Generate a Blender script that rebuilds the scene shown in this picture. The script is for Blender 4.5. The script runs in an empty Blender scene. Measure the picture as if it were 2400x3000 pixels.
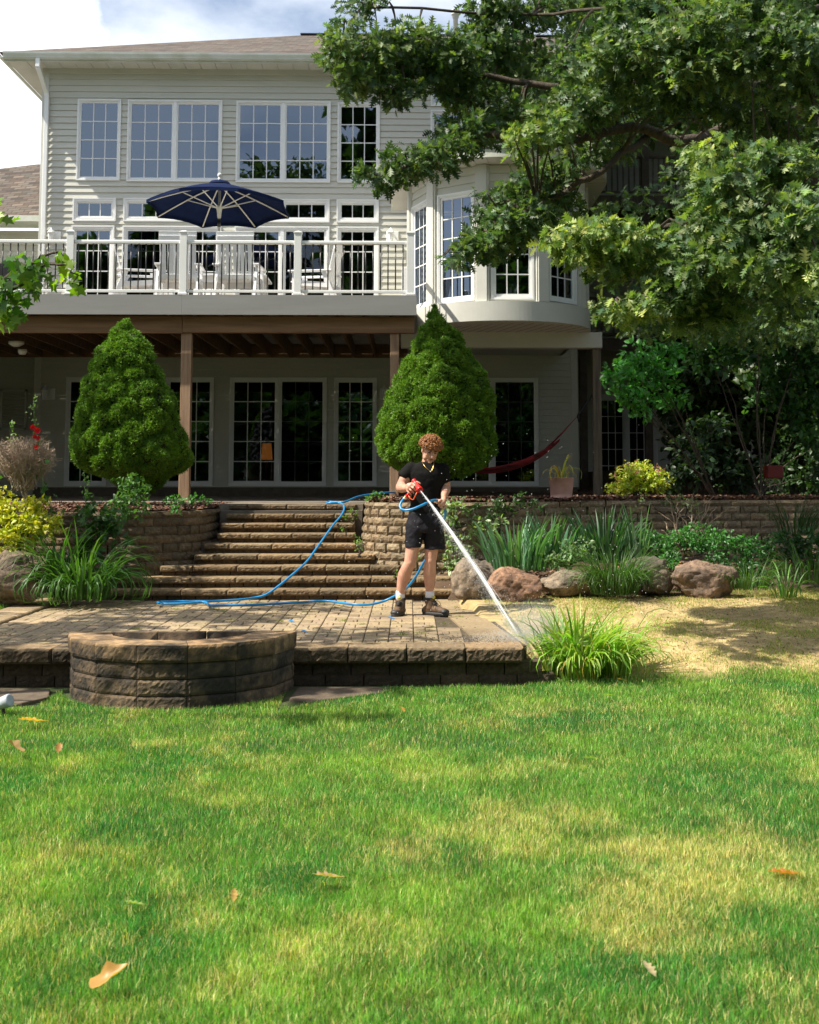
import bpy, math, random
import numpy as np
from mathutils import Vector, Matrix, Euler
random.seed(7); RNG = np.random.default_rng(7)
R = math.radians
scene = bpy.context.scene
col = scene.collection

# ------------------------------------------------------------------ camera
EYE = Vector((0, 0, 1.32)); F = 3600.0; PX, PY = 1275.0, 1100.0
YAW = -1.2; PITCH = 4.86
cam_d = bpy.data.cameras.new('camera'); cam = bpy.data.objects.new('camera', cam_d); col.objects.link(cam)
cam.location = EYE
cam.rotation_euler = (R(90 + PITCH), 0, R(YAW))
cam_d.sensor_fit = 'VERTICAL'; cam_d.sensor_height = 36; cam_d.sensor_width = 36
cam_d.lens = 36 * F / 3000
cam_d.shift_x = (1200 - PX) / 3000; cam_d.shift_y = (PY - 1500) / 3000
cam_d.clip_start = 0.1; cam_d.clip_end = 2000
cam_d.dof.use_dof = True; cam_d.dof.focus_distance = 13.5; cam_d.dof.aperture_fstop = 6.3
scene.camera = cam
CR = cam.rotation_euler.to_matrix()
CRi = CR.transposed()
def at(px, py, Y):
    "photo pixel -> world point on the plane at depth Y"
    d = CR @ Vector(((px - PX) / F, (PY - py) / F, -1))
    return EYE + d * (Y / d.y)
def S(Y): return F / Y
# ------------------------------------------------------------------ world, sun
_e = (CR @ Vector(((395 - PX) / F, (PY - 40) / F, -1))).normalized(); _c = (CR @ Vector(((-150 - PX) / F, (PY - 330) / F, -1))).normalized(); CLOUD_A = _e.dot(_c) + .010
SUN = Vector((-0.56, -0.165, 0.80)).normalized()
w = bpy.data.worlds.new('World'); scene.world = w; w.use_nodes = True
nt = w.node_tree; N = nt.nodes; Lk = nt.links; N.clear()
wo = N.new('ShaderNodeOutputWorld'); bg = N.new('ShaderNodeBackground'); bg.inputs[1].default_value = 0.10
sky = N.new('ShaderNodeTexSky'); sky.sky_type = 'NISHITA'; sky.sun_disc = False
sky.sun_elevation = math.asin(SUN.z); sky.sun_rotation = math.atan2(SUN.x, SUN.y)
sky.air_density = 1.0; sky.dust_density = 2.0; sky.ozone_density = 1.0
tc = N.new('ShaderNodeTexCoord'); mp = N.new('ShaderNodeMapping'); mp.inputs['Scale'].default_value = (1, 1, 2.0)
mp.inputs['Location'].default_value = (0.35, 0.0, 0.1)
no = N.new('ShaderNodeTexNoise'); no.inputs['Scale'].default_value = 2.6; no.inputs['Detail'].default_value = 9; no.inputs['Roughness'].default_value = .55
cr = N.new('ShaderNodeValToRGB'); cr.color_ramp.elements[0].position = .44; cr.color_ramp.elements[1].position = .58
mx = N.new('ShaderNodeMix'); mx.data_type = 'RGBA'
# cloud radiance in the units of the sky texture
mx.inputs[7].default_value = (9.0, 9.2, 9.4, 1)
Lk.new(tc.outputs['Generated'], mp.inputs[0]); Lk.new(mp.outputs[0], no.inputs['Vector']); Lk.new(no.outputs[0], cr.inputs[0])

# one big cumulus low in the sky beyond the left end of the house, thin haze elsewhere
vd = N.new('ShaderNodeVectorMath'); vd.operation = 'DOT_PRODUCT'; cdir = (CR @ Vector(((-150 - PX) / F, (PY - 330) / F, -1))).normalized(); vd.inputs[1].default_value = cdir
Lk.new(tc.outputs['Generated'], vd.inputs[0])
n2 = N.new('ShaderNodeTexNoise'); n2.inputs['Scale'].default_value = 14; n2.inputs['Detail'].default_value = 8; Lk.new(tc.outputs['Generated'], n2.inputs['Vector'])
ma = N.new('ShaderNodeMath'); ma.operation = 'MULTIPLY_ADD'; ma.inputs[1].default_value = .022; Lk.new(n2.outputs[0], ma.inputs[0]); Lk.new(vd.outputs['Value'], ma.inputs[2])
mr = N.new('ShaderNodeMapRange'); mr.inputs[1].default_value = CLOUD_A; mr.inputs[2].default_value = CLOUD_A + .0035; Lk.new(ma.outputs[0], mr.inputs[0])
hz = N.new('ShaderNodeMath'); hz.operation = 'MULTIPLY_ADD'; hz.inputs[1].default_value = .55; hz.inputs[2].default_value = .06; Lk.new(cr.outputs[0], hz.inputs[0])
mm = N.new('ShaderNodeMath'); mm.operation = 'MAXIMUM'; Lk.new(hz.outputs[0], mm.inputs[0]); Lk.new(mr.outputs[0], mm.inputs[1]); Lk.new(mm.outputs[0], mx.inputs[0]); Lk.new(sky.outputs[0], mx.inputs[6]); Lk.new(mx.outputs[2], bg.inputs[0]); Lk.new(bg.outputs[0], wo.inputs[0])
sl = bpy.data.lights.new('sun', 'SUN'); sl.energy = 5.0; sl.angle = R(0.53); sl.color = (1, .93, .80)
so = bpy.data.objects.new('sun', sl); col.objects.link(so); so.rotation_euler = SUN.to_track_quat('Z', 'Y').to_euler(); so.location = (-10, 0, 20)
scene.view_settings.view_transform = 'Standard'; scene.view_settings.look = 'None'; scene.view_settings.gamma = 1
scene.view_settings.use_curve_mapping = False
scene.view_settings.exposure = 0.82
scene.cycles.max_bounces = 8; scene.cycles.transparent_max_bounces = 24; scene.cycles.diffuse_bounces = 3

# ------------------------------------------------------------------ helpers
def tag(o, label=None, cat=None, group=None, kind=None):
    if label: o['label'] = label
    if cat: o['category'] = cat
    if group: o['group'] = group
    if kind: o['kind'] = kind
    return o
def empty(name, loc=(0, 0, 0), label=None, cat=None, group=None, rz=0):
    o = bpy.data.objects.new(name, None); col.objects.link(o); o.location = loc; o.rotation_euler.z = rz
    o.empty_display_size = .1
    return tag(o, label, cat, group)
def link(name, me, m, parent=None, smooth=False):
    o = bpy.data.objects.new(name, me); col.objects.link(o)
    if m is not None:
        me.materials.clear(); me.materials.append(m)
    if smooth:
        me.polygons.foreach_set('use_smooth', [True] * len(me.polygons))
    if parent is not None: o.parent = parent
    return o
class MB:
    def __init__(s): s.v = []; s.f = []; s.uv = []
    def add(s, vs, fs):
        b = len(s.v); s.v += [tuple(v) for v in vs]; s.f += [tuple(i + b for i in f) for f in fs]; return s
    def box(s, x0, x1, y0, y1, z0, z1, M=None):
        vs = [Vector((x, y, z)) for z in (z0, z1) for y in (y0, y1) for x in (x0, x1)]
        if M is not None: vs = [M @ v for v in vs]
        return s.add(vs, [(0, 2, 3, 1), (4, 5, 7, 6), (0, 1, 5, 4), (2, 6, 7, 3), (0, 4, 6, 2), (1, 3, 7, 5)])
    def bar(s, a, b, wx, wz, up=(0, 0, 1)):
        a = Vector(a); b = Vector(b); d = (b - a); L = d.length; d.normalize()
        u = Vector(up); x = d.cross(u)
        if x.length < 1e-4: x = d.cross(Vector((0, 1, 0)))
        x.normalize(); u = x.cross(d)
        M = Matrix((x, d, u)).transposed().to_4x4(); M.translation = a
        return s.box(-wx / 2, wx / 2, 0, L, -wz / 2, wz / 2, M)
    def tube(s, pts, rad, n=8, cap=True):
        pts = [Vector(p) for p in pts]
        if not hasattr(rad, '__len__'): rad = [rad] * len(pts)
        b = len(s.v); up = None
        for i, p in enumerate(pts):
            t = (pts[min(i + 1, len(pts) - 1)] - pts[max(i - 1, 0)])
            if t.length < 1e-9: t = Vector((0, 0, 1))
            t.normalize()
            if up is None:
                up = t.cross(Vector((0, 0, 1)));
                if up.length < .1: up = t.cross(Vector((1, 0, 0)))
                up.normalize()
            up = (up - t * up.dot(t)).normalized(); w2 = t.cross(up)
            for k in range(n):
                a = 2 * math.pi * k / n
                s.v.append(tuple(p + (up * math.cos(a) + w2 * math.sin(a)) * rad[i]))
        for i in range(len(pts) - 1):
            for k in range(n):
                s.f.append((b + i * n + k, b + i * n + (k + 1) % n, b + (i + 1) * n + (k + 1) % n, b + (i + 1) * n + k))
        if cap:
            s.f.append(tuple(b + k for k in range(n))[::-1]); e = b + (len(pts) - 1) * n; s.f.append(tuple(e + k for k in range(n)))
        return s
    def lathe(s, prof, n=24, c=(0, 0, 0), M=None):
        b = len(s.v); c = Vector(c)
        for r, z in prof:
            for k in range(n):
                a = 2 * math.pi * k / n; p = Vector((r * math.cos(a), r * math.sin(a), z))
                if M is not None: p = M @ p
                s.v.append(tuple(p + c))
        for i in range(len(prof) - 1):
            for k in range(n):
                s.f.append((b + i * n + k, b + i * n + (k + 1) % n, b + (i + 1) * n + (k + 1) % n, b + (i + 1) * n + k))
        return s
    def ell(s, c, r, n=12, m=8, M=None):
        prof = [(math.cos(a), math.sin(a)) for a in np.linspace(-math.pi / 2 + .02, math.pi / 2 - .02, m)]
        b = len(s.v)
        c = Vector(c)
        for q, z in prof:
            for k in range(n):
                a = 2 * math.pi * k / n
                p = Vector((r[0] * q * math.cos(a), r[1] * q * math.sin(a), r[2] * z))
                if M is not None: p = M @ p
                s.v.append(tuple(p + c))
        for i in range(m - 1):
            for k in range(n):
                s.f.append((b + i * n + k, b + i * n + (k + 1) % n, b + (i + 1) * n + (k + 1) % n, b + (i + 1) * n + k))
        s.f.append(tuple(b + k for k in range(n))[::-1]); e = b + (m - 1) * n; s.f.append(tuple(e + k for k in range(n)))
        return s
    def poly(s, pts, z0, z1):
        "vertical prism of an outline"
        n = len(pts)
        vs = [(p[0], p[1], z0) for p in pts] + [(p[0], p[1], z1) for p in pts]
        return s.add(vs, [tuple(range(n))[::-1], tuple(range(n, 2 * n))] + [(i, (i + 1) % n, n + (i + 1) % n, n + i) for i in range(n)])
    def xf(s, M, start=0):
        for i in range(start, len(s.v)): s.v[i] = tuple(M @ Vector(s.v[i]))
        return s
    def build(s, name, m, parent=None, smooth=False, bevel=0, seg=1, world=True):
        me = bpy.data.meshes.new(name)
        v = s.v
        if parent is not None and world and parent.type == 'EMPTY' and parent.parent is None:
            Mi = (Matrix.Translation(parent.location) @ parent.rotation_euler.to_matrix().to_4x4()).inverted()
            v = [tuple(Mi @ Vector(p)) for p in v]
        elif parent is not None and world and parent.parent is not None and parent.parent.type == 'EMPTY':
            pp = parent.parent
            Mi = (Matrix.Translation(pp.location) @ pp.rotation_euler.to_matrix().to_4x4()).inverted()
            v = [tuple(Mi @ Vector(p)) for p in v]
        me.from_pydata(v, [], s.f); me.update()
        o = link(name, me, m, parent, smooth)
        if bevel:
            b = o.modifiers.new('b', 'BEVEL'); b.width = bevel; b.segments = seg; b.limit_method = 'ANGLE'; b.angle_limit = R(40)
            b.harden_normals = False
        return o
def npmesh(name, V, faces, m, parent=None, colr=None, smooth=False):
    "V (n,3); faces: list of (m,k) int arrays; colr (n,3) per-vertex colour"
    V = np.asarray(V, dtype=np.float32)
    if parent is not None:
        pr = parent if parent.parent is None else parent.parent
        V = V - np.array(pr.location, dtype=np.float32)
    me = bpy.data.meshes.new(name)
    me.vertices.add(len(V)); me.vertices.foreach_set('co', V.ravel())
    faces = [np.asarray(f, dtype=np.int32) for f in faces if len(f)]
    loops = np.concatenate([f.ravel() for f in faces]); sizes = np.concatenate([np.full(len(f), f.shape[1], dtype=np.int32) for f in faces])
    me.loops.add(len(loops)); me.loops.foreach_set('vertex_index', loops)
    me.polygons.add(len(sizes)); st = np.concatenate([[0], np.cumsum(sizes)[:-1]]).astype(np.int32)
    me.polygons.foreach_set('loop_start', st)
    me.update(calc_edges=True); me.validate()
    if colr is not None:
        a = me.color_attributes.new('Col', 'FLOAT_COLOR', 'POINT')
        c4 = np.ones((len(V), 4), dtype=np.float32); c4[:, :3] = colr; a.data.foreach_set('color', c4.ravel())
    return link(name, me, m, parent, smooth)
# value noise
_P = np.random.default_rng(3).random((64, 64, 64)).astype(np.float32)
def vnoise(x, y, z=0.0, s=1.0):
    x = np.asarray(x, float) * s + 500; y = np.asarray(y, float) * s + 500; z = np.asarray(z, float) * s + 500 + 0 * x
    xi, yi, zi = np.floor(x).astype(int), np.floor(y).astype(int), np.floor(z).astype(int)
    fx, fy, fz = x - xi, y - yi, z - zi
    fx, fy, fz = [t * t * (3 - 2 * t) for t in (fx, fy, fz)]
    def g(a, b, c): return _P[(xi + a) % 64, (yi + b) % 64, (zi + c) % 64]
    r = 0
    for a in (0, 1):
        for b in (0, 1):
            for c in (0, 1):
                r = r + g(a, b, c) * (fx if a else 1 - fx) * (fy if b else 1 - fy) * (fz if c else 1 - fz)
    return r
def fbm(x, y, z=0.0, s=1.0, o=3):
    r = 0; a = .5; t = 0
    for i in range(o): r = r + a * vnoise(x, y, z, s * 2 ** i); t += a; a *= .5
    return r / t
# ------------------------------------------------------------------ materials
def mat(name, c1, c2=None, rough=.6, nscale=5.0, bump=0.0, bscale=None, spec=.5, attr=False, metal=0, stretch=None, trans=0, dist=.01, c3=None, s3=1.5, thr=(.45, .65), coord='Object', detail=5, sheen=0, sss=0, tint=(1.5, 1.6, .5)):
    m = bpy.data.materials.new(name); m.use_nodes = True; nt = m.node_tree; N = nt.nodes; L = nt.links
    p = N['Principled BSDF']; p.inputs['Roughness'].default_value = rough; p.inputs['Specular IOR Level'].default_value = spec
    p.inputs['Metallic'].default_value = metal
    if sss: p.inputs['Subsurface Weight'].default_value = sss; p.inputs['Subsurface Radius'].default_value = (.02, .008, .004)
    tc = N.new('ShaderNodeTexCoord'); mp = N.new('ShaderNodeMapping'); L.new(tc.outputs[coord], mp.inputs[0])
    if stretch: mp.inputs['Scale'].default_value = stretch
    def noise(sc, det=detail, ro=.6):
        n = N.new('ShaderNodeTexNoise'); n.inputs['Scale'].default_value = sc; n.inputs['Detail'].default_value = det; n.inputs['Roughness'].default_value = ro
        L.new(mp.outputs[0], n.inputs['Vector']); return n.outputs[0]
    def ramp(src, a, b):
        r = N.new('ShaderNodeMapRange'); r.inputs[1].default_value = a; r.inputs[2].default_value = b; L.new(src, r.inputs[0]); return r.outputs[0]
    def mix(f, a, b, mode='MIX'):
        x = N.new('ShaderNodeMix'); x.data_type = 'RGBA'; x.blend_type = mode
        for sock, v in ((0, f), (6, a), (7, b)):
            if hasattr(v, 'is_linked') or hasattr(v, 'links'): L.new(v, x.inputs[sock])
            elif sock == 0: x.inputs[0].default_value = v
            else: x.inputs[sock].default_value = (*v, 1)
        return x.outputs[2]
    out = None
    if c2 is not None: out = mix(ramp(noise(nscale), .35, .65), c1, c2)
    if c3 is not None: out = mix(ramp(noise(s3, 4), *thr), out if out is not None else c1, c3)
    if attr:
        a = N.new('ShaderNodeAttribute'); a.attribute_name = 'Col'
        out = a.outputs[0] if out is None else mix(1.0, out, a.outputs[0], 'MULTIPLY')
    if out is None: p.inputs['Base Color'].default_value = (*c1, 1)
    else: L.new(out, p.inputs['Base Color'])
    if bump:
        b = N.new('ShaderNodeBump'); b.inputs['Strength'].default_value = bump; b.inputs['Distance'].default_value = dist
        L.new(noise(bscale or nscale * 3, 6, .65), b.inputs['Height']); L.new(b.outputs[0], p.inputs['Normal'])
    if trans:
        t = N.new('ShaderNodeBsdfTranslucent'); ms = N.new('ShaderNodeMixShader'); ms.inputs[0].default_value = trans
        if out is not None:
            L.new(mix(1.0, out, tint, 'MULTIPLY'), t.inputs[0])
        else: t.inputs[0].default_value = (min(1, c1[0] * 1.5), min(1, c1[1] * 1.6), c1[2] * .5, 1)
        L.new(p.outputs[0], ms.inputs[1]); L.new(t.outputs[0], ms.inputs[2]); L.new(ms.outputs[0], N['Material Output'].inputs[0])
    m['noise'] = 1
    return m
M = {}
M['siding'] = mat('siding', (.565, .56, .495), (.52, .52, .455), .55, 1.3, .12, 60, stretch=(1, 1, 3), dist=.002)
M['white'] = mat('white_trim', (.84, .85, .84), (.79, .80, .79), .45, 3, 0)
M['soffit'] = mat('soffit_white', (.62, .61, .56), (.56, .55, .50), .55, 2, 0)
M['trim'] = mat('trim_beige', (.60, .60, .55), (.55, .55, .50), .5, 2, 0)
M['gutter'] = mat('gutter_white', (.66, .68, .64), (.52, .55, .46), .4, 3, 0)
M['fascia'] = mat('deck_fascia_paint', (.30, .30, .29), (.26, .26, .25), .5, 2, .3, 40, stretch=(.3, 3, 3), dist=.002)
M['beam'] = mat('stained_beam_wood', (.27, .15, .065), (.15, .08, .035), .65, 3, .4, 30, stretch=(.25, 4, 4), dist=.004, c3=(.13, .09, .05), s3=1.0, thr=(.5, .75))
M['post'] = mat('post_wood', (.38, .25, .15), (.22, .135, .08), .75, 5, .5, 30, stretch=(4, 4, .3), dist=.004)
M['greywood'] = mat('weathered_wood', (.17, .14, .10), (.08, .065, .05), .8, 5, .5, 30, stretch=(4, 4, .3), dist=.004)
M['darkwood'] = mat('dark_porch_wood', (.13, .10, .075), (.06, .045, .035), .75, 4, .4, 20, dist=.004)
M['deckboard'] = mat('deck_boards', (.30, .27, .22), (.2, .17, .14), .7, 4, .3, 20)
M['muntin'] = mat('grille_white', (.74, .75, .74), None, .4)
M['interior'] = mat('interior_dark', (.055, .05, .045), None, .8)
M['black'] = mat('black_metal', (.02, .02, .022), None, .35)
M['plastic_w'] = mat('white_furniture_plastic', (.80, .81, .82), (.74, .75, .77), .4, 3)
M['navy'] = mat('navy_canvas', (.006, .012, .045), (.008, .017, .06), .9, 8, .2, 300, dist=.001, spec=.08)
M['alu'] = mat('cream_metal', (.72, .70, .62), None, .35)
M['concrete'] = mat('terrace_concrete', (.24, .20, .15), (.16, .13, .095), .85, 14, .4, 90, c3=(.07, .06, .05), s3=1.6)
M['foundation'] = mat('foundation_block', (.13, .11, .085), (.09, .075, .06), .85, 8, .4, 60)
M['block'] = mat('split_face_block', (.29, .225, .145), (.145, .105, .065), .85, 26, 1.0, 55, attr=True, dist=.016, c3=(.10, .08, .05), s3=3.5, thr=(.55, .8), detail=6)
M['paver'] = mat('concrete_paver', (.37, .285, .17), (.245, .185, .11), .8, 30, .5, 120, attr=True, dist=.004, c3=(.16, .12, .075), s3=1.3, thr=(.55, .75))
M['joint'] = mat('joint_sand', (.10, .075, .045), (.05, .035, .02), .9, 20, .5, 60)
M['ringblock'] = mat('fire_ring_block', (.235, .175, .11), (.07, .055, .04), .85, 14, 1.0, 100, attr=True, dist=.007, c3=(.022, .019, .014), s3=3.2, thr=(.40, .62), detail=7)
M['flag'] = mat('flagstone', (.13, .095, .06), (.075, .055, .035), .8, 8, .6, 40)
M['mulch'] = mat('mulch', (.13, .06, .035), (.04, .022, .015), .9, 30, 1, 60, dist=.03)
M['glass'] = None
M['leaf'] = mat('leaf_green', (1, 1, 1), None, .42, attr=True, trans=.38, spec=.45)
M['oakleaf'] = mat('oak_leaf_green', (1, 1, 1), None, .46, attr=True, trans=.36, spec=.32)
M['needle'] = mat('spruce_needles', (1, 1, 1), None, .55, attr=True, trans=.20, spec=.35)
M['grass'] = mat('grass_blades', (1, 1, 1), None, .45, attr=True, trans=.40, spec=.35, tint=(1.45, 1.5, .45))
M['core'] = mat('spruce_inner_twigs', (.018, .022, .008), (.03, .02, .01), .9, 20, .5, 40)
M['bark'] = mat('bark', (.10, .075, .05), (.045, .035, .025), .9, 12, 1, 30, stretch=(3, 3, .6), dist=.02)
M['rock'] = mat('boulder_stone', (.30, .235, .175), (.10, .08, .06), .85, 13, 1.0, 26, attr=True, c3=(.10, .085, .07), s3=3, dist=.02, detail=8)
def glass_mat(name, refl, tint, tr):
    m = bpy.data.materials.new(name); m.use_nodes = True; N = m.node_tree.nodes; L = m.node_tree.links; N.clear()
    o = N.new('ShaderNodeOutputMaterial'); g = N.new('ShaderNodeBsdfGlossy'); g.inputs['Roughness'].default_value = .012; g.inputs['Color'].default_value = (.64, .78, 1, 1)
    t = N.new('ShaderNodeBsdfTransparent'); t.inputs[0].default_value = (*tint, 1)
    ms = N.new('ShaderNodeMixShader'); fr = N.new('ShaderNodeFresnel'); fr.inputs[0].default_value = 1.5
    ad = N.new('ShaderNodeMath'); ad.operation = 'ADD'; ad.inputs[1].default_value = refl; ad.use_clamp = True
    tcx = N.new('ShaderNodeTexCoord'); nn = N.new('ShaderNodeTexNoise'); nn.inputs['Scale'].default_value = 1.6; nn.inputs['Detail'].default_value = 1
    bb = N.new('ShaderNodeBump'); bb.inputs['Strength'].default_value = .05; bb.inputs['Distance'].default_value = .02
    L.new(tcx.outputs['Object'], nn.inputs['Vector']); L.new(nn.outputs[0], bb.inputs['Height']); L.new(bb.outputs[0], g.inputs['Normal'])
    L.new(fr.outputs[0], ad.inputs[0]); L.new(ad.outputs[0], ms.inputs[0]); L.new(t.outputs[0], ms.inputs[1]); L.new(g.outputs[0], ms.inputs[2]); L.new(ms.outputs[0], o.inputs[0])
    return m
M['glass'] = glass_mat('window_glass', .13, (.5, .53, .55), 1)
M['glass_low'] = glass_mat('door_glass', .075, (.45, .47, .45), 1)
M['screen'] = glass_mat('insect_screen', .0, (.35, .35, .35), 1)
# shingles
def shingle_mat():
    m = bpy.data.materials.new('asphalt_shingles'); m.use_nodes = True; nt = m.node_tree; N = nt.nodes; L = nt.links; p = N['Principled BSDF']
    p.inputs['Roughness'].default_value = .9
    uv = N.new('ShaderNodeUVMap'); uv.uv_map = 'UVMap'
    br = N.new('ShaderNodeTexBrick'); br.inputs['Scale'].default_value = 1; br.inputs['Brick Width'].default_value = .27; br.inputs['Row Height'].default_value = .14
    br.inputs['Mortar Size'].default_value = .010; br.inputs['Color1'].default_value = (0, 0, 0, 1); br.inputs['Color2'].default_value = (1, 1, 1, 1); br.inputs['Mortar'].default_value = (0, 0, 0, 1)
    L.new(uv.outputs[0], br.inputs['Vector'])
    rp = N.new('ShaderNodeValToRGB'); e = rp.color_ramp.elements; e[0].position = 0; e[0].color = (.05, .04, .033, 1); e[1].position = 1; e[1].color = (.20, .155, .12, 1)
    for pos, c in ((.3, (.12, .08, .06, 1)), (.55, (.14, .11, .085, 1)), (.75, (.10, .09, .075, 1))):
        x = e.new(pos); x.color = c
    L.new(br.outputs['Color'], rp.inputs[0])
    nz = N.new('ShaderNodeTexNoise'); nz.inputs['Scale'].default_value = 60; L.new(uv.outputs[0], nz.inputs['Vector'])
    mx = N.new('ShaderNodeMix'); mx.data_type = 'RGBA'; mx.blend_type = 'MULTIPLY'; mx.inputs[0].default_value = .5
    L.new(rp.outputs[0], mx.inputs[6]); L.new(nz.outputs[0], mx.inputs[7]); L.new(mx.outputs[2], p.inputs['Base Color'])
    bp = N.new('ShaderNodeBump'); bp.inputs['Distance'].default_value = .01; bp.inputs['Strength'].default_value = .8; bp.invert = True
    L.new(br.outputs['Fac'], bp.inputs['Height']); L.new(bp.outputs[0], p.inputs['Normal'])
    return m
M['shingle'] = shingle_mat()
def uvquad(name, quads, m, parent):
    off = Vector(parent.location)
    "quads: list of (4 pts); uv in metres along the slope"
    me = bpy.data.meshes.new(name); vs = []; fs = []; uvs = []
    for q in quads:
        q = [Vector(p) for p in q]; b = len(vs); n = (q[1] - q[0]).cross(q[-1] - q[0]).normalized()
        h = Vector((0, 0, 1)).cross(n)
        if h.length < .01: h = Vector((1, 0, 0))
        h.normalize(); u2 = n.cross(h)
        vs += [tuple(p - off) for p in q]; fs.append(tuple(range(b, b + len(q)))); uvs += [(p.dot(h), p.dot(u2)) for p in q]
    me.from_pydata(vs, [], fs); l = me.uv_layers.new(name='UVMap')
    for i, lp in enumerate(me.loops): l.data[i].uv = uvs[lp.vertex_index]
    me.update()
    o = link(name, me, m, parent)
    return o
# ------------------------------------------------------------------ levels
WALL = 24.0; TERR = 1.01; DECK = 4.0; PATIO = 0.0; LAWN = -0.30
def groundz(x, y):
    x = np.asarray(x, float); y = np.asarray(y, float)
    def sm(a, b, t): t = np.clip((t - a) / (b - a), 0, 1); return t * t * (3 - 2 * t)
    base = LAWN + 0 * x
    right = LAWN + .22 * sm(9.8, 11.0, y) + .17 * sm(10.6, 13.2, y) + .22 * sm(13.2, 15, y)
    left = LAWN + .30 * sm(9.9, 11.0, y) + .1 * sm(13, 14, y)
    z = np.where(x > .2, right, np.where(x < -3.3, left, base))
    z = np.where((x >= -4.1) & (x <= .86 - (y - 9.9) * .095) & (y > 9.95) & (y < 13.9), -.045, z)
    z = z + (fbm(x, y, 0, .8) - .5) * .05 * sm(2, 5, y) * np.where((x > -4.3) & (x < 1.3) & (y > 9.9), 0, 1)
    far = sm(19, 24, y) * (1.0) * (np.abs(x) > -1)
    z = z + far * (np.where(x > 4, 1.2, .8))
    return z
# ground sheet
gx = np.unique(np.concatenate([np.linspace(-400, -12, 12), np.linspace(-12, -5, 15), np.arange(-5, 8, .10), np.linspace(8, 20, 20), np.linspace(20, 400, 12)]))
gy = np.unique(np.concatenate([np.linspace(-400, -10, 10), np.linspace(-10, 2.5, 8), np.arange(2.5, 18, .10), np.linspace(18, 30, 10), np.linspace(30, 500, 12)]))
GX, GY = np.meshgrid(gx, gy); GZ = groundz(GX, GY)
V = np.stack([GX.ravel(), GY.ravel(), GZ.ravel()], 1); nx, ny = len(gx), len(gy)
I = np.arange(nx * ny).reshape(ny, nx); FQ = np.stack([I[:-1, :-1], I[:-1, 1:], I[1:, 1:], I[1:, :-1]], -1).reshape(-1, 4)
def lawnmask(x, y):
    "1 where grass grows thickly"
    e = 10.15 + (fbm(x, y, 3, 1.2) - .5) * .35 + np.where(x > 2.6, .10, 0)
    return np.where(x > .2, np.clip((e - y) / .25, 0, 1), np.where(x < -3.9, 1.0, 1.0))
def drymask(x, y):
    n = fbm(x, y * .7, 9, 2.6, 4)
    b = np.exp(-((x - .75) / 1.0) ** 2) * np.exp(-((y - 5.4) / 1.6) ** 2)
    return np.clip((n - .57 + .17 * b * (y > 4.3)) * 2.2, 0, .6)
xx, yy = V[:, 0], V[:, 1]
lm = lawnmask(xx, yy)[:, None]; dm = drymask(xx, yy)[:, None]; rr = fbm(xx, yy, 0, 3)[:, None]
soil = np.array([[.54, .41, .19]]) * (.62 + .75 * fbm(xx, yy, 4, 5, 4)[:, None]); gr = np.array([[.045, .075, .015]]) * (1 - dm) + np.array([[.24, .19, .075]]) * dm
bedm = np.clip((yy - 13.0 - .25 * np.sin(xx * 2)) / .3, 0, 1)[:, None]
soil = soil * (1 - bedm) + np.array([[.10, .06, .035]]) * bedm
M['ground'] = mat('lawn_ground', (1, 1, 1), (.62, .6, .55), .95, 9, .8, 45, attr=True, dist=.03, detail=8)
g = npmesh('lawn_ground', V, [FQ], M['ground'], None, soil * (1 - lm) + gr * lm, True); tag(g, kind='structure')
# ------------------------------------------------------------------ patio
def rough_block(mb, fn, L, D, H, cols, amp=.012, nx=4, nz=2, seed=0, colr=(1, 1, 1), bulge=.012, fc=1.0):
    "front face (v=0) rough. fn maps local (u,v,w) -> world"
    rs = np.random.default_rng(seed); b = len(mb.v)
    for j in range(nz + 1):
        for i in range(nx + 1):
            u = i / nx; wv = j / nz
            edge = (i in (0, nx)) or (j in (0, nz))
            d = (rs.uniform(0, .25) if edge else rs.uniform(-.2, 1)) * amp + (0 if edge else bulge)
            eu = .003 if i == 0 else (-.003 if i == nx else rs.uniform(-.2, .2) * L / nx)
            mb.v.append(tuple(fn(u * L + eu, -d + (.006 if edge else 0), wv * H + (0 if j in (0, nz) else rs.uniform(-.2, .2) * H / nz))))
    for j in range(nz):
        for i in range(nx):
            a = b + j * (nx + 1) + i; mb.f.append((a, a + 1, a + nx + 2, a + nx + 1))
    c = len(mb.v)
    for p in ((0.003, D, 0), (L - .003, D, 0), (0.003, D, H), (L - .003, D, H)): mb.v.append(tuple(fn(*p)))
    top = [b + nz * (nx + 1) + i for i in range(nx + 1)]; bot = [b + i for i in range(nx + 1)]
    mb.f.append(tuple(top + [c + 3, c + 2])); mb.f.append(tuple(bot[::-1] + [c, c + 1]))
    mb.f.append(tuple([b + j * (nx + 1) for j in range(nz, -1, -1)][::-1][::-1] + [c, c + 2])); mb.f.append(tuple([b + j * (nx + 1) + nx for j in range(nz + 1)] + [c + 3, c + 1]))
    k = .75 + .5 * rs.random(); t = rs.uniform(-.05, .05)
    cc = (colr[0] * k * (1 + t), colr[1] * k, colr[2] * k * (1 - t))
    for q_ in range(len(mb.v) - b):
        top_ = q_ >= (nz) * (nx + 1); f_ = 1.0 if top_ else fc; cols.append((cc[0] * f_, cc[1] * f_, cc[2] * f_))  # front vertices darkened: wet stains, plus shade painted into the colour
def cbuild(mb, cols, name, m, parent=None):
    o = mb.build(name, m, parent)
    a = o.data.color_attributes.new('Col', 'FLOAT_COLOR', 'POINT')
    c4 = np.ones((len(mb.v), 4), dtype=np.float32); c4[:, :3] = np.array(cols); a.data.foreach_set('color', c4.ravel()); return o
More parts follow.
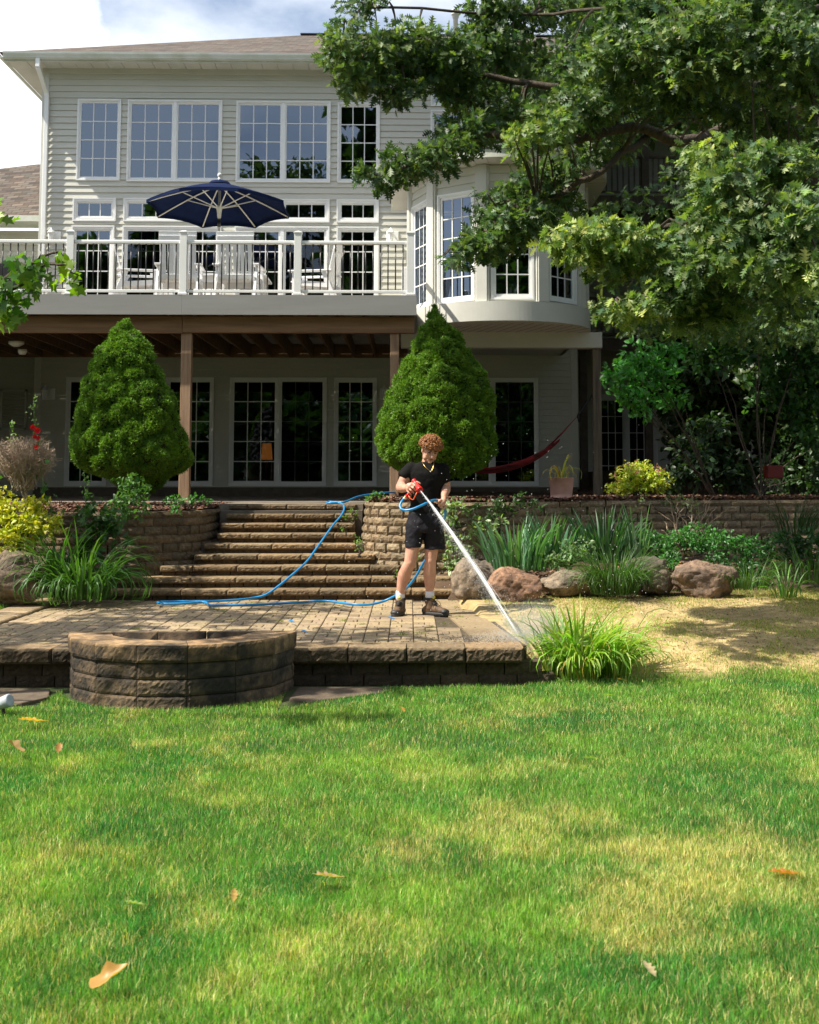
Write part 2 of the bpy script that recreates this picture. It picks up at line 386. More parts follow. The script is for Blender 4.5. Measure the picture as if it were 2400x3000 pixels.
# bed sheet of joint sand
mb = MB(); mb.poly([(-4.35, 10.05), (.95, 10.05), (.93, 10.2), (.62, 14.2), (-4.35, 14.2)], -.28, -.012)
o = mb.build('patio_base', M['joint']); tag(o, kind='structure')
mb = MB(); cols = []; rs = np.random.default_rng(5)
def paver(x0, x1, y0, y1, mb, cols, m=(1, 1, 1), bev=.006):
    z = rs.uniform(-.003, .003); g = .004
    x0 += g; x1 -= g; y0 += g; y1 -= g; b = len(mb.v); tz = [z + rs.uniform(-.0015, .0015) for _ in range(4)]
    P = [(x0, y0), (x1, y0), (x1, y1), (x0, y1)]; cx, cy = (x0 + x1) / 2, (y0 + y1) / 2
    for (x, y) in P: mb.v.append((x, y, -.02))
    for (x, y), t in zip(P, tz): mb.v.append((x, y, t - bev * .8))
    for (x, y), t in zip(P, tz): mb.v.append((x + bev * np.sign(cx - x), y + bev * np.sign(cy - y), t))
    for r_ in (0, 4):
        for i in range(4): mb.f.append((b + r_ + i, b + r_ + (i + 1) % 4, b + r_ + 4 + (i + 1) % 4, b + r_ + 4 + i))
    mb.f.append((b + 8, b + 9, b + 10, b + 11))
    wet = 1 - .38 * math.exp(-(((cx - .75) / .8) ** 2 + ((cy - 10.4) / .7) ** 2)); k = rs.uniform(.78, 1.18) * wet; c = (m[0] * k, m[1] * k * rs.uniform(.95, 1.02), m[2] * k * rs.uniform(.9, 1.05)); cols.extend([c] * 12)
u = .105
ix = 0
x = -3.74
rightx = lambda y: .92 - (y - 9.9) * .095 - .34
i = 0
cx = -3.74
# basket weave of pairs, in cells of 2u, with a running band every few cells
nxc = int((rightx(10.2) + 3.74) / (2 * u)) + 2
for ci in range(nxc):
    for cj in range(int((13.92 - 10.12) / (2 * u)) + 1):
        x0 = -3.74 + ci * 2 * u; y0 = 10.12 + cj * 2 * u + (u if (ci // 3) % 2 else 0) * .5
        if y0 + 2 * u > 13.93: continue
        if x0 + 2 * u > rightx(y0): continue
        big = (ci // 3 + cj // 3) % 4 == 0 and ci % 3 < 2
        if big and rs.random() < .35: paver(x0, x0 + 2 * u, y0, y0 + 2 * u, mb, cols)
        elif (ci + cj) % 2 == 0:
            paver(x0, x0 + u, y0, y0 + 2 * u, mb, cols); paver(x0 + u, x0 + 2 * u, y0, y0 + 2 * u, mb, cols)
        else:
            paver(x0, x0 + 2 * u, y0, y0 + u, mb, cols); paver(x0, x0 + 2 * u, y0 + u, y0 + 2 * u, mb, cols)
    # filler strip at the back
o = cbuild(mb, cols, 'patio', M['paver']); tag(o, kind='structure')
# borders
mb = MB(); cols = []
y = 10.13
while y < 13.9:
    L = .46; xr = .92 - (y - 9.9) * .095
    x1a, x1b = xr, .92 - (y + L - 9.9) * .095
    b = len(mb.v)
    k = rs.uniform(.85, 1.15) * (1 - .38 * math.exp(-((y - 10.3) / .6) ** 2))
    for z in (-.15, .004):
        for (px_, py_) in ((x1a - .33, y + .004), (x1a, y + .004), (x1b, y + L - .004), (x1b - .33, y + L - .004)): mb.v.append((px_, py_, z))
    mb.f += [(b + 4, b + 5, b + 6, b + 7), (b, b + 1, b + 5, b + 4), (b + 1, b + 2, b + 6, b + 5), (b + 2, b + 3, b + 7, b + 6), (b + 3, b, b + 4, b + 7)]
    cols += [(1.0 * k, .98 * k, .93 * k)] * 8
    y += L
y = 10.2
while y < 13.5:
    paver(-4.12, -3.76, y, y + .46, mb, cols, (.95, .92, .85), .012)
    for v_ in range(len(mb.v) - 8, len(mb.v)): mb.v[v_] = (mb.v[v_][0], mb.v[v_][1], mb.v[v_][2] + .02)
    y += .46
o = cbuild(mb, cols, 'patio_border', M['paver']); tag(o, kind='structure')
# raised front lip: cap blocks and recessed wall below
edge = empty('patio_edge_wall', (-1, 9.9, LAWN), 'low dark block wall with thick cap stones along the front edge of the patio', 'retaining wall')
mb = MB(); cols = []; x = -5.1; k = 0
while x < .95:
    L = min(.46, .98 - x)
    if L < .1: break
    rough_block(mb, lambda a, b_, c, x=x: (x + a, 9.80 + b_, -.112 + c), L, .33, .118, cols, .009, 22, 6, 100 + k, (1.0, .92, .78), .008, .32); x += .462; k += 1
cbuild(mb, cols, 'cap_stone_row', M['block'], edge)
mb = MB(); cols = []
for r_ in range(3):
    x = -5.0 + .1 * (r_ % 2)
    while x < .92:
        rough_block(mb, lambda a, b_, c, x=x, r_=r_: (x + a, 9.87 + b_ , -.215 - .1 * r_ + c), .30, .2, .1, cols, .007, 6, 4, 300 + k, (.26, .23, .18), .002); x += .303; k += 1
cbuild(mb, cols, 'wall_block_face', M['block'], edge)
# right return of the wall (under the patio's right edge)
mb = MB(); cols = []
for r_ in range(2):
    y = 9.95
    while y < 12:
        xr = .90 - (y - 9.9) * .095
        rough_block(mb, lambda a, b_, c, xr=xr, y=y, r_=r_: (xr - b_, y + a, -.24 - .1 * r_ + .02 + c), .30, .2, .1, cols, .01, 3, 2, 500 + k, (.7, .66, .58)); y += .303; k += 1
cbuild(mb, cols, 'side_block_face', M['block'], edge)
# ------------------------------------------------------------------ steps
steps = empty('garden_steps', (-1.3, 13.74, 0), 'wide flight of nine block steps with rough brown cap stones leading up to the house', 'steps')
SX = [(-3.32, .56), (-3.3, .50), (-2.86, -.10), (-2.52, -.40), (-2.46, -.60), (-2.34, -.66), (-2.34, -.68), (-2.32, -.68), (-2.32, -.68)]
RISE = .1115; TRD = .2775
for i in range(9):
    Y0 = 13.74 + TRD * i; z1 = RISE * (i + 1); x0, x1 = SX[i]; mb = MB(); cols = []; x = x0; k = 0
    off = random.uniform(.2, .5)
    while x < x1 - .03:
        L = off if k == 0 else .508; L = min(L, x1 - x)
        dz = random.uniform(-.002, .002)
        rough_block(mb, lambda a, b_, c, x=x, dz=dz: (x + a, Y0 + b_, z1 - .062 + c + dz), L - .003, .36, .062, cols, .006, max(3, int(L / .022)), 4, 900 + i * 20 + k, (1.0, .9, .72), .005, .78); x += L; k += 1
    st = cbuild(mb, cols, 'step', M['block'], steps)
    mb = MB(); cols = []; x = x0 + .02
    while x < x1 - .02:
        L = min(.155, x1 - x)
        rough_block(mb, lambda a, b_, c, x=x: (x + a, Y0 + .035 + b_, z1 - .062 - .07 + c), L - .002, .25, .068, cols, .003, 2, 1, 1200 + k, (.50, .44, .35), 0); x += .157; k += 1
    cbuild(mb, cols, 'riser', M['block'], st)
mb = MB(); mb.box(-3.9, .5, 14.1, 16.0, -.2, .12); mb.box(-2.5, -.5, 14.9, 16.2, .1, .55); mb.box(-2.4, -.6, 15.8, 16.3, .4, .93)
mb.build('step_core', M['foundation'], steps)
# ------------------------------------------------------------------ retaining walls
def resample(pts, st):
    out = []; P = [Vector((*p, 0)) for p in pts]
    # catmull-rom densify
    D = []
    for i in range(len(P) - 1):
        p0 = P[max(i - 1, 0)]; p1 = P[i]; p2 = P[i + 1]; p3 = P[min(i + 2, len(P) - 1)]
        for k in range(20):
            t = k / 20; D.append(.5 * ((2 * p1) + (p2 - p0) * t + (2 * p0 - 5 * p1 + 4 * p2 - p3) * t * t + (3 * p1 - p0 - 3 * p2 + p3) * t ** 3))
    D.append(P[-1]); acc = 0; out = [D[0]]
    for a, b in zip(D, D[1:]):
        acc += (b - a).length
        if acc >= st: out.append(b); acc = 0
    return out
def retaining(name, path, zb, zt, side, label, bl=.21, ch=.1, colr=(1, 1, 1), batter=.012):
    root = empty(name, (path[0][0], path[0][1], zb), label, 'retaining wall')
    n = int(round((zt - zb) / ch)); mb = MB(); cols = []; k = 0
    for r_ in range(n):
        P = resample(path, bl); z = zb + r_ * ch
        half = (r_ % 2) * .5
        for a, b in zip(P, P[1:]):
            d = (b - a); L = d.length
            if L < .05: continue
            d.normalize(); nrm = Vector((-d.y, d.x, 0)) * side  # into the bank
            o_ = a + d * (L * half) + nrm * (batter * r_ + random.uniform(0, .008))
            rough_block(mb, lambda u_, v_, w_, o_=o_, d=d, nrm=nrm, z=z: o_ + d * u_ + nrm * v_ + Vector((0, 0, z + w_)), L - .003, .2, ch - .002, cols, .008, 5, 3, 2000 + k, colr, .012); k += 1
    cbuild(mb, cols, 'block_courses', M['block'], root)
    mb = MB(); cols = []; P = resample(path, bl * 1.45)
    for a, b in zip(P, P[1:]):
        d = (b - a); L = d.length
        if L < .05: continue
        d.normalize(); nrm = Vector((-d.y, d.x, 0)) * side; o_ = a + nrm * (batter * n - .015)
        rough_block(mb, lambda u_, v_, w_, o_=o_, d=d, nrm=nrm: o_ + d * u_ + nrm * v_ + Vector((0, 0, zb + n * ch + w_)), L - .003, .28, .07, cols, .01, 5, 2, 5000 + k, tuple(c * 1.05 for c in colr)); k += 1
    cbuild(mb, cols, 'cap_stones', M['block'], root)
    return root
LW = [(-2.36, 16.1), (-2.37, 15.7), (-2.38, 15.3), (-2.42, 14.95), (-2.54, 14.66), (-2.84, 14.40), (-3.3, 14.15), (-4.2, 13.95), (-6.5, 13.9)]
RW = [(-.64, 16.3), (-.65, 15.6), (-.64, 15.1), (-.56, 14.82), (-.36, 14.52), (-.05, 14.33), (.4, 14.3), (1.2, 14.7), (3, 15.9), (7.5, 16.7)]
retaining('retaining_wall', LW, -.02, .91, -1, 'dark shaded curved block wall left of the garden steps', colr=(.62, .58, .52))  # darker block colour carries the shade on this wall
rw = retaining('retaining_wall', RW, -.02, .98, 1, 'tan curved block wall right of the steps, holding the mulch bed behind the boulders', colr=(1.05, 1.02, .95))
rw.name = 'retaining_wall.001'
# beds behind walls, terrace slab
def sheet(name, pts, z, m, amp=.03, st=.12, kind='structure'):
    P = np.array(pts); x0, y0 = P.min(0); x1, y1 = P.max(0)
    xs = np.arange(x0, x1 + st, st); ys = np.arange(y0, y1 + st, st); X, Y = np.meshgrid(xs, ys)
    def inside(x, y):
        c = np.zeros_like(x, bool); j = len(P) - 1
        for i in range(len(P)):
            xi, yi = P[i]; xj, yj = P[j]
            c ^= ((yi > y) != (yj > y)) & (x < (xj - xi) * (y - yi) / (yj - yi + 1e-12) + xi); j = i
        return c
    Z = z + (fbm(X, Y, 0, 4) - .4) * amp
    I = np.arange(X.size).reshape(X.shape); q = np.stack([I[:-1, :-1], I[:-1, 1:], I[1:, 1:], I[1:, :-1]], -1).reshape(-1, 4)
    ins = inside(X.ravel(), Y.ravel()); q = q[ins[q].all(1)]
    o = npmesh(name, np.stack([X.ravel(), Y.ravel(), Z.ravel()], 1), [q], m, None, None, True); tag(o, kind=kind); return o
sheet('mulch_bed', [(-6.6, 14.05), (-4.2, 14.08), (-3.3, 14.3), (-2.9, 14.55), (-2.62, 14.8), (-2.5, 15.2), (-2.46, 16.4), (-2.4, 17.6), (-8, 17.6), (-8, 14)], .95, M['mulch'], .06)
sheet('mulch_bed', [(-.6, 16.4), (-.55, 15.4), (-.48, 14.95), (-.2, 14.6), (.3, 14.45), (1.1, 14.85), (2.9, 16.05), (7.5, 16.9), (16, 17.4), (16, 27), (4.5, 27), (4.45, 17.5), (-.3, 18.6), (-.6, 17.6)], 1.04, M['mulch'], .06)
mb = MB(); mb.box(-12, 4.4, 17.4, 28.5, .2, TERR); mb.box(-2.45, -.6, 16.02, 17.4, .2, TERR - .003); o = mb.build('terrace', M['concrete']); tag(o, kind='structure')
# ------------------------------------------------------------------ fire ring
ring = empty('fire_ring', (-1.76, 9.4, LAWN), 'half round fire pit of dark weathered blocks on the lawn against the patio edge', 'fire pit')
RC = (-1.76, 9.79); RO, RI = .86, .56; RT = .147
ang = [-90, -84, -60, -36, -12, 12, 36, 60, 84, 90]
def rp(a, r): a = R(a); return Vector((RC[0] + r * math.sin(a), RC[1] - r * math.cos(a), 0))
k = 0
for ro_ in range(4):
    mb = MB(); cols = []; z0 = LAWN - .03 + (ro_ - 0) * .117; h = .115
    if ro_ == 3: h = RT - z0
    rr_ = RO + (.02 if ro_ == 3 else 0)
    for a0, a1 in zip(ang, ang[1:]):
        p, q = rp(a0, rr_), rp(a1, rr_); pi, qi = rp(a0, RI), rp(a1, RI)
        d = (q - p); L = d.length
        if L < .05 and ro_ > 3: continue
        d.normalize(); nrm = Vector((-d.y, d.x, 0))
        def fn(u_, v_, w_, p=p, q=q, pi=pi, qi=qi, L=L, nrm=nrm, z0=z0):
            t = u_ / L; f = v_ / .3
            o_ = p.lerp(q, t) if v_ <= .01 else p.lerp(q, t).lerp(pi.lerp(qi, t), f)
            if v_ <= .01: o_ = o_ + nrm * v_
            return o_ + Vector((0, 0, z0 + w_))
        rough_block(mb, fn, L, .3, h - .004, cols, .005, max(2, int(L / .018)), 6, 7000 + k, (2.3, 1.95, 1.5) if ro_ == 3 else (.85, .76, .66), .001, .5 if ro_ == 3 else 1); k += 1  # cap tops coloured lighter to stand in for sunlight on them
    # back wall
    for bx0 in (RC[0] - .56, RC[0] - .19, RC[0] + .19):
        rough_block(mb, lambda u_, v_, w_, bx0=bx0: (bx0 + u_, 9.70 + v_, z0 + w_), .37, .08, h - .004, cols, .006, 6, 2, 7100 + k, (1, .9, .8), .003); k += 1
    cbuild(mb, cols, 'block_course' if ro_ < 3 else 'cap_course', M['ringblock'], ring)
mb = MB(); mb.poly([(RC[0] + .6 * math.sin(R(a)), RC[1] - .6 * math.cos(R(a))) for a in range(-88, 89, 11)], LAWN - .05, LAWN + .03)
mb.build('ash_floor', M['mulch'], ring)
# flagstones
def slab(pts, z0, z1, label, grp='flagstones beside the fire ring'):
    mb = MB(); mb.poly(pts, z0, z1); o = mb.build('flagstone', M['flag'], bevel=.012, seg=2); return tag(o, label, 'flagstone', grp)
slab([(-3.5, 9.08), (-3.1, 8.98), (-2.78, 9.06), (-2.66, 9.3), (-2.75, 9.66), (-3.2, 9.7), (-3.6, 9.6)], LAWN - .03, LAWN + .025, 'grey flagstone lying left of the fire ring below the patio edge')
slab([(-.88, 9.2), (-.7, 9.12), (-.45, 9.28), (-.2, 9.46), (-.12, 9.62), (-.3, 9.72), (-.86, 9.72)], LAWN - .03, LAWN + .022, 'brown flagstone littered with debris right of the fire ring')
# ------------------------------------------------------------------ house
house = empty('house', (-2, WALL, TERR), 'large two storey house with pale grey clapboard siding, white windows and rounded bay', 'house')
def zz(py, Y=WALL): return 1.32 - (py - 1406) / S(Y)
def xx_(px, Y=WALL, py=600): return at(px, py, Y).x
def siding(name, x0, x1, z0, z1, Y, holes, m, parent, pitch=.127, T=None, zstart=None):
    mb = MB(); zs_ = []; q_ = z0
    while q_ < z1 - 1e-4: zs_.append((q_, min(q_ + pitch, z1), q_)); q_ += pitch
    hb_ = sorted({round(h[2], 4) for h in holes} | {round(h[3], 4) for h in holes}); rows_ = []
    for a_, b_, o_ in zs_:
        c_ = [a_] + [h for h in hb_ if a_ + .002 < h < b_ - .002] + [b_]
        rows_ += [(p_, r_, o_) for p_, r_ in zip(c_, c_[1:])]
    for z, zt, z_o in rows_:
        cuts = [(hx0, hx1) for (hx0, hx1, hz0, hz1) in holes if hz0 < zt - .001 and hz1 > z + .001]
        segs = [(x0, x1)]
        for a, b in cuts:
            ns = []
            for s0, s1 in segs:
                if b <= s0 or a >= s1: ns.append((s0, s1)); continue
                if a > s0: ns.append((s0, a))
                if b < s1: ns.append((b, s1))
            segs = ns
        for s0, s1 in segs:
            if s1 - s0 < .01: continue
            d0 = .026 - .022 * (z - z_o) / pitch; d1 = .026 - .022 * (zt - z_o) / pitch
            vs = [(s0, Y - d0, z), (s1, Y - d0, z), (s1, Y - d1, zt), (s0, Y - d1, zt), (s0, Y + .02, z), (s1, Y + .02, z)]
            mb.add(vs, [(0, 1, 2, 3), (4, 5, 1, 0)])
    if T is not None: mb.xf(T)
    return mb.build(name, m, parent)
def window(x0, x1, z0, z1, Y, parent, cols=3, rows=4, splits=0, name='window', T=None, glass='glass', casing=.085, screen=None, sill=True, proud=.03, rail=.05):
    """casing, sashes, grille, panes. x0..z1: outer edge of the casing"""
    mb = MB(); gs = []; p = MB(); sc = MB()
    c = casing
    for (a, b, e, f) in ((x0, x1, z1 - c, z1), (x0, x1, z0, z0 + c), (x0, x0 + c, z0 + c, z1 - c), (x1 - c, x1, z0 + c, z1 - c)):
        mb.box(a, b, Y - proud, Y + .06, e, f)
    # outer lip
    for (a, b, e, f) in ((x0, x1, z1 - .025, z1), (x0, x1, z0, z0 + .025), (x0, x0 + .025, z0 + .025, z1 - .025), (x1 - .025, x1, z0 + .025, z1 - .025)):
        mb.box(a - .002, b + .002, Y - proud - .012, Y - proud - .002, e - .001, f + .001)
    n = splits + 1; W = (x1 - x0 - 2 * c - splits * .07) / n
    for k in range(n):
        a = x0 + c + k * (W + .07); b = a + W
        if k: mb.box(a - .07, a, Y - proud + .004, Y + .06, z0 + c, z1 - c)
        e, f = z0 + c, z1 - c; s = rail
        for q in ((a, b, f - s, f), (a, b, e, e + s), (a, a + s, e + s, f - s), (b - s, b, e + s, f - s)):
            mb.box(q[0], q[1], Y - .008, Y + .03, q[2], q[3])
        A, B, E, G = a + s, b - s, e + s, f - s
        p.add([(A, Y + .012, E), (B, Y + .012, E), (B, Y + .012, G), (A, Y + .012, G)], [(0, 1, 2, 3)])
        t = .0095
        g = MB()
        for q in ((A, B, E, E + .012), (A, B, G - .012, G)): g.box(q[0], q[1], Y + .0035, Y + .0105, q[2], q[3])
        gs.append(g)
        for i in range(1, cols): x = A + (B - A) * i / cols; g.box(x - t, x + t, Y + .002, Y + .011, E, G)
        for j in range(1, rows): z = E + (G - E) * j / rows; g.box(A, B, Y + .003, Y + .010, z - t, z + t)
        if screen is not None and k == screen:
            sc.add([(A, Y - .003, E), (B, Y - .003, E), (B, Y - .003, G), (A, Y - .003, G)], [(0, 1, 2, 3)])
    for m_ in [mb, p, sc] + gs:
        if T is not None: m_.xf(T)
    fr = mb.build(name, M['white'], parent, bevel=0)
    for g in gs: g.build('grille', M['muntin'], fr)
    p.build('pane', M[glass], fr)
    if sc.v: sc.build('insect_screen', M['screen'], fr)
    return fr
wins = [(222, 350, 293, 531, 0, 3, 4), (370, 648, 295, 533, 1, 3, 4), (690, 967, 296, 534, 1, 3, 4), (988, 1112, 299, 534, 0, 3, 4),
        (215, 341, 582, 650, 0, 3, 1), (363, 650, 582, 650, 1, 3, 1), (690, 966, 583, 651, 1, 3, 1), (987, 1110, 583, 651, 0, 3, 1)]
holes = []
for (a, b, c_, d_, sp, co, ro) in wins:
    r_ = (xx_(a), xx_(b), at(600, d_, WALL).z, at(600, c_, WALL).z); holes.append(r_)
    window(*r_, WALL, house, co, ro, sp, rail=.028, casing=.068 if ro == 1 else .044)
doors = [(213, 338, 0), (362, 650, 1), (690, 966, 1), (987, 1110, 0)]
dt = at(600, 663, WALL).z
for (a, b, sp) in doors:
    r_ = (xx_(a), xx_(b), DECK + .10, dt); holes.append(r_)
    window(*r_, WALL, house, 3, 5, sp, name='patio_door' if sp else 'window', screen=1 if (sp and a > 600) else (0 if sp else None), rail=.04 if sp else .03, casing=.062)
# window over the bay roof and a small one beside it
for (a, b, c_, d_, co, ro) in ((1262, 1402, 324, 424, 3, 2), (1262, 1402, 235, 312, 3, 1), (1455, 1590, 324, 424, 3, 2)):
    r_ = (xx_(a), xx_(b), at(1300, d_, WALL).z, at(1300, c_, WALL).z); holes.append(r_); window(*r_, WALL, house, co, ro, 0, rail=.028, casing=.045)
XL = xx_(122, WALL, 500); XR = xx_(1690, WALL, 1200); ZT = at(600, 205, WALL).z
low = [(193, 315, 0), (485, 626, 0), (673, 957, 1), (979, 1104, 0), (1306, 1577, 1)]
lz0, lz1 = zz(1423), zz(1107)
lowh = []
for i, (a, b, sp) in enumerate(low):
    r_ = (xx_(a, WALL, 1250), xx_(b, WALL, 1250), lz0, lz1); lowh.append(r_); holes.append(r_)
    window(*r_, WALL, house, 3, 5, sp, name='patio_door' if sp else 'window', glass='glass_low', screen=1 if sp else None, casing=.048, rail=.034)
XS = xx_(70, WALL, 1200)
siding('siding_wall', XL, XR, DECK - .2, ZT, WALL, holes, M['siding'], house)
siding('siding_wall', XL, XR, TERR + .17, DECK - .2, WALL, holes, M['siding'], house)
mb = MB(); mb.box(XL, XR, WALL - .005, WALL + .3, TERR - .1, TERR + .17); mb.build('foundation', M['foundation'], house)
# left wall of the house (turns back)
T = Matrix.Translation((XL, WALL, 0)) @ Matrix.Rotation(R(-90), 4, 'Z')
siding('siding_wall', -9, 0, TERR + .17, ZT, 0, [], M['siding'], house, T=T)
T = Matrix.Translation((XR, WALL, 0)) @ Matrix.Rotation(R(90), 4, 'Z')
siding('siding_wall', 0, 5, TERR + .17, ZT, 0, [], M['siding'], house, T=T)
mb = MB()
mb.box(XL - .02, XL + .11, WALL - .032, WALL + .09, TERR + .17, ZT - .0); mb.build('corner_trim', M['trim'], house)
mb = MB(); mb.box(XR - .11, XR + .02, WALL - .032, WALL + .09, TERR + .17, ZT); mb.build('corner_trim', M['trim'], house)
mb = MB(); mb.box(XL + .12, XR - .12, WALL - .034, WALL, DECK - .16, DECK + .07); mb.build('ledger_trim', M['trim'], house)
mb = MB(); mb.box(XL, XR, WALL - .05, WALL + .0, ZT - .10, ZT - .001); mb.build('frieze_board', M['trim'], house)
# lights in the eave: soffit boards with vented panels
EZ = ZT; EX0, EX1, EY = XL - .62, 4.6, WALL - .52
mb = MB(); mv = MB(); x = EX0 + .1; k = 0
while x < EX1:
    wd = .305
    if k % 4 == 2:
        for q in range(7): mv.box(x + .015 + q * .041, x + .033 + q * .041, EY + .03, WALL - .05, EZ - .006, EZ + .004)
    mb.box(x, x + wd - .013, EY + .01, WALL - .0, EZ + .0, EZ + .02)
    x += wd; k += 1
mb.box(EX0, EX1, EY, WALL, EZ + .021, EZ + .03)
mb.box(EX0, XL, EY, WALL + 9, EZ + .031, EZ + .04)
sf = mb.build('soffit', M['soffit'], house); mv.build('soffit_vent', M['gutter'], sf)
mb = MB()  # gutter
prof = [(0, 0), (-.07, 0), (-.085, .03), (-.10, .05), (-.12, .09), (-.125, .125), (-.11, .13), (-.105, .115), (-.09, .02), (0, .02)]
n = len(prof)
for (xa, xb) in ((EX0 - .0, EX1),):
    vs = [(xa - (0 if True else 0), EY + p[0], EZ + .005 + p[1]) for p in prof] + [(xb, EY + p[0], EZ + .005 + p[1]) for p in prof]
    mb.add(vs, [(i, (i + 1) % n, n + (i + 1) % n, n + i) for i in range(n)] + [tuple(range(n)), tuple(range(n, 2 * n))])
vs = [(EX0 + p[0], EY - .12, EZ + .005 + p[1]) for p in prof] + [(EX0 + p[0], EY + 9, EZ + .005 + p[1]) for p in prof]
mb.add(vs, [(i, (i + 1) % n, n + (i + 1) % n, n + i) for i in range(n)] + [tuple(range(n)), tuple(range(n, 2 * n))])
mb.box(EX0 - .003, EX1, EY - .003, EY + .02, EZ - .03, EZ + .13)
mb.build('gutter', M['gutter'], house)
# downspout with two elbows
dx = XL + .045
mb = MB(); q = [(dx + .0, EY - .05, EZ + .02), (dx, EY - .05, EZ - .16), (dx + .04, WALL - .11, EZ - .52), (dx + .05, WALL - .09, EZ - .62), (dx + .05, WALL - .09, DECK + .03)]
for a, b in zip(q, q[1:]): mb.bar(a, b, .082, .062, (0, 1, 0))
mb.build('downspout', M['white'], house, bevel=.008)
# roof
RZ = EZ + .12; d_ = 5.27; pt = .448
a0 = Vector((EX0 - .08, EY - .10, RZ)); ap = Vector((EX0 + d_, EY + d_, RZ + pt * d_)); rx = 4.0
uvquad('roof', [[a0, (EX1 + .05, EY - .10, RZ), (rx, EY + d_, RZ + pt * d_), ap], [(EX0 - .08, EY + 2 * d_ + .1, RZ), a0, ap], [(EX1 + .05, EY + 2 * d_, RZ), (EX0 - .08, EY + 2 * d_ + .1, RZ), ap, (rx, EY + d_, RZ + pt * d_)], [(EX1 + .05, EY - .1, RZ), (EX1 + .05, EY + 2 * d_, RZ), (rx, EY + d_, RZ + pt * d_)]], M['shingle'], house)
mb = MB(); mb.bar(tuple(ap + Vector((0, 0, .01))), (rx, ap.y, ap.z + .01), .2, .03); mb.build('ridge_vent', M['black'], house)
mb = MB(); vp = at(1335, 60, WALL + 3); vz = vp.z
mb.lathe([(.055, -1.2), (.055, .05), (.075, .06), (.075, .12), (.10, .13), (.10, .15), (.07, .16), (.07, .20), (.10, .21), (.10, .24), (.0, .25)], 14, (vp.x, vp.y, vz)); mb.build('vent_pipe', M['gutter'], house, True)
# interior shell
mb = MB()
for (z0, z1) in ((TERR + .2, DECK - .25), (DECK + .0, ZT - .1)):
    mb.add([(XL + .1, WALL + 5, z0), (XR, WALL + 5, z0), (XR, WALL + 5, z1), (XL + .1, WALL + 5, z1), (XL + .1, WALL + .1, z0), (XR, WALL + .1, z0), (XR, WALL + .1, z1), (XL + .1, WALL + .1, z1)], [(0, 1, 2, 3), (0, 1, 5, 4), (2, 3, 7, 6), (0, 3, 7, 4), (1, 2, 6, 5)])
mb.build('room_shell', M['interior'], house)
# lamp inside the lower room
M['lampshade'] = mat('lamp_shade_glow', (.6, .25, .06), None, .7)
lp = M['lampshade'].node_tree.nodes['Principled BSDF']; lp.inputs['Emission Color'].default_value = (1, .33, .06, 1); lp.inputs['Emission Strength'].default_value = .12
c = at(782, 1325, WALL + 1.0)
la = empty('table_lamp', (c.x, c.y, c.z - .6), 'orange glowing lamp seen inside through the lower patio door', 'lamp')
MB().lathe([(.09, .18), (.12, -.15)], 18, c).build('lamp_shade', M['lampshade'], la, True)
MB().lathe([(.0, -.6), (.09, -.6), (.07, -.57), (.02, -.5), (.05, -.35), (.02, -.2), (.015, -.14)], 14, c).build('lamp_base', M['darkwood'], la, True)
mb = MB(); mb.box(c.x - .35, c.x + .35, c.y - .25, c.y + .25, c.z - .64, c.z - .6)
for sx in (-.3, .3):
    for sy in (-.2, .2): mb.box(c.x + sx - .02, c.x + sx + .02, c.y + sy - .02, c.y + sy + .02, TERR + .2, c.z - .64)
tag(mb.build('side_table', M['darkwood']), 'small dark table under the orange lamp inside the lower door', 'table')
# wall fittings
def lantern(px, py, label, Y=WALL):
    c = at(px, py, Y - .02); r_ = empty('wall_lantern', c, label, 'lantern', 'wall lanterns on the siding')
    mb = MB(); mb.box(c.x - .12, c.x + .12, c.y - .02, c.y + .02, c.z - .12, c.z + .10); mb.build('mounting_block', M['white'], r_, bevel=.006)
    c2 = c + Vector((-.03, -.14, 0)); mb = MB().bar(c + Vector((0, -.02, .06)), c2 + Vector((0, 0, .12)), .02, .02)
    mb.build('bracket', M['white'], r_)
    MB().lathe([(.0, .16), (.02, .13), (.03, .11), (.075, .06), (.08, .05), (.0, .05)], 6, c2).build('lantern_cap', M['white'], r_)
    MB().lathe([(.06, .05), (.045, -.10), (.05, -.11), (.0, -.13)], 6, c2).build('glass_body', M['muntin'], r_)
lantern(160, 693, 'white wall lantern left of the upper doors, behind the left railing')
lantern(1150, 693, 'white wall lantern right of the upper doors, beside the bay')
lantern(143, 1153, 'pale lantern on the shaded lower siding left of the left cone tree')
lantern(1131, 1152, 'pale lantern on the shaded lower siding behind the middle deck post')
# small louvre panel left below
c = at(40, 1200, WALL + .6)
lv = empty('louvred_shutter', c, 'grey louvred panel low on the far left wall under the deck', 'vent')
mb = MB(); hw, hh = .26, .40
for q in ((-hw, hw, hh - .04, hh), (-hw, hw, -hh, -hh + .04), (-hw, -hw + .04, -hh, hh), (hw - .04, hw, -hh, hh)): mb.box(c.x + q[0], c.x + q[1], c.y - .03, c.y + .0, c.z + q[2], c.z + q[3])
mb.build('panel_frame', M['trim'], lv)
mb = MB()
for k in range(16): mb.bar((c.x - hw + .04, c.y - .01, c.z - hh + .06 + k * .045), (c.x + hw - .04, c.y - .01, c.z - hh + .06 + k * .045), .028, .006, (0, .5, 1))
mb.build('slats', M['trim'], lv)
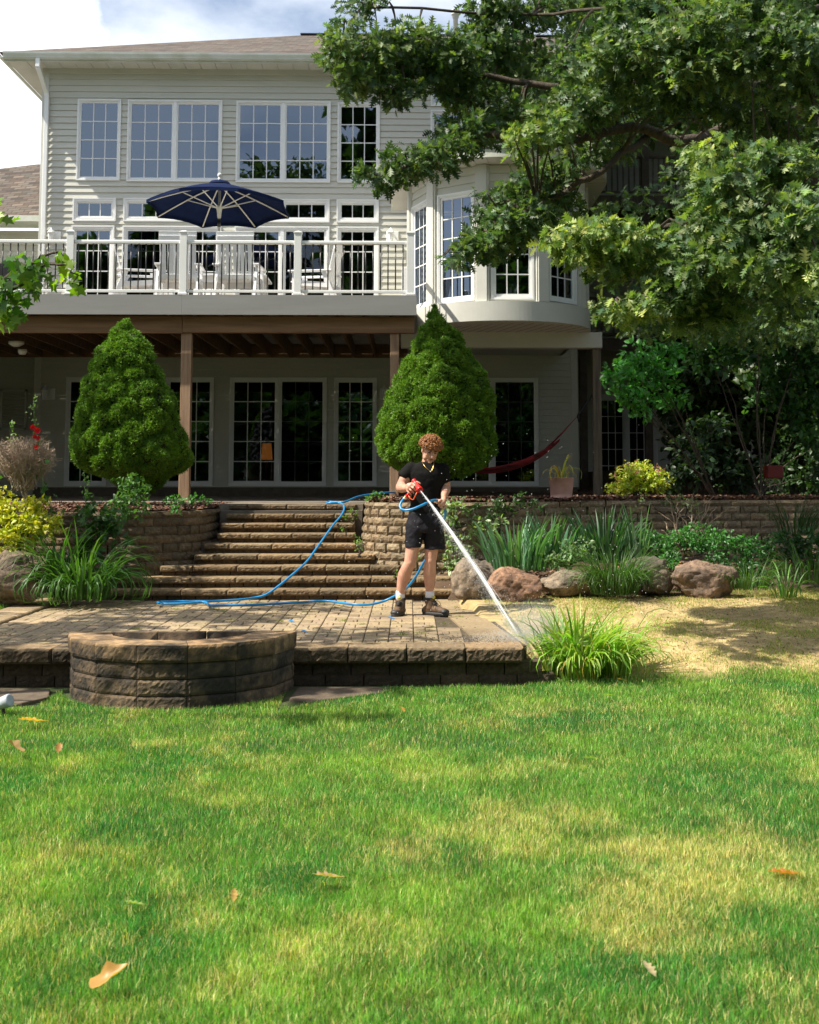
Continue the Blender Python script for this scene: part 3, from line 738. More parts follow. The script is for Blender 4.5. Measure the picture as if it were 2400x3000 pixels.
# wall left of the house under the deck (side wing lower level)
wing = empty('side_wing', (-8.5, 27, TERR), 'side wing left of the house with brown shingle roof and pale wall', 'house wing')
siding('siding_wall', -14, XL + .02, TERR, 6.8, WALL + 2.95, [], M['siding'], wing)
siding('lower_siding_wall', -14, XL - .0, TERR, DECK - .035, WALL + .64, [], M['siding'], wing)
ez = zz(652, 27); wx1 = XL + .0
uvquad('roof', [[(-16, 26.3, ez), (wx1, 26.3, ez), (wx1, 29.7, ez + 2.04), (-9.1, 29.7, ez + 2.04), (-16, 29.2, ez + 1.0)]], M['shingle'], wing)
mb = MB(); mb.box(-16, wx1, 26.18, 26.3, ez - .12, ez + .01); mb.box(-16, wx1, 26.3, 27, ez - .10, ez - .08); mb.build('gutter', M['gutter'], wing)
window(-8.3, XL - .15, 4.1, 5.6, WALL + 2.95, wing, 3, 3, 0)
# ------------------------------------------------------------------ bay
BV = [(.02, 20.35), (.36, 19.45), (1.13, 18.85), (2.06, 18.85), (2.74, 19.5), (2.95, 20.35)]
BZ0, BZ1 = 3.97, 6.0
wz0, wz1 = 1.32 + 2.764 - .0, 1.32 + 4.53
FB, FT = 1.32 + 2.44, 1.32 + 2.745   # fascia bottom and top
SZ = 1.32 + 4.92
facets = [(BV[0], BV[1]), (BV[1], BV[2]), (BV[2], BV[3]), (BV[3], BV[4]), (BV[4], BV[5])]
for i, (p, q) in enumerate(facets):
    p = Vector((*p, 0)); q = Vector((*q, 0)); d = q - p; L = d.length
    T = Matrix.Translation(p) @ Matrix.Rotation(math.atan2(d.y, d.x), 4, 'Z')
    m_ = .13 if i < 4 else .2
    hx = (m_, L - m_ - .0, wz0 + .02, wz1)
    hs = [hx] if i < 5 else []
    siding('bay_siding', 0, L, FT, SZ - .02, 0, hs, M['siding'], house, T=T, pitch=.127)
    if i < 4: window(*hx, 0, house, 3, 5, 0, T=T, casing=.044, rail=.036, glass='glass')
    mb = MB(); mb.box(-.02, L + .02, -.03, .0, SZ - .13, SZ - .02); mb.xf(T); mb.build('frieze_board', M['trim'], house)
mb = MB()
for (x, y), a in zip(BV, (-80, -52, -18, 18, 50, 85)):
    T = Matrix.Translation((x, y, 0)) @ Matrix.Rotation(R(a), 4, 'Z')
    s0 = len(mb.v); mb.box(-.085, .085, -.055, .10, FT + .002, SZ - .015)
    mb.box(-.11, -.085, -.035, .06, FT + .004, SZ - .016); mb.box(.085, .11, -.035, .06, FT + .004, SZ - .016); mb.xf(T, s0)
mb.build('pilaster', M['trim'], house, bevel=.004)
# bay side walls going back to the house
for (x, s_) in ((.02, -1), (2.95, 1)):
    T = Matrix.Translation((x, WALL if s_ < 0 else 20.35, 0)) @ Matrix.Rotation(R(-90 * -s_), 4, 'Z')
    siding('bay_siding', 0, WALL - 20.35, FB, SZ, 0, [], M['siding'], house, T=T)
# curved outline
arc = []
for k in range(73):
    t = math.pi * (1 - k / 72); arc.append((1.485 + 1.475 * math.cos(t), 20.35 - 1.62 * math.sin(t) ** .9))
def arcgrow(g): return [(1.485 + (x - 1.485) * (1 + g / 1.475), 20.35 + (y - 20.35) * (1 + g / 1.6)) for x, y in arc]
A0 = arcgrow(.04)
mb = MB(); mb.poly([(A0[0][0], WALL)] + A0 + [(A0[-1][0], WALL)], FB, FT); mb.build('bay_base', M['trim'], house)
A1 = arcgrow(.0); mb = MB(); A1c = arcgrow(-.02)
mb.poly([(A1c[0][0], 21)] + A1c + [(A1c[-1][0], 21)], FB - .012, FB - .002); mb.build('bay_soffit', M['soffit'], house)
mb = MB()
for k in range(1, 19):
    x = .05 + k * .16
    mb.bar((x - .12, 20.3, FB - .014), (x + .28, 18.9 + abs(x - 1.48) ** 2 * .5, FB - .014), .008, .006)
mb.build('soffit_seams', M['fascia'], house)
# bay roof: fascia ring, soffit, low cone
A2 = arcgrow(.33)
mb = MB(); mb.poly([(A2[0][0] - .02, 22.2)] + A2 + [(A2[-1][0], 22.2)], SZ, SZ + .13); mb.build('bay_roof_fascia', M['gutter'], house)
mb = MB(); A2b = arcgrow(.31); mb.poly([(A2b[0][0], 22.15)] + A2b + [(A2b[-1][0], 22.15)], SZ - .01, SZ - .001); mb.build('bay_roof_soffit', M['soffit'], house)
mb = MB()
for k in range(5, 70, 3):
    a, b = A2b[k], arc[k]; mb.bar((a[0], a[1], SZ - .012), (b[0], b[1], SZ - .012), .006, .004)
mb.build('soffit_seams', M['fascia'], house)
q = []; top = Vector((1.485, WALL - .02, SZ + .75))
pts = [Vector((A2[0][0] - .05, 22.25, SZ + .135))] + [Vector((x, y - .02, SZ + .135)) for x, y in A2] + [Vector((A2[-1][0] + .05, 22.25, SZ + .135))]
uvquad('bay_roof', [[a, b, top + Vector(((b.x - 1.485) * .5, 0, 0)), top + Vector(((a.x - 1.485) * .5, 0, 0))] for a, b in zip(pts, pts[1:])], M['shingle'], house)
# inside of the bay: floor and back wall
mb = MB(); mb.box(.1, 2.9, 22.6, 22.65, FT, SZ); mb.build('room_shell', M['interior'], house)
# beam under the bay and its post
b0, b1 = at(1175, 994, 20.2), at(1762, 994, 20.2)
mb = MB(); mb.box(b0.x, b1.x, 20.1, 20.35, at(1500, 1018, 20.1).z, at(1500, 972, 20.1).z); mb.build('support_beam', M['trim'], house, bevel=.004)
mb = MB(); c = at(1749, 1200, 20.25); mb.box(c.x - .07, c.x + .07, 20.18, 20.32, TERR - .1, at(1500, 1018, 20.1).z); mb.build('support_post', M['greywood'], house, bevel=.006)
# ------------------------------------------------------------------ deck
DY = 17.75
deck = empty('raised_deck', (-3, DY, TERR), 'raised deck with grey painted fascia on brown timber posts across the back of the house', 'deck')
dxr = at(1221, 890, DY).x; DXL = -17  # left end carried beyond the frame, added to shade the wall below
mb = MB(); mb.box(DXL, at(533, 890, DY).x - .003, DY, DY + .04, DECK - .29, DECK - .0); mb.box(at(533, 890, DY).x, dxr, DY - .004, DY + .036, DECK - .29, DECK)
mb.box(dxr - .04, dxr - .001, DY + .04, 20.3, DECK - .29, DECK - .001)
mb.build('fascia_board', M['fascia'], deck)
mb = MB(); y = DY + .05
while y < WALL - .02: mb.box(DXL, dxr, y, y + .135, DECK - .03, DECK - .002); y += .142
mb.box(DXL, XL - .03, WALL - .01, WALL + .62, DECK - .03, DECK - .002)  # added boards close the gap and keep sun off the lower wall
mb.build('deck_boards', M['deckboard'], deck)
mb = MB(); bz1, bz0 = DECK - .292, at(600, 976, 18).z
mb.box(DXL, at(537, 940, 18).x, 17.92, 18.0, bz0 - .01, bz1); mb.box(at(538, 940, 18).x, at(1214, 940, 18).x, 17.915, 17.995, bz0, bz1)
mb.box(DXL, at(1214, 940, 18).x, 18.06, 18.12, bz0 + .01, bz1)
mb.build('beam', M['beam'], deck, bevel=.004)
mb = MB(); x = -16.9
while x < 0: mb.box(x, x + .04, 18.0 + .001, WALL - .06, DECK - .29, DECK - .035); x += .405
mb.box(DXL, 0, WALL - .055, WALL - .04, DECK - .30, DECK - .035)
mb.build('joists', M['beam'], deck)
for px in (-180, 545, 1156):
    c = at(px, 1200, 18.03); w_ = .075 if px < 1000 else .065
    mb = MB().box(c.x - w_, c.x + w_, 17.96, 18.10, TERR - .08, bz0 - .001); mb.build('support_post', M['post'], deck, bevel=.006)
# smoke detector like fixtures under the deck
for k, (px, py) in enumerate(((48, 1010), (66, 1033))):
    c = at(px, py, 19.5); MB().lathe([(0, .05), (.12 if k == 0 else .07, .05), (.12 if k == 0 else .07, .01), (.05, -.03), (0, -.035)], 16, c).build('ceiling_fixture', M['white'], deck, True)
# railing
rail = empty('deck_railing', (-3, DY, DECK), 'white deck railing with black balusters running along the front of the raised deck', 'railing')
ppx = (-130, 204, 536, 872, 1203); zt_ = zz(668, DY); zr1, zr0 = zz(698, DY), zz(709, DY); zb1, zb0 = zz(846, DY), zz(854, DY)
pxs = [at(p, 760, DY).x for p in ppx]
for x in pxs:
    mb = MB(); mb.box(x - .052, x + .052, DY + .01, DY + .114, DECK, zt_ - .04); mb.box(x - .065, x + .065, DY - .003, DY + .127, DECK + .0, DECK + .03)
    mb.box(x - .062, x + .062, DY, DY + .124, zt_ - .04, zt_ - .022); mb.lathe([(.087, zt_ - .022), (.01, zt_)], 4, (x, DY + .062, 0), Matrix.Rotation(R(45), 3, 'Z'))
    mb.build('railing_post', M['white'], rail, bevel=.003)
for a, b in zip(pxs, pxs[1:]):
    mb = MB(); mb.box(a + .053, b - .053, DY + .03, DY + .10, zr0, zr1); mb.build('top_rail', M['white'], rail, bevel=.012, seg=2)
    mb = MB(); mb.box(a + .053, b - .053, DY + .04, DY + .09, zb0, zb1); mb.build('bottom_rail', M['white'], rail, bevel=.004)
    n = 15
    for k in range(1, n):
        x = a + (b - a) * k / n; mb = MB().tube([(x, DY + .065, zb1 - .002), (x, DY + .065, zr0 + .002)], .0095, 8); mb.build('baluster', M['black'], rail, True)
# return rail to the bay
x = pxs[-1]
mb = MB().box(x - .03, x + .03, DY + .12, 19.6, zr0, zr1); mb.build('top_rail', M['white'], rail, bevel=.01)
mb = MB().box(x - .02, x + .02, DY + .12, 19.6, zb0, zb1); mb.build('bottom_rail', M['white'], rail)
for k in range(1, 14):
    y = DY + .12 + k * .107; mb = MB().tube([(x, y, zb1 - .002), (x, y, zr0 + .002)], .0095, 6); mb.build('baluster', M['black'], rail, True)
mb = MB(); mb.box(x - .14, x - .04, 19.7, 19.8, DECK, DECK + .75); mb.build('railing_post', M['white'], rail, bevel=.003)
# ------------------------------------------------------------------ wooden porch on the right
porch = empty('wooden_porch', (6, 26, TERR), 'dark weathered two level wooden porch half hidden behind the oak at the right', 'porch')
PYY = 26.5
lev = [zz(560, PYY), zz(988, PYY)]
pw = [at(p, 600, PYY).x for p in (1705, 1893, 2063, 2240, 2420)]
for x in pw:
    MB().box(x - .08, x + .08, PYY, PYY + .16, TERR - .1, zz(240, PYY)).build('porch_post', M['darkwood'], porch)
for z in lev:
    MB().box(pw[0] - .3, pw[-1] + 2, PYY - .04, PYY - .003, z - .28, z).build('floor_beam', M['greywood' if z > 5 else 'darkwood'], porch)
    MB().box(pw[0] - .3, pw[-1] + 2, PYY - .0, 30, z - .06, z - .01).build('porch_floor', M['darkwood'], porch)
    for a, b in zip(pw, pw[1:]):
        MB().box(a + .081, b - .081, PYY + .02, PYY + .10, z + .86, z + .91).build('porch_rail', M['darkwood'], porch); MB().box(a + .081, b - .081, PYY + .04, PYY + .08, z + .07, z + .12).build('porch_rail', M['darkwood'], porch)
        mb = MB(); q = a + .16
        while q < b - .12: mb.box(q, q + .035, PYY + .045, PYY + .075, z + .12, z + .86); q += .125
        tag(mb.build('porch_balusters', M['greywood'], porch))
MB().box(pw[0] - .3, pw[-1] + 2, PYY - .3, 30, zz(240, PYY), zz(225, PYY)).build('porch_roof', M['darkwood'], porch)
hs = [(at(1835, 1300, 28.5).x, at(1925, 1300, 28.5).x + .1, TERR + .12, TERR + 2.3)]
siding('back_siding', XR, 16, TERR, zz(240, 28), 28.5, [(at(1745, 1300, 28.5).x, at(1925, 1300, 28.5).x, TERR + .12, TERR + 2.3)], M['siding'], porch)
mb = MB(); mb.box(XR + .1, 15.5, 28.9, 28.95, TERR, zz(240, 28)); mb.box(XR + .1, 15.5, 28.55, 28.9, TERR + 2.5, TERR + 2.55); mb.build('room_shell', M['interior'], porch)
window(at(1745, 1300, 28.5).x, at(1925, 1300, 28.5).x, TERR + .12, TERR + 2.3, 28.5, porch, 3, 5, 1, name='patio_door', glass='glass_low')
# ------------------------------------------------------------------ umbrella
c = at(643, 600, 21.3); ux = c.x; uy = 21.3
um = empty('patio_umbrella', (ux, uy, DECK), 'open navy blue market umbrella standing over the white chairs on the raised deck', 'umbrella')
UR = 1.27; zap = 6.50; zrim = 6.07
def up(a, r):
    t = r / UR; z = zap - (zap - zrim) * (t ** 1.25) - .0
    z -= (-math.cos(a)) * 0
    y = -math.cos(a) * r
    return Vector((ux + math.sin(a) * r, uy + y, z - .07 * (y / UR)))
vs = []; fs = []; NR = 8; NS = 6
for j in range(NR + 1):
    r = UR * j / NR
    for k in range(8 * NS):
        f = (k % NS) / NS; a = R(22.5 + 45 * (k / NS)); cr_ = math.cos(R(22.5)) / math.cos(R(22.5) - R(45) * f)
        sag = math.sin(math.pi * f) * .02 * (j / NR)
        rr2 = r * cr_ * (1 - .03 * math.sin(math.pi * f) * (j / NR)); p = up(a, rr2); p.z -= sag; vs.append(p)
K = 8 * NS
for j in range(NR):
    for k in range(K): fs.append((j * K + k, j * K + (k + 1) % K, (j + 1) * K + (k + 1) % K, (j + 1) * K + k))
mb = MB().add(vs, fs); o = mb.build('canopy', M['navy'], um, True); so_ = o.modifiers.new('s', 'SOLIDIFY'); so_.thickness = .006
# hanging edge
mb = MB(); n0 = NR * K; e = [vs[n0 + k] for k in range(K)]; e2 = [v + Vector((0, 0, -.05)) for v in e]
mb.add(e + e2, [(k, (k + 1) % K, K + (k + 1) % K, K + k) for k in range(K)])
mb.build('canopy_edge', M['navy'], um)
MB().lathe([(.0, .05), (.16, .02), (.2, -.03)], 16, (ux, uy, zap + .02)).build('vent_cap', M['navy'], um, True)
MB().lathe([(.0, .15), (.03, .14), (.045, .11), (.03, .075), (.02, .06), (.035, .05), (.03, .02), (.02, 0)], 14, (ux, uy, zap + .05)).build('finial', M['alu'], um, True)
MB().tube([(ux, uy, DECK), (ux, uy, zap)], .024, 12).build('pole', M['alu'], um, True)
MB().lathe([(.0, .09), (.05, .085), (.06, .05), (.045, 0), (.035, -.1), (.03, -.14)], 12, (ux, uy, 6.03)).build('slider_hub', M['alu'], um, True)
MB().lathe([(.025, .0), (.03, 0), (.03, -.14), (.025, -.14)], 12, (ux, uy, 5.87)).build('grip', M['black'], um, True)
MB().lathe([(.0, .07), (.05, .07), (.07, .03), (.26, .02), (.27, 0)], 20, (ux, uy, DECK)).build('base', M['alu'], um, True)
for k in range(8):
    a = R(22.5 + 45 * k); pts = [up(a, UR * t) + Vector((0, 0, -.03)) for t in np.linspace(.04, .985, 7)]
    rb = MB().tube(pts, .0125, 6).build('rib', M['alu'], um)
    MB().tube([Vector((ux, uy, 6.06)), up(a, UR * .50) + Vector((0, 0, -.045))], .010, 6).build('strut', M['alu'], rb)
# ------------------------------------------------------------------ chairs
def make_chair(label):
    t = empty('deck_chair', (0, 0, 0), label, 'chair', 'white slatted chairs on the deck')
    m = M['plastic_w']; w2 = .27
    mb = MB()
    for k in range(6): y = -.22 + k * .095; mb.box(-w2, w2, y, y + .08, .36 + .045 * (k / 5), .38 + .045 * (k / 5))
    mb.build('seat', m, t, bevel=.003)
    Tb = Matrix.Translation((0, -.24, .33)) @ Matrix.Rotation(R(12), 4, 'X')
    mb = MB()
    for k in range(5):
        x = -w2 + k * .112; h = .74 - .0 * abs(k - 2)
        mb.box(x, x + .09, 0, .02, 0, h)
    mb.box(-w2 - .01, w2 + .01, -.022, -.002, .03, .10); mb.box(-w2 - .01, w2 + .01, -.022, -.002, .60, .68); mb.box(-w2 - .012, w2 + .012, -.001, .021, .68, .745); mb.xf(Tb)
    mb.build('backrest', m, t, bevel=.003)
    for sx in (-1, 1):
        x = sx * (w2 + .03)
        MB().box(x - .02, x + .02, .22, .30, 0, .56).build('leg', m, t, bevel=.003)
        MB().bar((x, -.42, .0), (x, -.20, .56), .04, .07, (0, 1, 0)).build('leg', m, t, bevel=.003)
        MB().box(x - .055, x + .055, -.34, .36, .56, .585).build('armrest', m, t, bevel=.005)
        MB().bar((x * .93, -.34, .34), (x * .93, .30, .40), .03, .08).build('side_rail', m, t)
    return t
def place(o, x, y, rz): o.location = (x, y, DECK); o.rotation_euler.z = rz
def copy_tree(o, parent=None):
    c_ = o.copy(); col.objects.link(c_)
    if parent: c_.parent = parent
    for ch in list(o.children): copy_tree(ch, c_)
    return c_
chair0 = make_chair('x')
cl = [(527, 18.75, 4, 'white slatted chair seen from behind, left of the umbrella pole behind the railing'), (702, 18.75, -3, 'white slatted chair seen from behind, right of the umbrella pole behind the railing'),
      (408, 19.3, -78, 'white chair at the left end of the deck table, facing right'), (925, 19.3, 80, 'white chair at the right end of the deck table, its back leaning right'),
      (600, 21.9, 178, 'white chair on the far side of the deck table, facing the railing')]
for i, (px, y, a, lab) in enumerate(cl):
    o = chair0 if i == 0 else copy_tree(chair0); place(o, at(px, 850, y).x, y, R(a)); o['label'] = lab
tb = empty('deck_table', (ux, 20.7, DECK), 'long white slatted table under the navy umbrella on the deck', 'table')
mb = MB()
for k in range(8): mb.box(ux - .95, ux + .95, 20.2 + k * .125, 20.2 + k * .125 + .11, DECK + .70, DECK + .73)
mb.build('table_top', M['plastic_w'], tb); MB().box(ux - .85, ux + .85, 20.3, 20.34, DECK + .60, DECK + .70).box(ux - .85, ux + .85, 21.0, 21.04, DECK + .60, DECK + .70).build('apron', M['plastic_w'], tb)
for sx in (-.85, .85):
    for yy_ in (20.32, 21.02): MB().box(ux + sx - .045, ux + sx + .045, yy_ - .045, yy_ + .045, DECK, DECK + .70).build('leg', M['plastic_w'], tb)
# dark grill at left on the deck
c = at(55, 815, 21)
gr_ = empty('covered_grill', (c.x, 21, DECK), 'dark grill standing behind the railing at the far left of the deck', 'grill')
mb = MB().box(c.x - .35, c.x + .35, 20.75, 21.2, DECK + .12, DECK + .72); mb.build('cabinet', M['black'], gr_, bevel=.02, seg=2)
pr = [(c.x - .35, DECK + .73), (c.x - .35, DECK + .85), (c.x - .25, DECK + .98), (c.x + .25, DECK + .98), (c.x + .35, DECK + .85), (c.x + .35, DECK + .73)]
MB().add([(x, 20.75, z) for x, z in pr] + [(x, 21.2, z) for x, z in pr], [(0, 1, 2, 3, 4, 5), (11, 10, 9, 8, 7, 6)] + [(i, (i + 1) % 6, 6 + (i + 1) % 6, 6 + i) for i in range(6)]).build('lid', M['black'], gr_)
for sx in (-.28, .28): MB().box(c.x + sx - .03, c.x + sx + .03, 20.85, 21.1, DECK, DECK + .12).build('caster', M['black'], gr_)
# ------------------------------------------------------------------ hammock
M['hammock'] = mat('hammock_cloth', (.36, .018, .03), (.03, .010, .014), .85, 1.6, .5, 80, stretch=(.4, 6, 14), dist=.01)
M['strap'] = mat('black_strap', (.012, .012, .014), None, .7)
hm = empty('hammock', tuple(at(1690, 1215, 20.2)), 'dark red cloth hammock slung from the right bay post, drooping behind the right cone tree', 'hammock')
curve = [(1735, 1157, 20.25), (1693, 1218, 20.2), (1672, 1247, 20.15), (1640, 1283, 20.1), (1600, 1315, 20.05), (1555, 1340, 20.0), (1500, 1358, 20.0), (1440, 1368, 20.0), (1370, 1365, 20.0), (1300, 1340, 20.0), (1240, 1290, 20), (1200, 1230, 20.05), (1163, 1165, 18.1)]
cp = [at(*q) for q in curve]
MB().tube([cp[0], cp[1]], .016, 8).build('strap', M['strap'], hm)
MB().tube([cp[-2], cp[-1]], .016, 8).build('strap', M['strap'], hm)
mb = MB(); cc = cp[1]; mb.tube([cc, cc + Vector((.01, -.01, -.02)), cc + Vector((.015, 0, -.11))], [.02, .026, .006], 8); mb.build('loose_knot', M['strap'], hm)
mb = MB()
for k in range(11):
    f = (k - 5) / 5; e_ = cp[4] + Vector((0, .10 * f, .035 * abs(f) - .02)); mb.tube([cp[1], cp[1].lerp(e_, .5) + Vector((0, .02 * f, -.02)), e_], .004, 5)
mb.build('hammock_strings', M['hammock'], hm)
mb = MB(); wid = [.04, .08, .11, .13, .14, .13, .11, .08, .05]; P = cp[3:12]
for i, p in enumerate(P):
    w_ = wid[i]
    for k in range(9):
        f = (k - 4) / 4; mb.v.append(tuple(p + Vector((0, w_ * 1.9 * f, -w_ * (1 - f * f) * .75 + .02 * math.sin(k * 2.3 + i)))))
for i in range(len(P) - 1):
    for k in range(8): a = i * 9 + k; mb.f.append((a, a + 1, a + 10, a + 9))
o = mb.build('cloth', M['hammock'], hm, True); q_ = o.modifiers.new('s', 'SOLIDIFY'); q_.thickness = .02; q_ = o.modifiers.new('u', 'SUBSURF'); q_.levels = q_.render_levels = 2
# ------------------------------------------------------------------ boulders
def boulder(px, py, Y, w_, h_, d_, seed, label, cc=(1, 1, 1), zb=None):
    bm = MB(); n, m_ = 90, 60; vs = []
    rs = np.random.default_rng(seed); b = at(px, py, Y); z0 = b.z
    th = np.linspace(0, 2 * math.pi, n, endpoint=False); ph = np.linspace(-.5 * math.pi + .1, .5 * math.pi - .05, m_)
    T, Pp = np.meshgrid(th, ph); x = np.cos(Pp) * np.cos(T); y = np.cos(Pp) * np.sin(T); z = np.sin(Pp)
    # superellipsoid with planes chopped off
    v = np.stack([np.sign(x) * np.abs(x) ** .8, np.sign(y) * np.abs(y) ** .8, np.sign(z) * np.abs(z) ** .8], -1).reshape(-1, 3)
    for k in range(13):
        nrm = rs.normal(size=3); nrm /= np.linalg.norm(nrm); dd = rs.uniform(.62, .92); t = v @ nrm - dd; v = v - np.clip(t, 0, None)[:, None] * nrm * .85
    f = fbm(v[:, 0] + seed, v[:, 1], v[:, 2], 1.7, 4) - .5; f2 = fbm(v[:, 0], v[:, 1] + seed, v[:, 2], 6, 3) - .5
    f3 = fbm(v[:, 0], v[:, 1], v[:, 2] + seed, 13, 3) - .5; v = v * (1 + f[:, None] * .45 + f2[:, None] * .16 - np.abs(f3)[:, None] * .09)
    v = v * np.array([w_ / 2, d_ / 2, h_ / 2]) + np.array([b.x, Y + d_ * .3, z0 + h_ * .20])
    I = np.arange(n * m_).reshape(m_, n); q = np.stack([I[:-1], np.roll(I[:-1], -1, 1), np.roll(I[1:], -1, 1), I[1:]], -1).reshape(-1, 4)
    top = I[-1][None, :]
    k = (.85 + .3 * fbm(v[:, 0], v[:, 1], v[:, 2], 5))[:, None]
    o = npmesh('boulder', v, [q, top], M['rock'], None, np.array([cc]) * k, True)
    return tag(o, label, 'boulder', 'boulders edging the planting beds')
boulder(1402, 1742, 12.95, .54, .56, .5, 3, 'grey brown boulder behind the water jet, left of the reddish one', (.95, .92, .85))
boulder(1515, 1752, 12.75, .56, .46, .5, 14, 'reddish rounded boulder right of the water jet', (1.25, .88, .70))
boulder(1660, 1735, 13.0, .68, .34, .5, 7, 'long flat grey boulder below the pale leafy plant', (1.0, .98, .92))
boulder(1905, 1725, 13.1, .52, .46, .5, 9, 'grey rounded boulder just right of the dark grass tuft', (.88, .86, .82))
boulder(2075, 1740, 12.95, .72, .48, .55, 12, 'pinkish peaked boulder farthest to the right', (1.05, .88, .8))
boulder(25, 1752, 12.9, .78, .66, .6, 21, 'large tan boulder cut by the left edge of the picture', (1.1, .97, .82))
# ------------------------------------------------------------------ plants
def unit(a): return a / np.maximum(np.linalg.norm(a, axis=1, keepdims=True), 1e-9)
def scatter(name, P, D, Nn, size, tv, tf, colr, m, parent=None, wid=None):
    P = np.asarray(P); n = len(P); D = unit(D); Nn = Nn - D * (Nn * D).sum(1, keepdims=True); Nn = unit(Nn); X = np.cross(D, Nn)
    tv = np.asarray(tv, float); size = np.broadcast_to(np.asarray(size, float), (n,)); wid = size if wid is None else np.broadcast_to(wid, (n,))
    V = P[:, None, :] + X[:, None, :] * tv[None, :, 0:1] * wid[:, None, None] + D[:, None, :] * tv[None, :, 1:2] * size[:, None, None] + Nn[:, None, :] * tv[None, :, 2:3] * size[:, None, None]
    k = len(tv); fa = []
    for f in tf: fa.append((np.asarray(f)[None] + (np.arange(n) * k)[:, None, None]).reshape(-1, np.asarray(f).shape[1]))
    C = np.repeat(colr, k, 0)
    return npmesh(name, V.reshape(-1, 3), fa, m, parent, C)
# leaf templates
LEAF = ([(0, 0, 0), (-.30, .35, .08), (0, .4, 0), (.30, .35, .08), (-.2, .75, .04), (0, .8, -.03), (.2, .75, .04), (0, 1.05, -.12)], [np.array([[0, 2, 1, 1]])[:, :3], np.array([[0, 3, 2]]), np.array([[1, 2, 5, 4], [2, 3, 6, 5]]), np.array([[4, 5, 7], [5, 6, 7]])])
def oak_template():
    t = [.16, .22, .34, .42, .54, .62, .74, .82, .92, 1.0]; w = [.03, .10, .27, .045, .38, .05, .31, .04, .12, .0]
    lean = [.0, .04, .09, .0, .10, .0, .10, .0, .03, .0]
    v = [(0, 0, 0)]; cur = lambda y: -.16 * y * y
    for a, b, l in zip(t, w, lean): v += [(-b, a + l, .05 * b / .3 + cur(a)), (0, a, cur(a)), (b, a + l, .05 * b / .3 + cur(a))]
    tri = [(0, 2, 1), (0, 3, 2)]; quad = []
    for i in range(len(t) - 1):
        o = 1 + 3 * i; quad += [(o, o + 1, o + 4, o + 3), (o + 1, o + 2, o + 5, o + 4)]
    return v, [np.array(tri), np.array(quad)]
OAK = oak_template()
MAPLE = ([(0, 0, 0), (-.42, .12, .03), (-.22, .32, 0), (-.55, .62, .05), (-.2, .62, 0), (0, 1.0, -.12), (.2, .62, 0), (.55, .62, .05), (.22, .32, 0), (.42, .12, .03), (0, .4, -.02)],
         [np.array([[0, 10, 1], [1, 10, 2], [2, 10, 3], [3, 10, 4], [4, 10, 5], [5, 10, 6], [6, 10, 7], [7, 10, 8], [8, 10, 9], [9, 10, 0]])])
def rn(*s): return RNG.normal(size=s)
def colmix(n, cols, var=.18, w=None):
    c = np.array(cols); i = RNG.choice(len(c), n, p=w); return c[i] * (1 + var * rn(n, 1)).clip(.5, 1.6) * (1 + .06 * rn(n, 3))
G_OAK = [(.040, .085, .038), (.055, .105, .04), (.08, .135, .05), (.12, .185, .06)]
def clumps(centers, radii, ncl, per, spread, up_=.3, droop=.25):
    "leaf clumps in ellipsoids; returns leaf positions, directions"
    P = []; D = []
    for c_, r_, nc in zip(centers, radii, ncl):
        q = rn(nc, 3); q = unit(q) * (RNG.random((nc, 1)) ** .45); tips = np.array(c_) + q * np.array(r_)
        out = q * np.array([1, 1, .5]); out = unit(out + .4 * rn(nc, 3))
        t = np.repeat(tips, per, 0); d = unit(np.repeat(out, per, 0) * .7 + rn(nc * per, 3) * .75 + np.array([0, 0, -droop]))
        P.append(t + rn(nc * per, 3) * spread * .5); D.append(d)
    return np.concatenate(P), np.concatenate(D)
def tree_limbs(mb, pts, r0, r1, n=8):
    P = [Vector(p) for p in pts]; D = []
    for i in range(len(P) - 1):
        a, b, c_, d = P[max(i - 1, 0)], P[i], P[i + 1], P[min(i + 2, len(P) - 1)]
        for k in range(5):
            t = k / 5; D.append(.5 * ((2 * b) + (c_ - a) * t + (2 * a - 5 * b + 4 * c_ - d) * t * t + (3 * b - a - 3 * c_ + d) * t ** 3))
    D.append(P[-1]); N_ = len(D)
    D = [p + Vector(RNG.normal(size=3)) * .012 for p in D]
    mb.tube(D, [r0 + (r1 - r0) * (i / (N_ - 1)) for i in range(N_)], n); return D
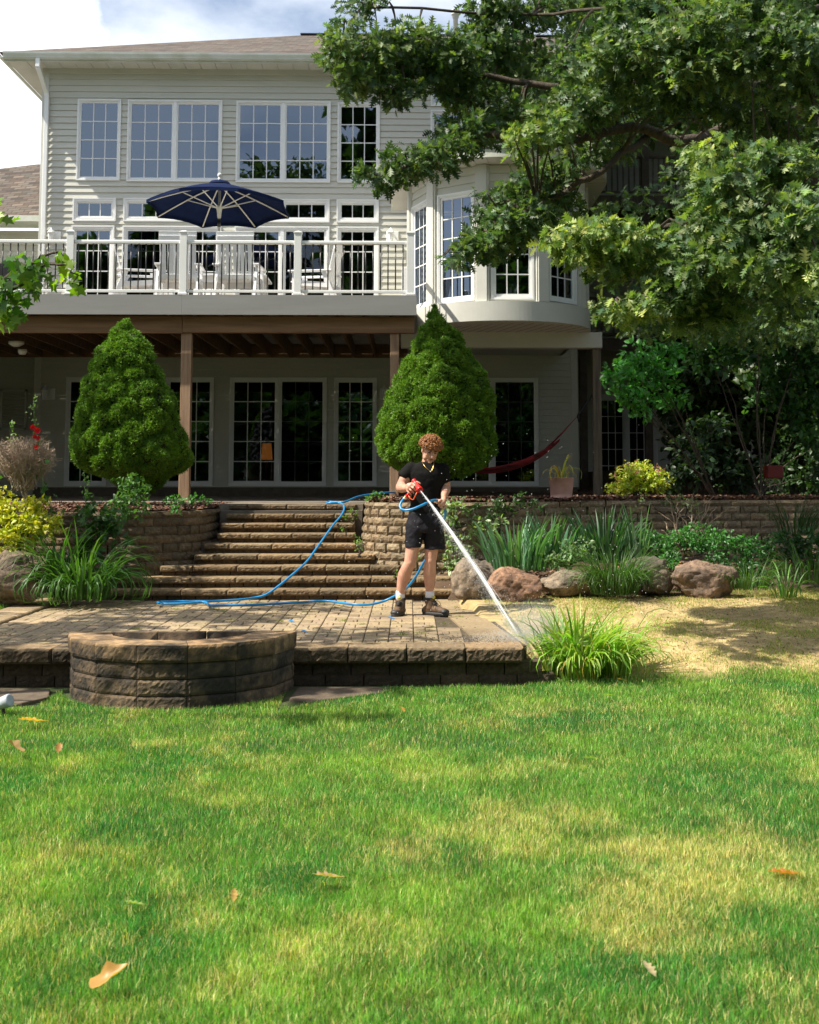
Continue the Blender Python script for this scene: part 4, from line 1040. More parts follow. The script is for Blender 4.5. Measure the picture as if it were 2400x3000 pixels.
# ---- the big oak
oak = empty('oak_tree', (5.9, 12.5, 0), 'huge oak with lobed leaves reaching in from the right over house and garden', 'tree')
tb_ = MB(); tree_limbs(tb_, [(5.9, 12.5, -.2), (5.8, 12.4, 2), (5.7, 12.3, 4.5), (5.6, 12.2, 7), (5.5, 12.2, 9.5)], .34, .16, 14); tb_.build('trunk', M['bark'], oak, True)
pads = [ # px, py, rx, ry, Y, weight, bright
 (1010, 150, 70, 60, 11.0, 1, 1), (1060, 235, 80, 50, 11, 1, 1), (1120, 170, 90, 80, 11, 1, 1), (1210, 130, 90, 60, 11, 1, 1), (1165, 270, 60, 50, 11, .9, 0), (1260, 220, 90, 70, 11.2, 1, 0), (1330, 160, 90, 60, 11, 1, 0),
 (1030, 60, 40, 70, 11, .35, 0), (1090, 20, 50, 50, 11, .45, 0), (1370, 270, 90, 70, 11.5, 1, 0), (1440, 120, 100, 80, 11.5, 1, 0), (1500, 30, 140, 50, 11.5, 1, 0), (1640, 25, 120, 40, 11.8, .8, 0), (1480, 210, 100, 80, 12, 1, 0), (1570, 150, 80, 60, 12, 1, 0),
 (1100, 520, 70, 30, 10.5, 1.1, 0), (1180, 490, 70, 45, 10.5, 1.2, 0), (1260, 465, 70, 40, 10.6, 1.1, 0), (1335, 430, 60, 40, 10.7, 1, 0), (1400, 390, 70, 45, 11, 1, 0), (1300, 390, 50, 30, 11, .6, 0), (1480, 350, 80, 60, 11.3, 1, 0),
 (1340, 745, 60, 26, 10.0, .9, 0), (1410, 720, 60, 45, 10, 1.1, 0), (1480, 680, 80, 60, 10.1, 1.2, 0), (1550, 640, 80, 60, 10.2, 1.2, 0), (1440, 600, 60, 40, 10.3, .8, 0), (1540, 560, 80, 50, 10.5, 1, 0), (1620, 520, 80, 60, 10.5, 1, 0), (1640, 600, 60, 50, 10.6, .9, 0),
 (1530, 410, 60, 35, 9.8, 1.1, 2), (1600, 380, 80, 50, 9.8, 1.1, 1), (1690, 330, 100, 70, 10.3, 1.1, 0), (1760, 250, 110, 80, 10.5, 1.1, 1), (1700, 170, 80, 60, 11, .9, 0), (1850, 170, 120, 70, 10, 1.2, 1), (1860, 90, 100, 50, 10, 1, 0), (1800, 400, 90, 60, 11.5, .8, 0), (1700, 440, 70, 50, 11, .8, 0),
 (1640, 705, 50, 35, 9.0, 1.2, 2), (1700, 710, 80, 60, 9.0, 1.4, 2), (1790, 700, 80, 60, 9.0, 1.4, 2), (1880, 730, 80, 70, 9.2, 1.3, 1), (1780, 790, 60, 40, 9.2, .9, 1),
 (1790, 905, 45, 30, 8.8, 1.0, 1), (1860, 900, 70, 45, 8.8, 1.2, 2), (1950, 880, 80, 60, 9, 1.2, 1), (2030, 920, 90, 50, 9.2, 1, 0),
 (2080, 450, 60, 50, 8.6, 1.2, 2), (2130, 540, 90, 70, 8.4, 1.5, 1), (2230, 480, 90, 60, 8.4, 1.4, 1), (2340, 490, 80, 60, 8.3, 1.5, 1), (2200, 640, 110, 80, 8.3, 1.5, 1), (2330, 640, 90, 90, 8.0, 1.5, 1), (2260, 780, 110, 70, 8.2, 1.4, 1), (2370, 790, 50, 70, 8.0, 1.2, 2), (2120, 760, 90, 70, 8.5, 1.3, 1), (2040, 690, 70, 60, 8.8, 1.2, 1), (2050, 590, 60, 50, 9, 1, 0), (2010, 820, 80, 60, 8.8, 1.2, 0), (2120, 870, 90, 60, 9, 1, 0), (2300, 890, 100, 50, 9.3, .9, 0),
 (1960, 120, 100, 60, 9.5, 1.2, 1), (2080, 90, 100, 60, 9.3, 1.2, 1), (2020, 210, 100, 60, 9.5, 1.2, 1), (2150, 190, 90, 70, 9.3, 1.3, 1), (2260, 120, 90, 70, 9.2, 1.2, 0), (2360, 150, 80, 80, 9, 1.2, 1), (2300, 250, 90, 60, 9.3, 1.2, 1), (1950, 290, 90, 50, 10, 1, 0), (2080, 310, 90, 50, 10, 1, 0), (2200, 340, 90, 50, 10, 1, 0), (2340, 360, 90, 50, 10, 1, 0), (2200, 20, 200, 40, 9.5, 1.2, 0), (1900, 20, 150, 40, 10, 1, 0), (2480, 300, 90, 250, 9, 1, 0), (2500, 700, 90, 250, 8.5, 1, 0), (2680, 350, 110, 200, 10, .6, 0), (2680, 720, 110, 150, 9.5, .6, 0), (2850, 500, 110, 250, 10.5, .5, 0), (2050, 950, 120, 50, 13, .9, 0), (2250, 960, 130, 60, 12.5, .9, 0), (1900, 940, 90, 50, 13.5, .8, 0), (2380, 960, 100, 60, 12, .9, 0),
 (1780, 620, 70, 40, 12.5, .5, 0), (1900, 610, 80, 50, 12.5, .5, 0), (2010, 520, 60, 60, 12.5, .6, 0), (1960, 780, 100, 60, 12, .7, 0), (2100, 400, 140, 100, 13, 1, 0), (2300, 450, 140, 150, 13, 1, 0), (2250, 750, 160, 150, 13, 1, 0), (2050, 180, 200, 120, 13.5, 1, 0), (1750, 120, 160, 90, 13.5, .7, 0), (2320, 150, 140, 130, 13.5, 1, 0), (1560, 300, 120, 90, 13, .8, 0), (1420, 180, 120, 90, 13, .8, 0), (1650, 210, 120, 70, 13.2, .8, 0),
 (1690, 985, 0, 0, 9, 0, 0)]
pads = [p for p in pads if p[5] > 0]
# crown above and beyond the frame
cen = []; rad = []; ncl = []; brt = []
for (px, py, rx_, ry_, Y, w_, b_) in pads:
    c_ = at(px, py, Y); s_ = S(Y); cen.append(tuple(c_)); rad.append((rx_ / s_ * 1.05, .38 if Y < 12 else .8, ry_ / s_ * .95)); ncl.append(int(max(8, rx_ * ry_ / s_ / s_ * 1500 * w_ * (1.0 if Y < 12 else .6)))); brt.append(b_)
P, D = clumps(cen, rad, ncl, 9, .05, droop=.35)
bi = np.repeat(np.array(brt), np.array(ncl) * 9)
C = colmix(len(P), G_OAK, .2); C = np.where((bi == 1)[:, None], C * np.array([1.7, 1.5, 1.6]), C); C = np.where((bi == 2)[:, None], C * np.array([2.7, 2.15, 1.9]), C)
nr = rn(len(P), 3) * .7 + np.array([-.25, -.1, .8])
NOAK = len(P)
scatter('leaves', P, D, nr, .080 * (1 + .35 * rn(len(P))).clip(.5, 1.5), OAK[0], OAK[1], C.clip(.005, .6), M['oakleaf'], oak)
# out-of-frame upper crown added to shade the porch and right wall, coarser
cc_ = [(RNG.uniform(3.5, 13), RNG.uniform(13.5, 25), RNG.uniform(7.8, 10.5)) for _ in range(100)] + [(RNG.uniform(-.8, 3.2), RNG.uniform(14.6, 16.8), RNG.uniform(9.0, 10.6)) for _ in range(16)] + [(RNG.uniform(-4, .5), RNG.uniform(13, 15), RNG.uniform(8.2, 9.8)) for _ in range(11)]
P2, D2 = clumps(cc_, [(1.0, 1.0, .6)] * len(cc_), [50] * len(cc_), 9, .15, droop=.2)
scatter('upper_shade_leaves', P2, D2, rn(len(P2), 3) * .6 + np.array([0, 0, .8]), .20, LEAF[0], LEAF[1], colmix(len(P2), G_OAK), M['oakleaf'], oak, wid=.2)
# limbs
limbs = [[(5.65, 12.3, 4.6), at(2300, 330, 11.5), at(2030, 415, 10.8), at(1850, 372, 10.6), at(1640, 420, 10.6), at(1400, 400, 10.9), at(1260, 470, 10.6), at(1100, 520, 10.5)],
         [(5.6, 12.3, 5.6), at(2250, 250, 11), at(1950, 235, 10.8), at(1600, 250, 11.2), at(1350, 210, 11.2), at(1130, 180, 11), at(1000, 160, 11)],
         [at(2090, 405, 11), at(2000, 300, 10.8), at(1940, 200, 10.6), at(1850, 120, 10.2)],
         [at(1900, 390, 10.7), at(1760, 500, 10.4), at(1600, 590, 10.3), at(1480, 680, 10.1), at(1340, 745, 10)],
         [(5.6, 12.2, 3.6), at(2300, 560, 9.5), at(2050, 640, 9.2), at(1850, 690, 9.1), at(1660, 705, 9)],
         [(5.7, 12.3, 3.2), at(2350, 760, 9.5), at(2120, 840, 9.1), at(1950, 880, 9), at(1800, 905, 8.8)],
         [(5.6, 12.2, 4.2), at(2420, 520, 9), at(2230, 480, 8.5), at(2080, 450, 8.6)],
         [(5.5, 12.2, 6.5), at(2200, 60, 10), at(1800, 30, 10.6), at(1500, 40, 11.4), at(1090, 20, 11)],
         [at(2350, 760, 9.5), at(2320, 640, 8.2), at(2200, 640, 8.3)], [(5.5, 12.2, 7.5), (2, 13.5, 8.6), (-1, 14, 9), (-4, 14, 9)]]  # last limb is unseen, added to carry the shading crown
LP = []
for i, l in enumerate(limbs):
    mb = MB(); D_ = tree_limbs(mb, l, (.07, .055, .035, .035, .05, .04, .04, .022, .02, .07)[i], .012); LP += D_; mb.build('limb', M['bark'], oak, True)
mb = MB(); LPa = np.array([tuple(p) for p in LP])
for c_, r_ in zip(cen, rad):
    for k in range(5):
        e_ = np.array(c_) + unit(rn(1, 3))[0] * np.array(r_) * .8; j = np.argmin(((LPa - e_) ** 2).sum(1)); a = Vector(LPa[j]); b = Vector(e_)
        if (b - a).length < .9: mid = a.lerp(b, .5) + Vector((0, 0, .06)); mb.tube([a, mid, b], [.014, .009, .004], 5, False)
mb.build('twigs', M['bark'], oak)
# ---- maple at the left edge
map_ = empty('maple_tree', (-6.3, 8.6, 0), 'young maple reaching a leafy bright green branch in from the left edge', 'tree')
mb = MB(); tree_limbs(mb, [(-6.3, 8.6, -.3), (-6.25, 8.5, 2), (-6.1, 8.6, 5)], .12, .05, 10); mb.build('trunk', M['bark'], map_, True)
br_ = [[(-6.2, 8.5, 1.9), at(-200, 900, 8.1), at(30, 850, 8), at(120, 790, 7.9), at(205, 770, 7.8), at(215, 830, 7.8)], [at(-100, 860, 8), at(60, 800, 8), at(140, 740, 7.9), at(185, 745, 7.9)], [at(-150, 900, 8), at(-20, 900, 8.0), at(30, 935, 8)], [(-6.1, 8.6, 3.0), at(-200, 560, 8.2), at(-50, 600, 8.1), at(15, 640, 8)]]
for l in br_: mb = MB(); tree_limbs(mb, l, .02, .004, 6); mb.build('branch', M['bark'], map_, True)
pc = [(20, 850, 60, 60, 70, 0), (90, 820, 55, 40, 46, 0), (60, 770, 50, 30, 26, 0), (160, 745, 45, 25, 10, 1), (195, 775, 38, 30, 12, 1), (185, 835, 35, 15, 7, 1), (130, 790, 30, 30, 14, 0), (25, 925, 30, 30, 24, 1), (0, 890, 50, 40, 40, 0), (5, 620, 16, 50, 12, 1), (220, 835, 10, 18, 4, 1), (-60, 800, 60, 80, 40, 0)]
P = []; bb = []
for (px, py, rx_, ry_, n_, b_) in pc:
    c_ = at(px, py, 7.9); r_ = np.array([rx_ / S(7.9), .22, ry_ / S(7.9)])
    P.append(np.array(c_) + unit(rn(n_, 3)) * (RNG.random((n_, 1)) ** .4) * r_); bb += [b_] * n_
P = np.concatenate(P); kk_ = RNG.random(len(P)) < .62; P = P[kk_]; bb = np.array(bb)[kk_][:, None]; C = colmix(len(P), [(.07, .17, .02), (.05, .13, .02), (.10, .20, .02)]); C = np.where(bb == 1, C * np.array([2.6, 1.9, .9]), C)
scatter('leaves', P, rn(len(P), 3) * .6 + np.array([.2, 0, -.45]), rn(len(P), 3) * .5 + np.array([-.2, -.6, .5]), .084, MAPLE[0], MAPLE[1], C, M['leaf'], map_)
P2, D2 = clumps([(-6.5 + 1.2 * RNG.normal(), 9.5 + 1.6 * RNG.normal(), 5.6 + 1.3 * RNG.random()) for _ in range(16)], [(.7, .7, .6)] * 16, [26] * 16, 9, .15)
k_ = P2[:, 0] / P2[:, 1] < -.40
scatter('upper_shade_leaves', P2[k_], D2[k_], rn(k_.sum(), 3) * .6 + np.array([0, 0, .8]), .14, MAPLE[0], MAPLE[1], colmix(k_.sum(), [(.06, .13, .02)]), M['leaf'], map_)
# ---- generic leafy mass
def leafy(name, root, cen, rad, ncl, per, size, cols, spread=.05, tmpl=LEAF, wid=None, m='leaf', w=None, droop=.2, upn=(-.2, -.2, .8), nname='leaves', var=.18):
    P, D = clumps(cen, rad, ncl, per, spread, droop=droop)
    if size > 0:
        return scatter(nname, P, D, rn(len(P), 3) * .6 + np.array(upn), size * (1 + .25 * rn(len(P))).clip(.4, 1.6), tmpl[0], tmpl[1], colmix(len(P), cols, var, w).clip(.004, .9), M[m], root, wid=(wid if wid else None))
def pads_at(l):
    cen, rad = [], []
    for (px, py, rx_, ry_, Y) in l: c_ = at(px, py, Y); s_ = S(Y); cen.append(tuple(c_)); rad.append((rx_ / s_, min(rx_, ry_) / s_ * .9, ry_ / s_))
    return cen, rad
# background trees, right and left
def bgtree(x, y, h, r, label, seed, cols, n=26, lsz=.22, low=.25, trunkname=True, per=9, nc=60, group='trees beyond the house'):
    root = empty('broadleaf_tree', (x, y, .3), label, 'tree', group)
    mb = MB(); tree_limbs(mb, [(x, y, -.2), (x + .2, y, h * .3), (x, y + .1, h * .75)], .06 + h * .018, .04, 10)
    for k in range(6):
        a = RNG.uniform(0, 6.28); z = h * RNG.uniform(.25, .6); tree_limbs(mb, [(x, y, z), (x + math.cos(a) * r * .4, y + math.sin(a) * r * .4, z + r * .3), (x + math.cos(a) * r * .8, y + math.sin(a) * r * .8, z + r * .5)], .03 + h * .005, .01, 6)
    mb.build('trunk', M['bark'], root, True)
    q = unit(rn(n, 3)) * RNG.random((n, 1)) ** .4; cen = np.array([x, y, h * (low + (1 - low) / 2)]) + q * np.array([r, r, h * (1 - low) / 2]) * .85
    leafy('crown', root, cen, [(r * .33, r * .33, r * .28)] * n, [nc] * n, per, lsz, cols, .15, nname='crown'); return root
DK = [(.025, .05, .018), (.035, .07, .02), (.05, .09, .025)]
MDG = [(.05, .11, .025), (.07, .14, .03), (.04, .09, .025)]
bgtree(7.2, 20.5, 7.5, 2.4, 'dark leafy tree standing right of the wooden porch behind the oak limbs', 1, DK, 34, .17, .15, group=None)
bgtree(10.8, 25, 11, 3.6, 'tall dark tree at the right edge far behind the planting bed', 2, DK, 40, .24, .1, group=None)
bgtree(5.9, 22.5, 6, 1.9, 'dense dark bushy tree in front of the porch, right of its door', 8, DK, 44, .13, .02, group=None)
bgtree(8.2, 20.3, 6.5, 2.2, 'dense dark bushy tree filling the shade left of the red planter', 8, DK, 50, .13, .02, group=None)
bgtree(-11.2, 20.5, 8, 2.6, 'unseen dense tree off to the left, added to shade the wall under the deck', 8, DK, 44, .2, .0, group=None)  # out-of-frame tree added to darken the wall under the deck
bgtree(9.8, 18.2, 9, 2.6, 'unseen dense dark tree off the right edge, added to shade the porch', 7, DK, 44, .16, .12, group=None)  # out-of-frame tree added to block light from the porch
bgtree(13.5, 33, 13, 5, 'sunlit green tree far beyond the right edge of the porch', 3, MDG, 44, .3, .05, group=None)
# trees around the garden behind the viewer: they stand in the window reflections
for (x, y, h, r, n) in ((-13.4, -22, 19.5, 2.6, 30), (-2.6, -22, 27, 2.6, 44), (5.5, -20, 22, 4.5, 40), (13, -18, 20, 5, 34), (22, -12, 15, 5, 26), (-23.5, -21, 18, 4, 30), (-9.2, -22, 17, 3, 34), (-17.5, -22, 16.5, 3, 34), (-5.8, -23, 16, 2.8, 34), (-20, -23, 16, 3, 30), (-11.5, -23, 15.5, 3, 34)):
    bgtree(x, y, h, r, 'tall leafy tree at the open end of the garden, mirrored in the windows', 5, MDG, n, .6, .06, nc=34, group='trees mirrored in the windows')
for (x, y, h, r, n) in ((-16, -13, 7, 3.6, 26), (-9.5, -14, 6.5, 3.6, 26), (-4, -13.5, 6, 3.4, 26), (1.5, -14, 7, 3.6, 26), (7, -13.5, 6.5, 3.6, 26), (12.5, -13, 7, 3.6, 26)):
    bgtree(x, y, h, r, 'low bushy tree closing the open end of the garden, mirrored in the lower doors', 5, MDG, n, .6, -.02, nc=50, group='low trees mirrored in the doors')
for (x, y, h, r, n) in ((-14, 9, 11, 3.4, 26), (-10.5, 2.5, 9, 2.6, 20)):
    bgtree(x, y, h, r, 'leafy tree beyond the left side of the lawn casting shade over it', 6, MDG, n, .26, .3, nc=40, group='trees left of the lawn')
# ------------------------------------------------------------------ dwarf spruces
def spruce(name, axis_px, base_py, Y, prof, seed, label, ntuft=52000):
    """prof: list of (py, left px, right px) silhouette read off the photo"""
    rs = np.random.default_rng(seed); s_ = S(Y); base = at(axis_px, base_py, Y)
    root = empty(name, tuple(base), label, 'conifer', 'cone shaped dwarf spruces')
    pr = sorted([(at(axis_px, p[0], Y).z, at(p[1], p[0], Y).x, at(p[2], p[0], Y).x) for p in prof])
    zs = np.array([p[0] for p in pr]); lx = np.array([p[1] for p in pr]); rx_ = np.array([p[2] for p in pr])
    def surf(th, z, inset=0):
        l = np.interp(z, zs, lx); r = np.interp(z, zs, rx_); cx = (l + r) / 2; rad = (r - l) / 2
        nz_ = fbm(np.cos(th) * 1.1 + seed, np.sin(th) * 1.1, z * 1.7, 1.8, 2) - .5
        Q = np.stack([cx + rad * np.cos(th), rad * np.sin(th), z], -1).reshape(-1, 3).astype(np.float32)
        # cauliflower lumps
        dsp = np.zeros(len(Q), np.float32)
        for a in range(0, len(Q), 4000):
            dd = np.sqrt(((Q[a:a + 4000, None] - LC[None]) ** 2).sum(-1)); dsp[a:a + 4000] = (np.sqrt(np.clip(1 - (dd / LR[None]) ** 2, 0, 1)) * LR[None] * 1.0).max(1)
        dsp = dsp.reshape(np.shape(rad * np.cos(th)))
        fin = (fbm(Q[:, 0], Q[:, 1], Q[:, 2], 16, 2).reshape(dsp.shape) - .5) * .05
        rad2 = np.maximum(rad * (1 + nz_ * .22) - .09 + dsp + fin - inset, .005)
        return cx + rad2 * np.cos(th), Y + rad2 * np.sin(th) * .95, z + dsp * .35
    nl = 520; lz = rs.choice(np.linspace(zs[0], zs[-1], 200), nl, p=(lambda w: w / w.sum())(np.interp(np.linspace(zs[0], zs[-1], 200), zs, rx_ - lx) + .1)); lt = rs.uniform(0, 2 * np.pi, nl)
    l0, r0 = np.interp(lz, zs, lx), np.interp(lz, zs, rx_); LC = np.stack([(l0 + r0) / 2 + (r0 - l0) / 2 * np.cos(lt), (r0 - l0) / 2 * np.sin(lt), lz], 1).astype(np.float32); LR = (rs.uniform(.045, .100, nl) * np.clip(.5 + (r0 - l0) * .6, .5, 1.1)).astype(np.float32)
    m_, n = 110, 150
    th = np.linspace(0, 2 * np.pi, n, endpoint=False); zg = np.linspace(zs[0], zs[-1] - .02, m_); T, Z = np.meshgrid(th, zg)
    x, y, z = surf(T, Z, .035); V = np.stack([x.ravel(), y.ravel(), z.ravel()], 1)
    I = np.arange(n * m_).reshape(m_, n); q = np.stack([I[:-1], np.roll(I[:-1], -1, 1), np.roll(I[1:], -1, 1), I[1:]], -1).reshape(-1, 4)
    npmesh('inner_crown', V, [q, I[-1][None], I[0][None]], M['core'], root, None, True)
    # tufts
    wts = np.interp(zg, zs, rx_ - lx); zc = rs.choice(zg, ntuft, p=wts / wts.sum()) + rs.uniform(-.5, .5, ntuft) * (zg[1] - zg[0]); tc_ = rs.uniform(0, 2 * np.pi, ntuft)
    keep = (np.sin(tc_) < .35); tc_, zc = tc_[keep], zc[keep]
    e = .03
    p0 = np.stack(surf(tc_, zc, .012), 1); p1 = np.stack(surf(tc_ + e, zc, .012), 1); p2 = np.stack(surf(tc_, zc + e, .012), 1)
    nrm = unit(np.cross(p1 - p0, p2 - p0)); c0 = np.stack([np.interp(zc, zs, (lx + rx_) / 2), np.full(len(zc), Y), zc], 1)
    sgn = np.sign(((p0 - c0) * nrm).sum(1, keepdims=True)); nrm *= sgn
    d = unit(nrm + np.array([0, 0, .55]) + .35 * rs.normal(size=nrm.shape))
    P = p0 + nrm * rs.uniform(-.02, .02, (len(p0), 1)); n = len(P)
    per = 4; P = np.repeat(P, per, 0); D = unit(np.repeat(d, per, 0) + .75 * rs.normal(size=(n * per, 3)))
    tone = fbm(P[:, 0] * 3, P[:, 1] * 3, P[:, 2] * 3, 2.0, 2); tuft_var = np.repeat(rs.uniform(.7, 1.25, n), per)  # second factor is a random tone for each tuft
    C = np.stack([.092 + .062 * tone, .205 + .095 * tone, .026 + .0 * tone], 1) * tuft_var[:, None]
    yel = np.repeat(rs.random(n) < .25, per); C[yel] *= np.array([1.5, 1.25, .9])
    tv = [(-.16, 0, 0), (.16, 0, 0), (.07, 1, .12), (-.07, 1, .12)]
    scatter('crown', P, D, rs.normal(size=P.shape), rs.uniform(.016, .034, len(P)), tv, [np.array([[0, 1, 2, 3]])], C, M['needle'], root)
    mb = MB(); tree_limbs(mb, [tuple(base - Vector((0, 0, .1))), tuple(base + Vector((.02, 0, .3))), tuple(base + Vector((0, 0, 1.1)))], .055, .03, 10); mb.build('trunk', M['bark'], root, True)
    return root
spruce('dwarf_spruce', 375, 1462, 15.7, [(935, 355, 385), (955, 335, 405), (1000, 305, 435), (1060, 275, 468), (1120, 252, 480), (1180, 232, 512), (1240, 222, 532), (1300, 221, 560), (1345, 224, 572), (1380, 235, 545), (1400, 300, 500), (1440, 340, 470)], 4, 'broad lumpy cone shaped spruce in the left bed, bulging at its lower right', 62000)
spruce('dwarf_spruce.001', 1280, 1462, 15.4, [(893, 1262, 1282), (915, 1248, 1300), (950, 1228, 1330), (1000, 1212, 1362), (1060, 1180, 1395), (1120, 1152, 1425), (1180, 1130, 1440), (1240, 1112, 1450), (1300, 1103, 1455), (1350, 1115, 1445), (1375, 1150, 1420), (1395, 1210, 1380)], 11, 'tall pointed cone shaped spruce right behind the person with the hose', 66000)
# ------------------------------------------------------------------ strap leaved plants
def strap(name, root, base, n, L, w, cols, arch=1.0, spreadr=.1, hmin=.5, m='leaf', seg=7, lean=(0, 0), var=.15, stiff=.0, nname='blades', flat=.6):
    rs = RNG; a = rs.uniform(0, 2 * np.pi, n); tilt = rs.uniform(.05, 1, n) ** .8 * arch; Ls = L * rs.uniform(hmin, 1.05, n); W = w * rs.uniform(.7, 1.2, n)
    b = np.array(base)[None] + np.stack([np.cos(a), np.sin(a) * .8, 0 * a], 1) * (spreadr * rs.random(n) ** .5)[:, None]
    side = np.stack([-np.sin(a), np.cos(a), 0 * a], 1); outd = np.stack([np.cos(a) + lean[0], np.sin(a) + lean[1], 0 * a], 1)
    tw = unit(side + .5 * rs.normal(size=(n, 3)) * np.array([1, 1, .2])); V = []; p = b.copy(); ang = .12 + .25 * tilt
    for k in range(seg + 1):
        t = k / seg; wd = W * (1 - t ** 2.2) * (.75 + .5 * t) * .5 + .0004
        fold = np.stack([0 * a, 0 * a, wd * flat], 1)
        V += [p - tw * wd[:, None] + fold, p.copy(), p + tw * wd[:, None] + fold]
        p = p + (outd * np.sin(ang)[:, None] + np.array([0, 0, 1]) * np.cos(ang)[:, None]) * (Ls / seg)[:, None]
        ang = ang + (tilt * (.18 + .95 * t ** 1.2) + .02) * (1 - stiff)
    V = np.stack(V, 1); K = V.shape[1]; f = []
    for k in range(seg):
        o = 3 * k; f += [(o, o + 1, o + 4, o + 3), (o + 1, o + 2, o + 5, o + 4)]
    fa = (np.array(f)[None] + (np.arange(n) * K)[:, None, None]).reshape(-1, 4)
    C = np.repeat(colmix(n, cols, var), K, 0).clip(.005, .9)
    return npmesh(nname, V.reshape(-1, 3), [fa], M[m], root, C, True)
def clump(name, px, py, Y, n, L, w, cols, label, cat='plant', group=None, **k):
    b = at(px, py, Y); r_ = empty(name, tuple(b), label, cat, group); strap(name, r_, tuple(b - Vector((0, 0, .02))), n, L, w, cols, **k); return r_
DL = [(.21, .38, .05), (.16, .32, .04), (.26, .42, .07), (.33, .42, .09)]
c1 = clump('daylily_clump', 1702, 1983, 10.05, 230, .72, .030, DL, 'sunlit bright green arching daylily clump at the right front corner of the patio', arch=1.05, spreadr=.17, hmin=.5, lean=(.12, 0))
strap('x', c1, tuple(at(1800, 1985, 10.1)), 100, .66, .028, DL, arch=1.0, spreadr=.12, hmin=.5, lean=(.2, 0))
strap('x', c1, tuple(at(1632, 1975, 10.15)), 80, .62, .028, DL, arch=.5, spreadr=.10, hmin=.6)
strap('x', c1, tuple(at(1750, 1988, 10.0)), 22, .6, .015, [(.42, .26, .07), (.5, .35, .08)], arch=1.1, spreadr=.2, nname='withered_blades')
mb = MB()
for a_, b_, c_ in (((1600, 1975), (1560, 1850), (1545, 1745)), ((1800, 1960), (1900, 1800), (1975, 1790)), ((1690, 1960), (1770, 1820), (1830, 1755))): tree_limbs(mb, [at(*a_, 10.1), at(*b_, 10.1), at(*c_, 10.1)], .004, .0025, 5)
mb.build('flower_stems', M['leaf'], c1)
me_ = [o for o in c1.children if o.name.startswith('flower_stems')][0].data; a_ = me_.color_attributes.new('Col', 'FLOAT_COLOR', 'POINT')
a_.data.foreach_set('color', np.tile([.12, .22, .04, 1], len(me_.vertices)).astype(np.float32))
DG = [(.045, .12, .025), (.06, .15, .03), (.08, .19, .04)]
c2 = clump('daylily_clump', 235, 1750, 13.15, 300, 1.0, .024, DG, 'deep green arching daylily clump between the tan boulder and the steps', arch=1.6, spreadr=.30, hmin=.5)
strap('x', c2, tuple(at(165, 1735, 13.3)), 100, .9, .022, DG, arch=1.4, spreadr=.15)
IR = [(.09, .22, .10), (.07, .18, .08), (.12, .26, .14)]
clump('iris_clump', 1510, 1665, 13.7, 130, .66, .034, IR, 'broad clump of blue green iris blades above the reddish boulder', arch=.6, spreadr=.34, hmin=.45, stiff=.45, group='iris clumps')
clump('iris_clump', 1610, 1655, 13.8, 90, .64, .032, IR, 'iris clump leaning right beside the pale leafy plant', arch=.45, spreadr=.22, hmin=.5, stiff=.6, group='iris clumps')
clump('iris_clump', 1770, 1640, 14.0, 140, .68, .032, [(.04, .11, .045), (.05, .13, .055)], 'darker iris clump rising behind the grass tuft', arch=.6, spreadr=.32, hmin=.45, stiff=.45, group='iris clumps')
clump('iris_clump', 1868, 1645, 13.9, 20, .72, .034, [(.14, .26, .17), (.17, .30, .2)], 'few tall pale blue green iris blades standing right of the dark iris clump', arch=.28, spreadr=.1, hmin=.5, stiff=.7, group='iris clumps')
GT = [(.035, .09, .02), (.05, .12, .028), (.065, .15, .03)]
clump('grass_tuft', 1800, 1735, 12.9, 620, .66, .009, GT, 'large dark tuft of fine grass spilling between two grey boulders', arch=1.0, spreadr=.24, hmin=.45)
clump('grass_tuft', 2190, 1720, 13.1, 200, .42, .010, GT, 'dark grass tuft right of the pinkish peaked boulder', arch=1.1, spreadr=.26, hmin=.45)
clump('grass_tuft', 2380, 1700, 13.5, 200, .55, .010, GT, 'dark grass tuft at the right edge of the planting bed', arch=1.0, spreadr=.35, hmin=.45)
clump('grass_tuft', 2300, 1745, 12.8, 34, .55, .017, [(.10, .24, .03), (.07, .18, .03)], 'loose bright green strap leaves flopping onto the bare soil at the far right', arch=1.15, spreadr=.15, hmin=.5)
clump('grass_tuft', 2330, 1560, 15.3, 120, .6, .012, [(.04, .09, .03)], 'dim ornamental grass at the foot of the block wall at the right edge', arch=.8, spreadr=.25)
# ------------------------------------------------------------------ leafy shrubs
def shrub(name, padsl, ncl, per, size, cols, label, cat='shrub', group=None, stems=None, **k):
    cen, rad = pads_at(padsl); b = padsl[0]; base = stems if stems else at(b[0], b[1] + b[3], b[4])
    r_ = empty(name, tuple(base), label, cat, group); n = [max(3, int(ncl * p[2] * p[3] / 2000)) for p in padsl]
    leafy(name, r_, cen, rad, n, per, size, cols, **k)
    mb = MB()
    for c_ in cen:
        tree_limbs(mb, [tuple(Vector(base) + Vector((RNG.normal() * .02, 0, -.05))), tuple((Vector(base) + Vector(c_)) / 2 + Vector((RNG.normal() * .04, 0, .03))), c_], .012, .004, 6)
    mb.build('stems', M['bark'], r_); return r_
YG = [(.42, .42, .03), (.33, .38, .03), (.50, .48, .05)]
shrub('golden_shrub', [(60, 1530, 90, 60, 13.4), (130, 1545, 50, 40, 13.3), (20, 1480, 50, 50, 13.5), (30, 1590, 60, 40, 13.3), (110, 1480, 40, 30, 13.5)], 26, 9, .055, YG, 'yellow leaved shrub in the sun at the left edge of the garden', spread=.04)
shrub('golden_shrub', [(1870, 1405, 80, 45, 16.9), (1820, 1430, 45, 28, 16.8), (1930, 1410, 40, 35, 16.9), (1870, 1370, 40, 20, 17)], 75, 8, .042, [(.44, .50, .06), (.34, .48, .06), (.52, .50, .07)], 'rounded yellow green shrub with small pink flowers behind the retaining wall', spread=.04)
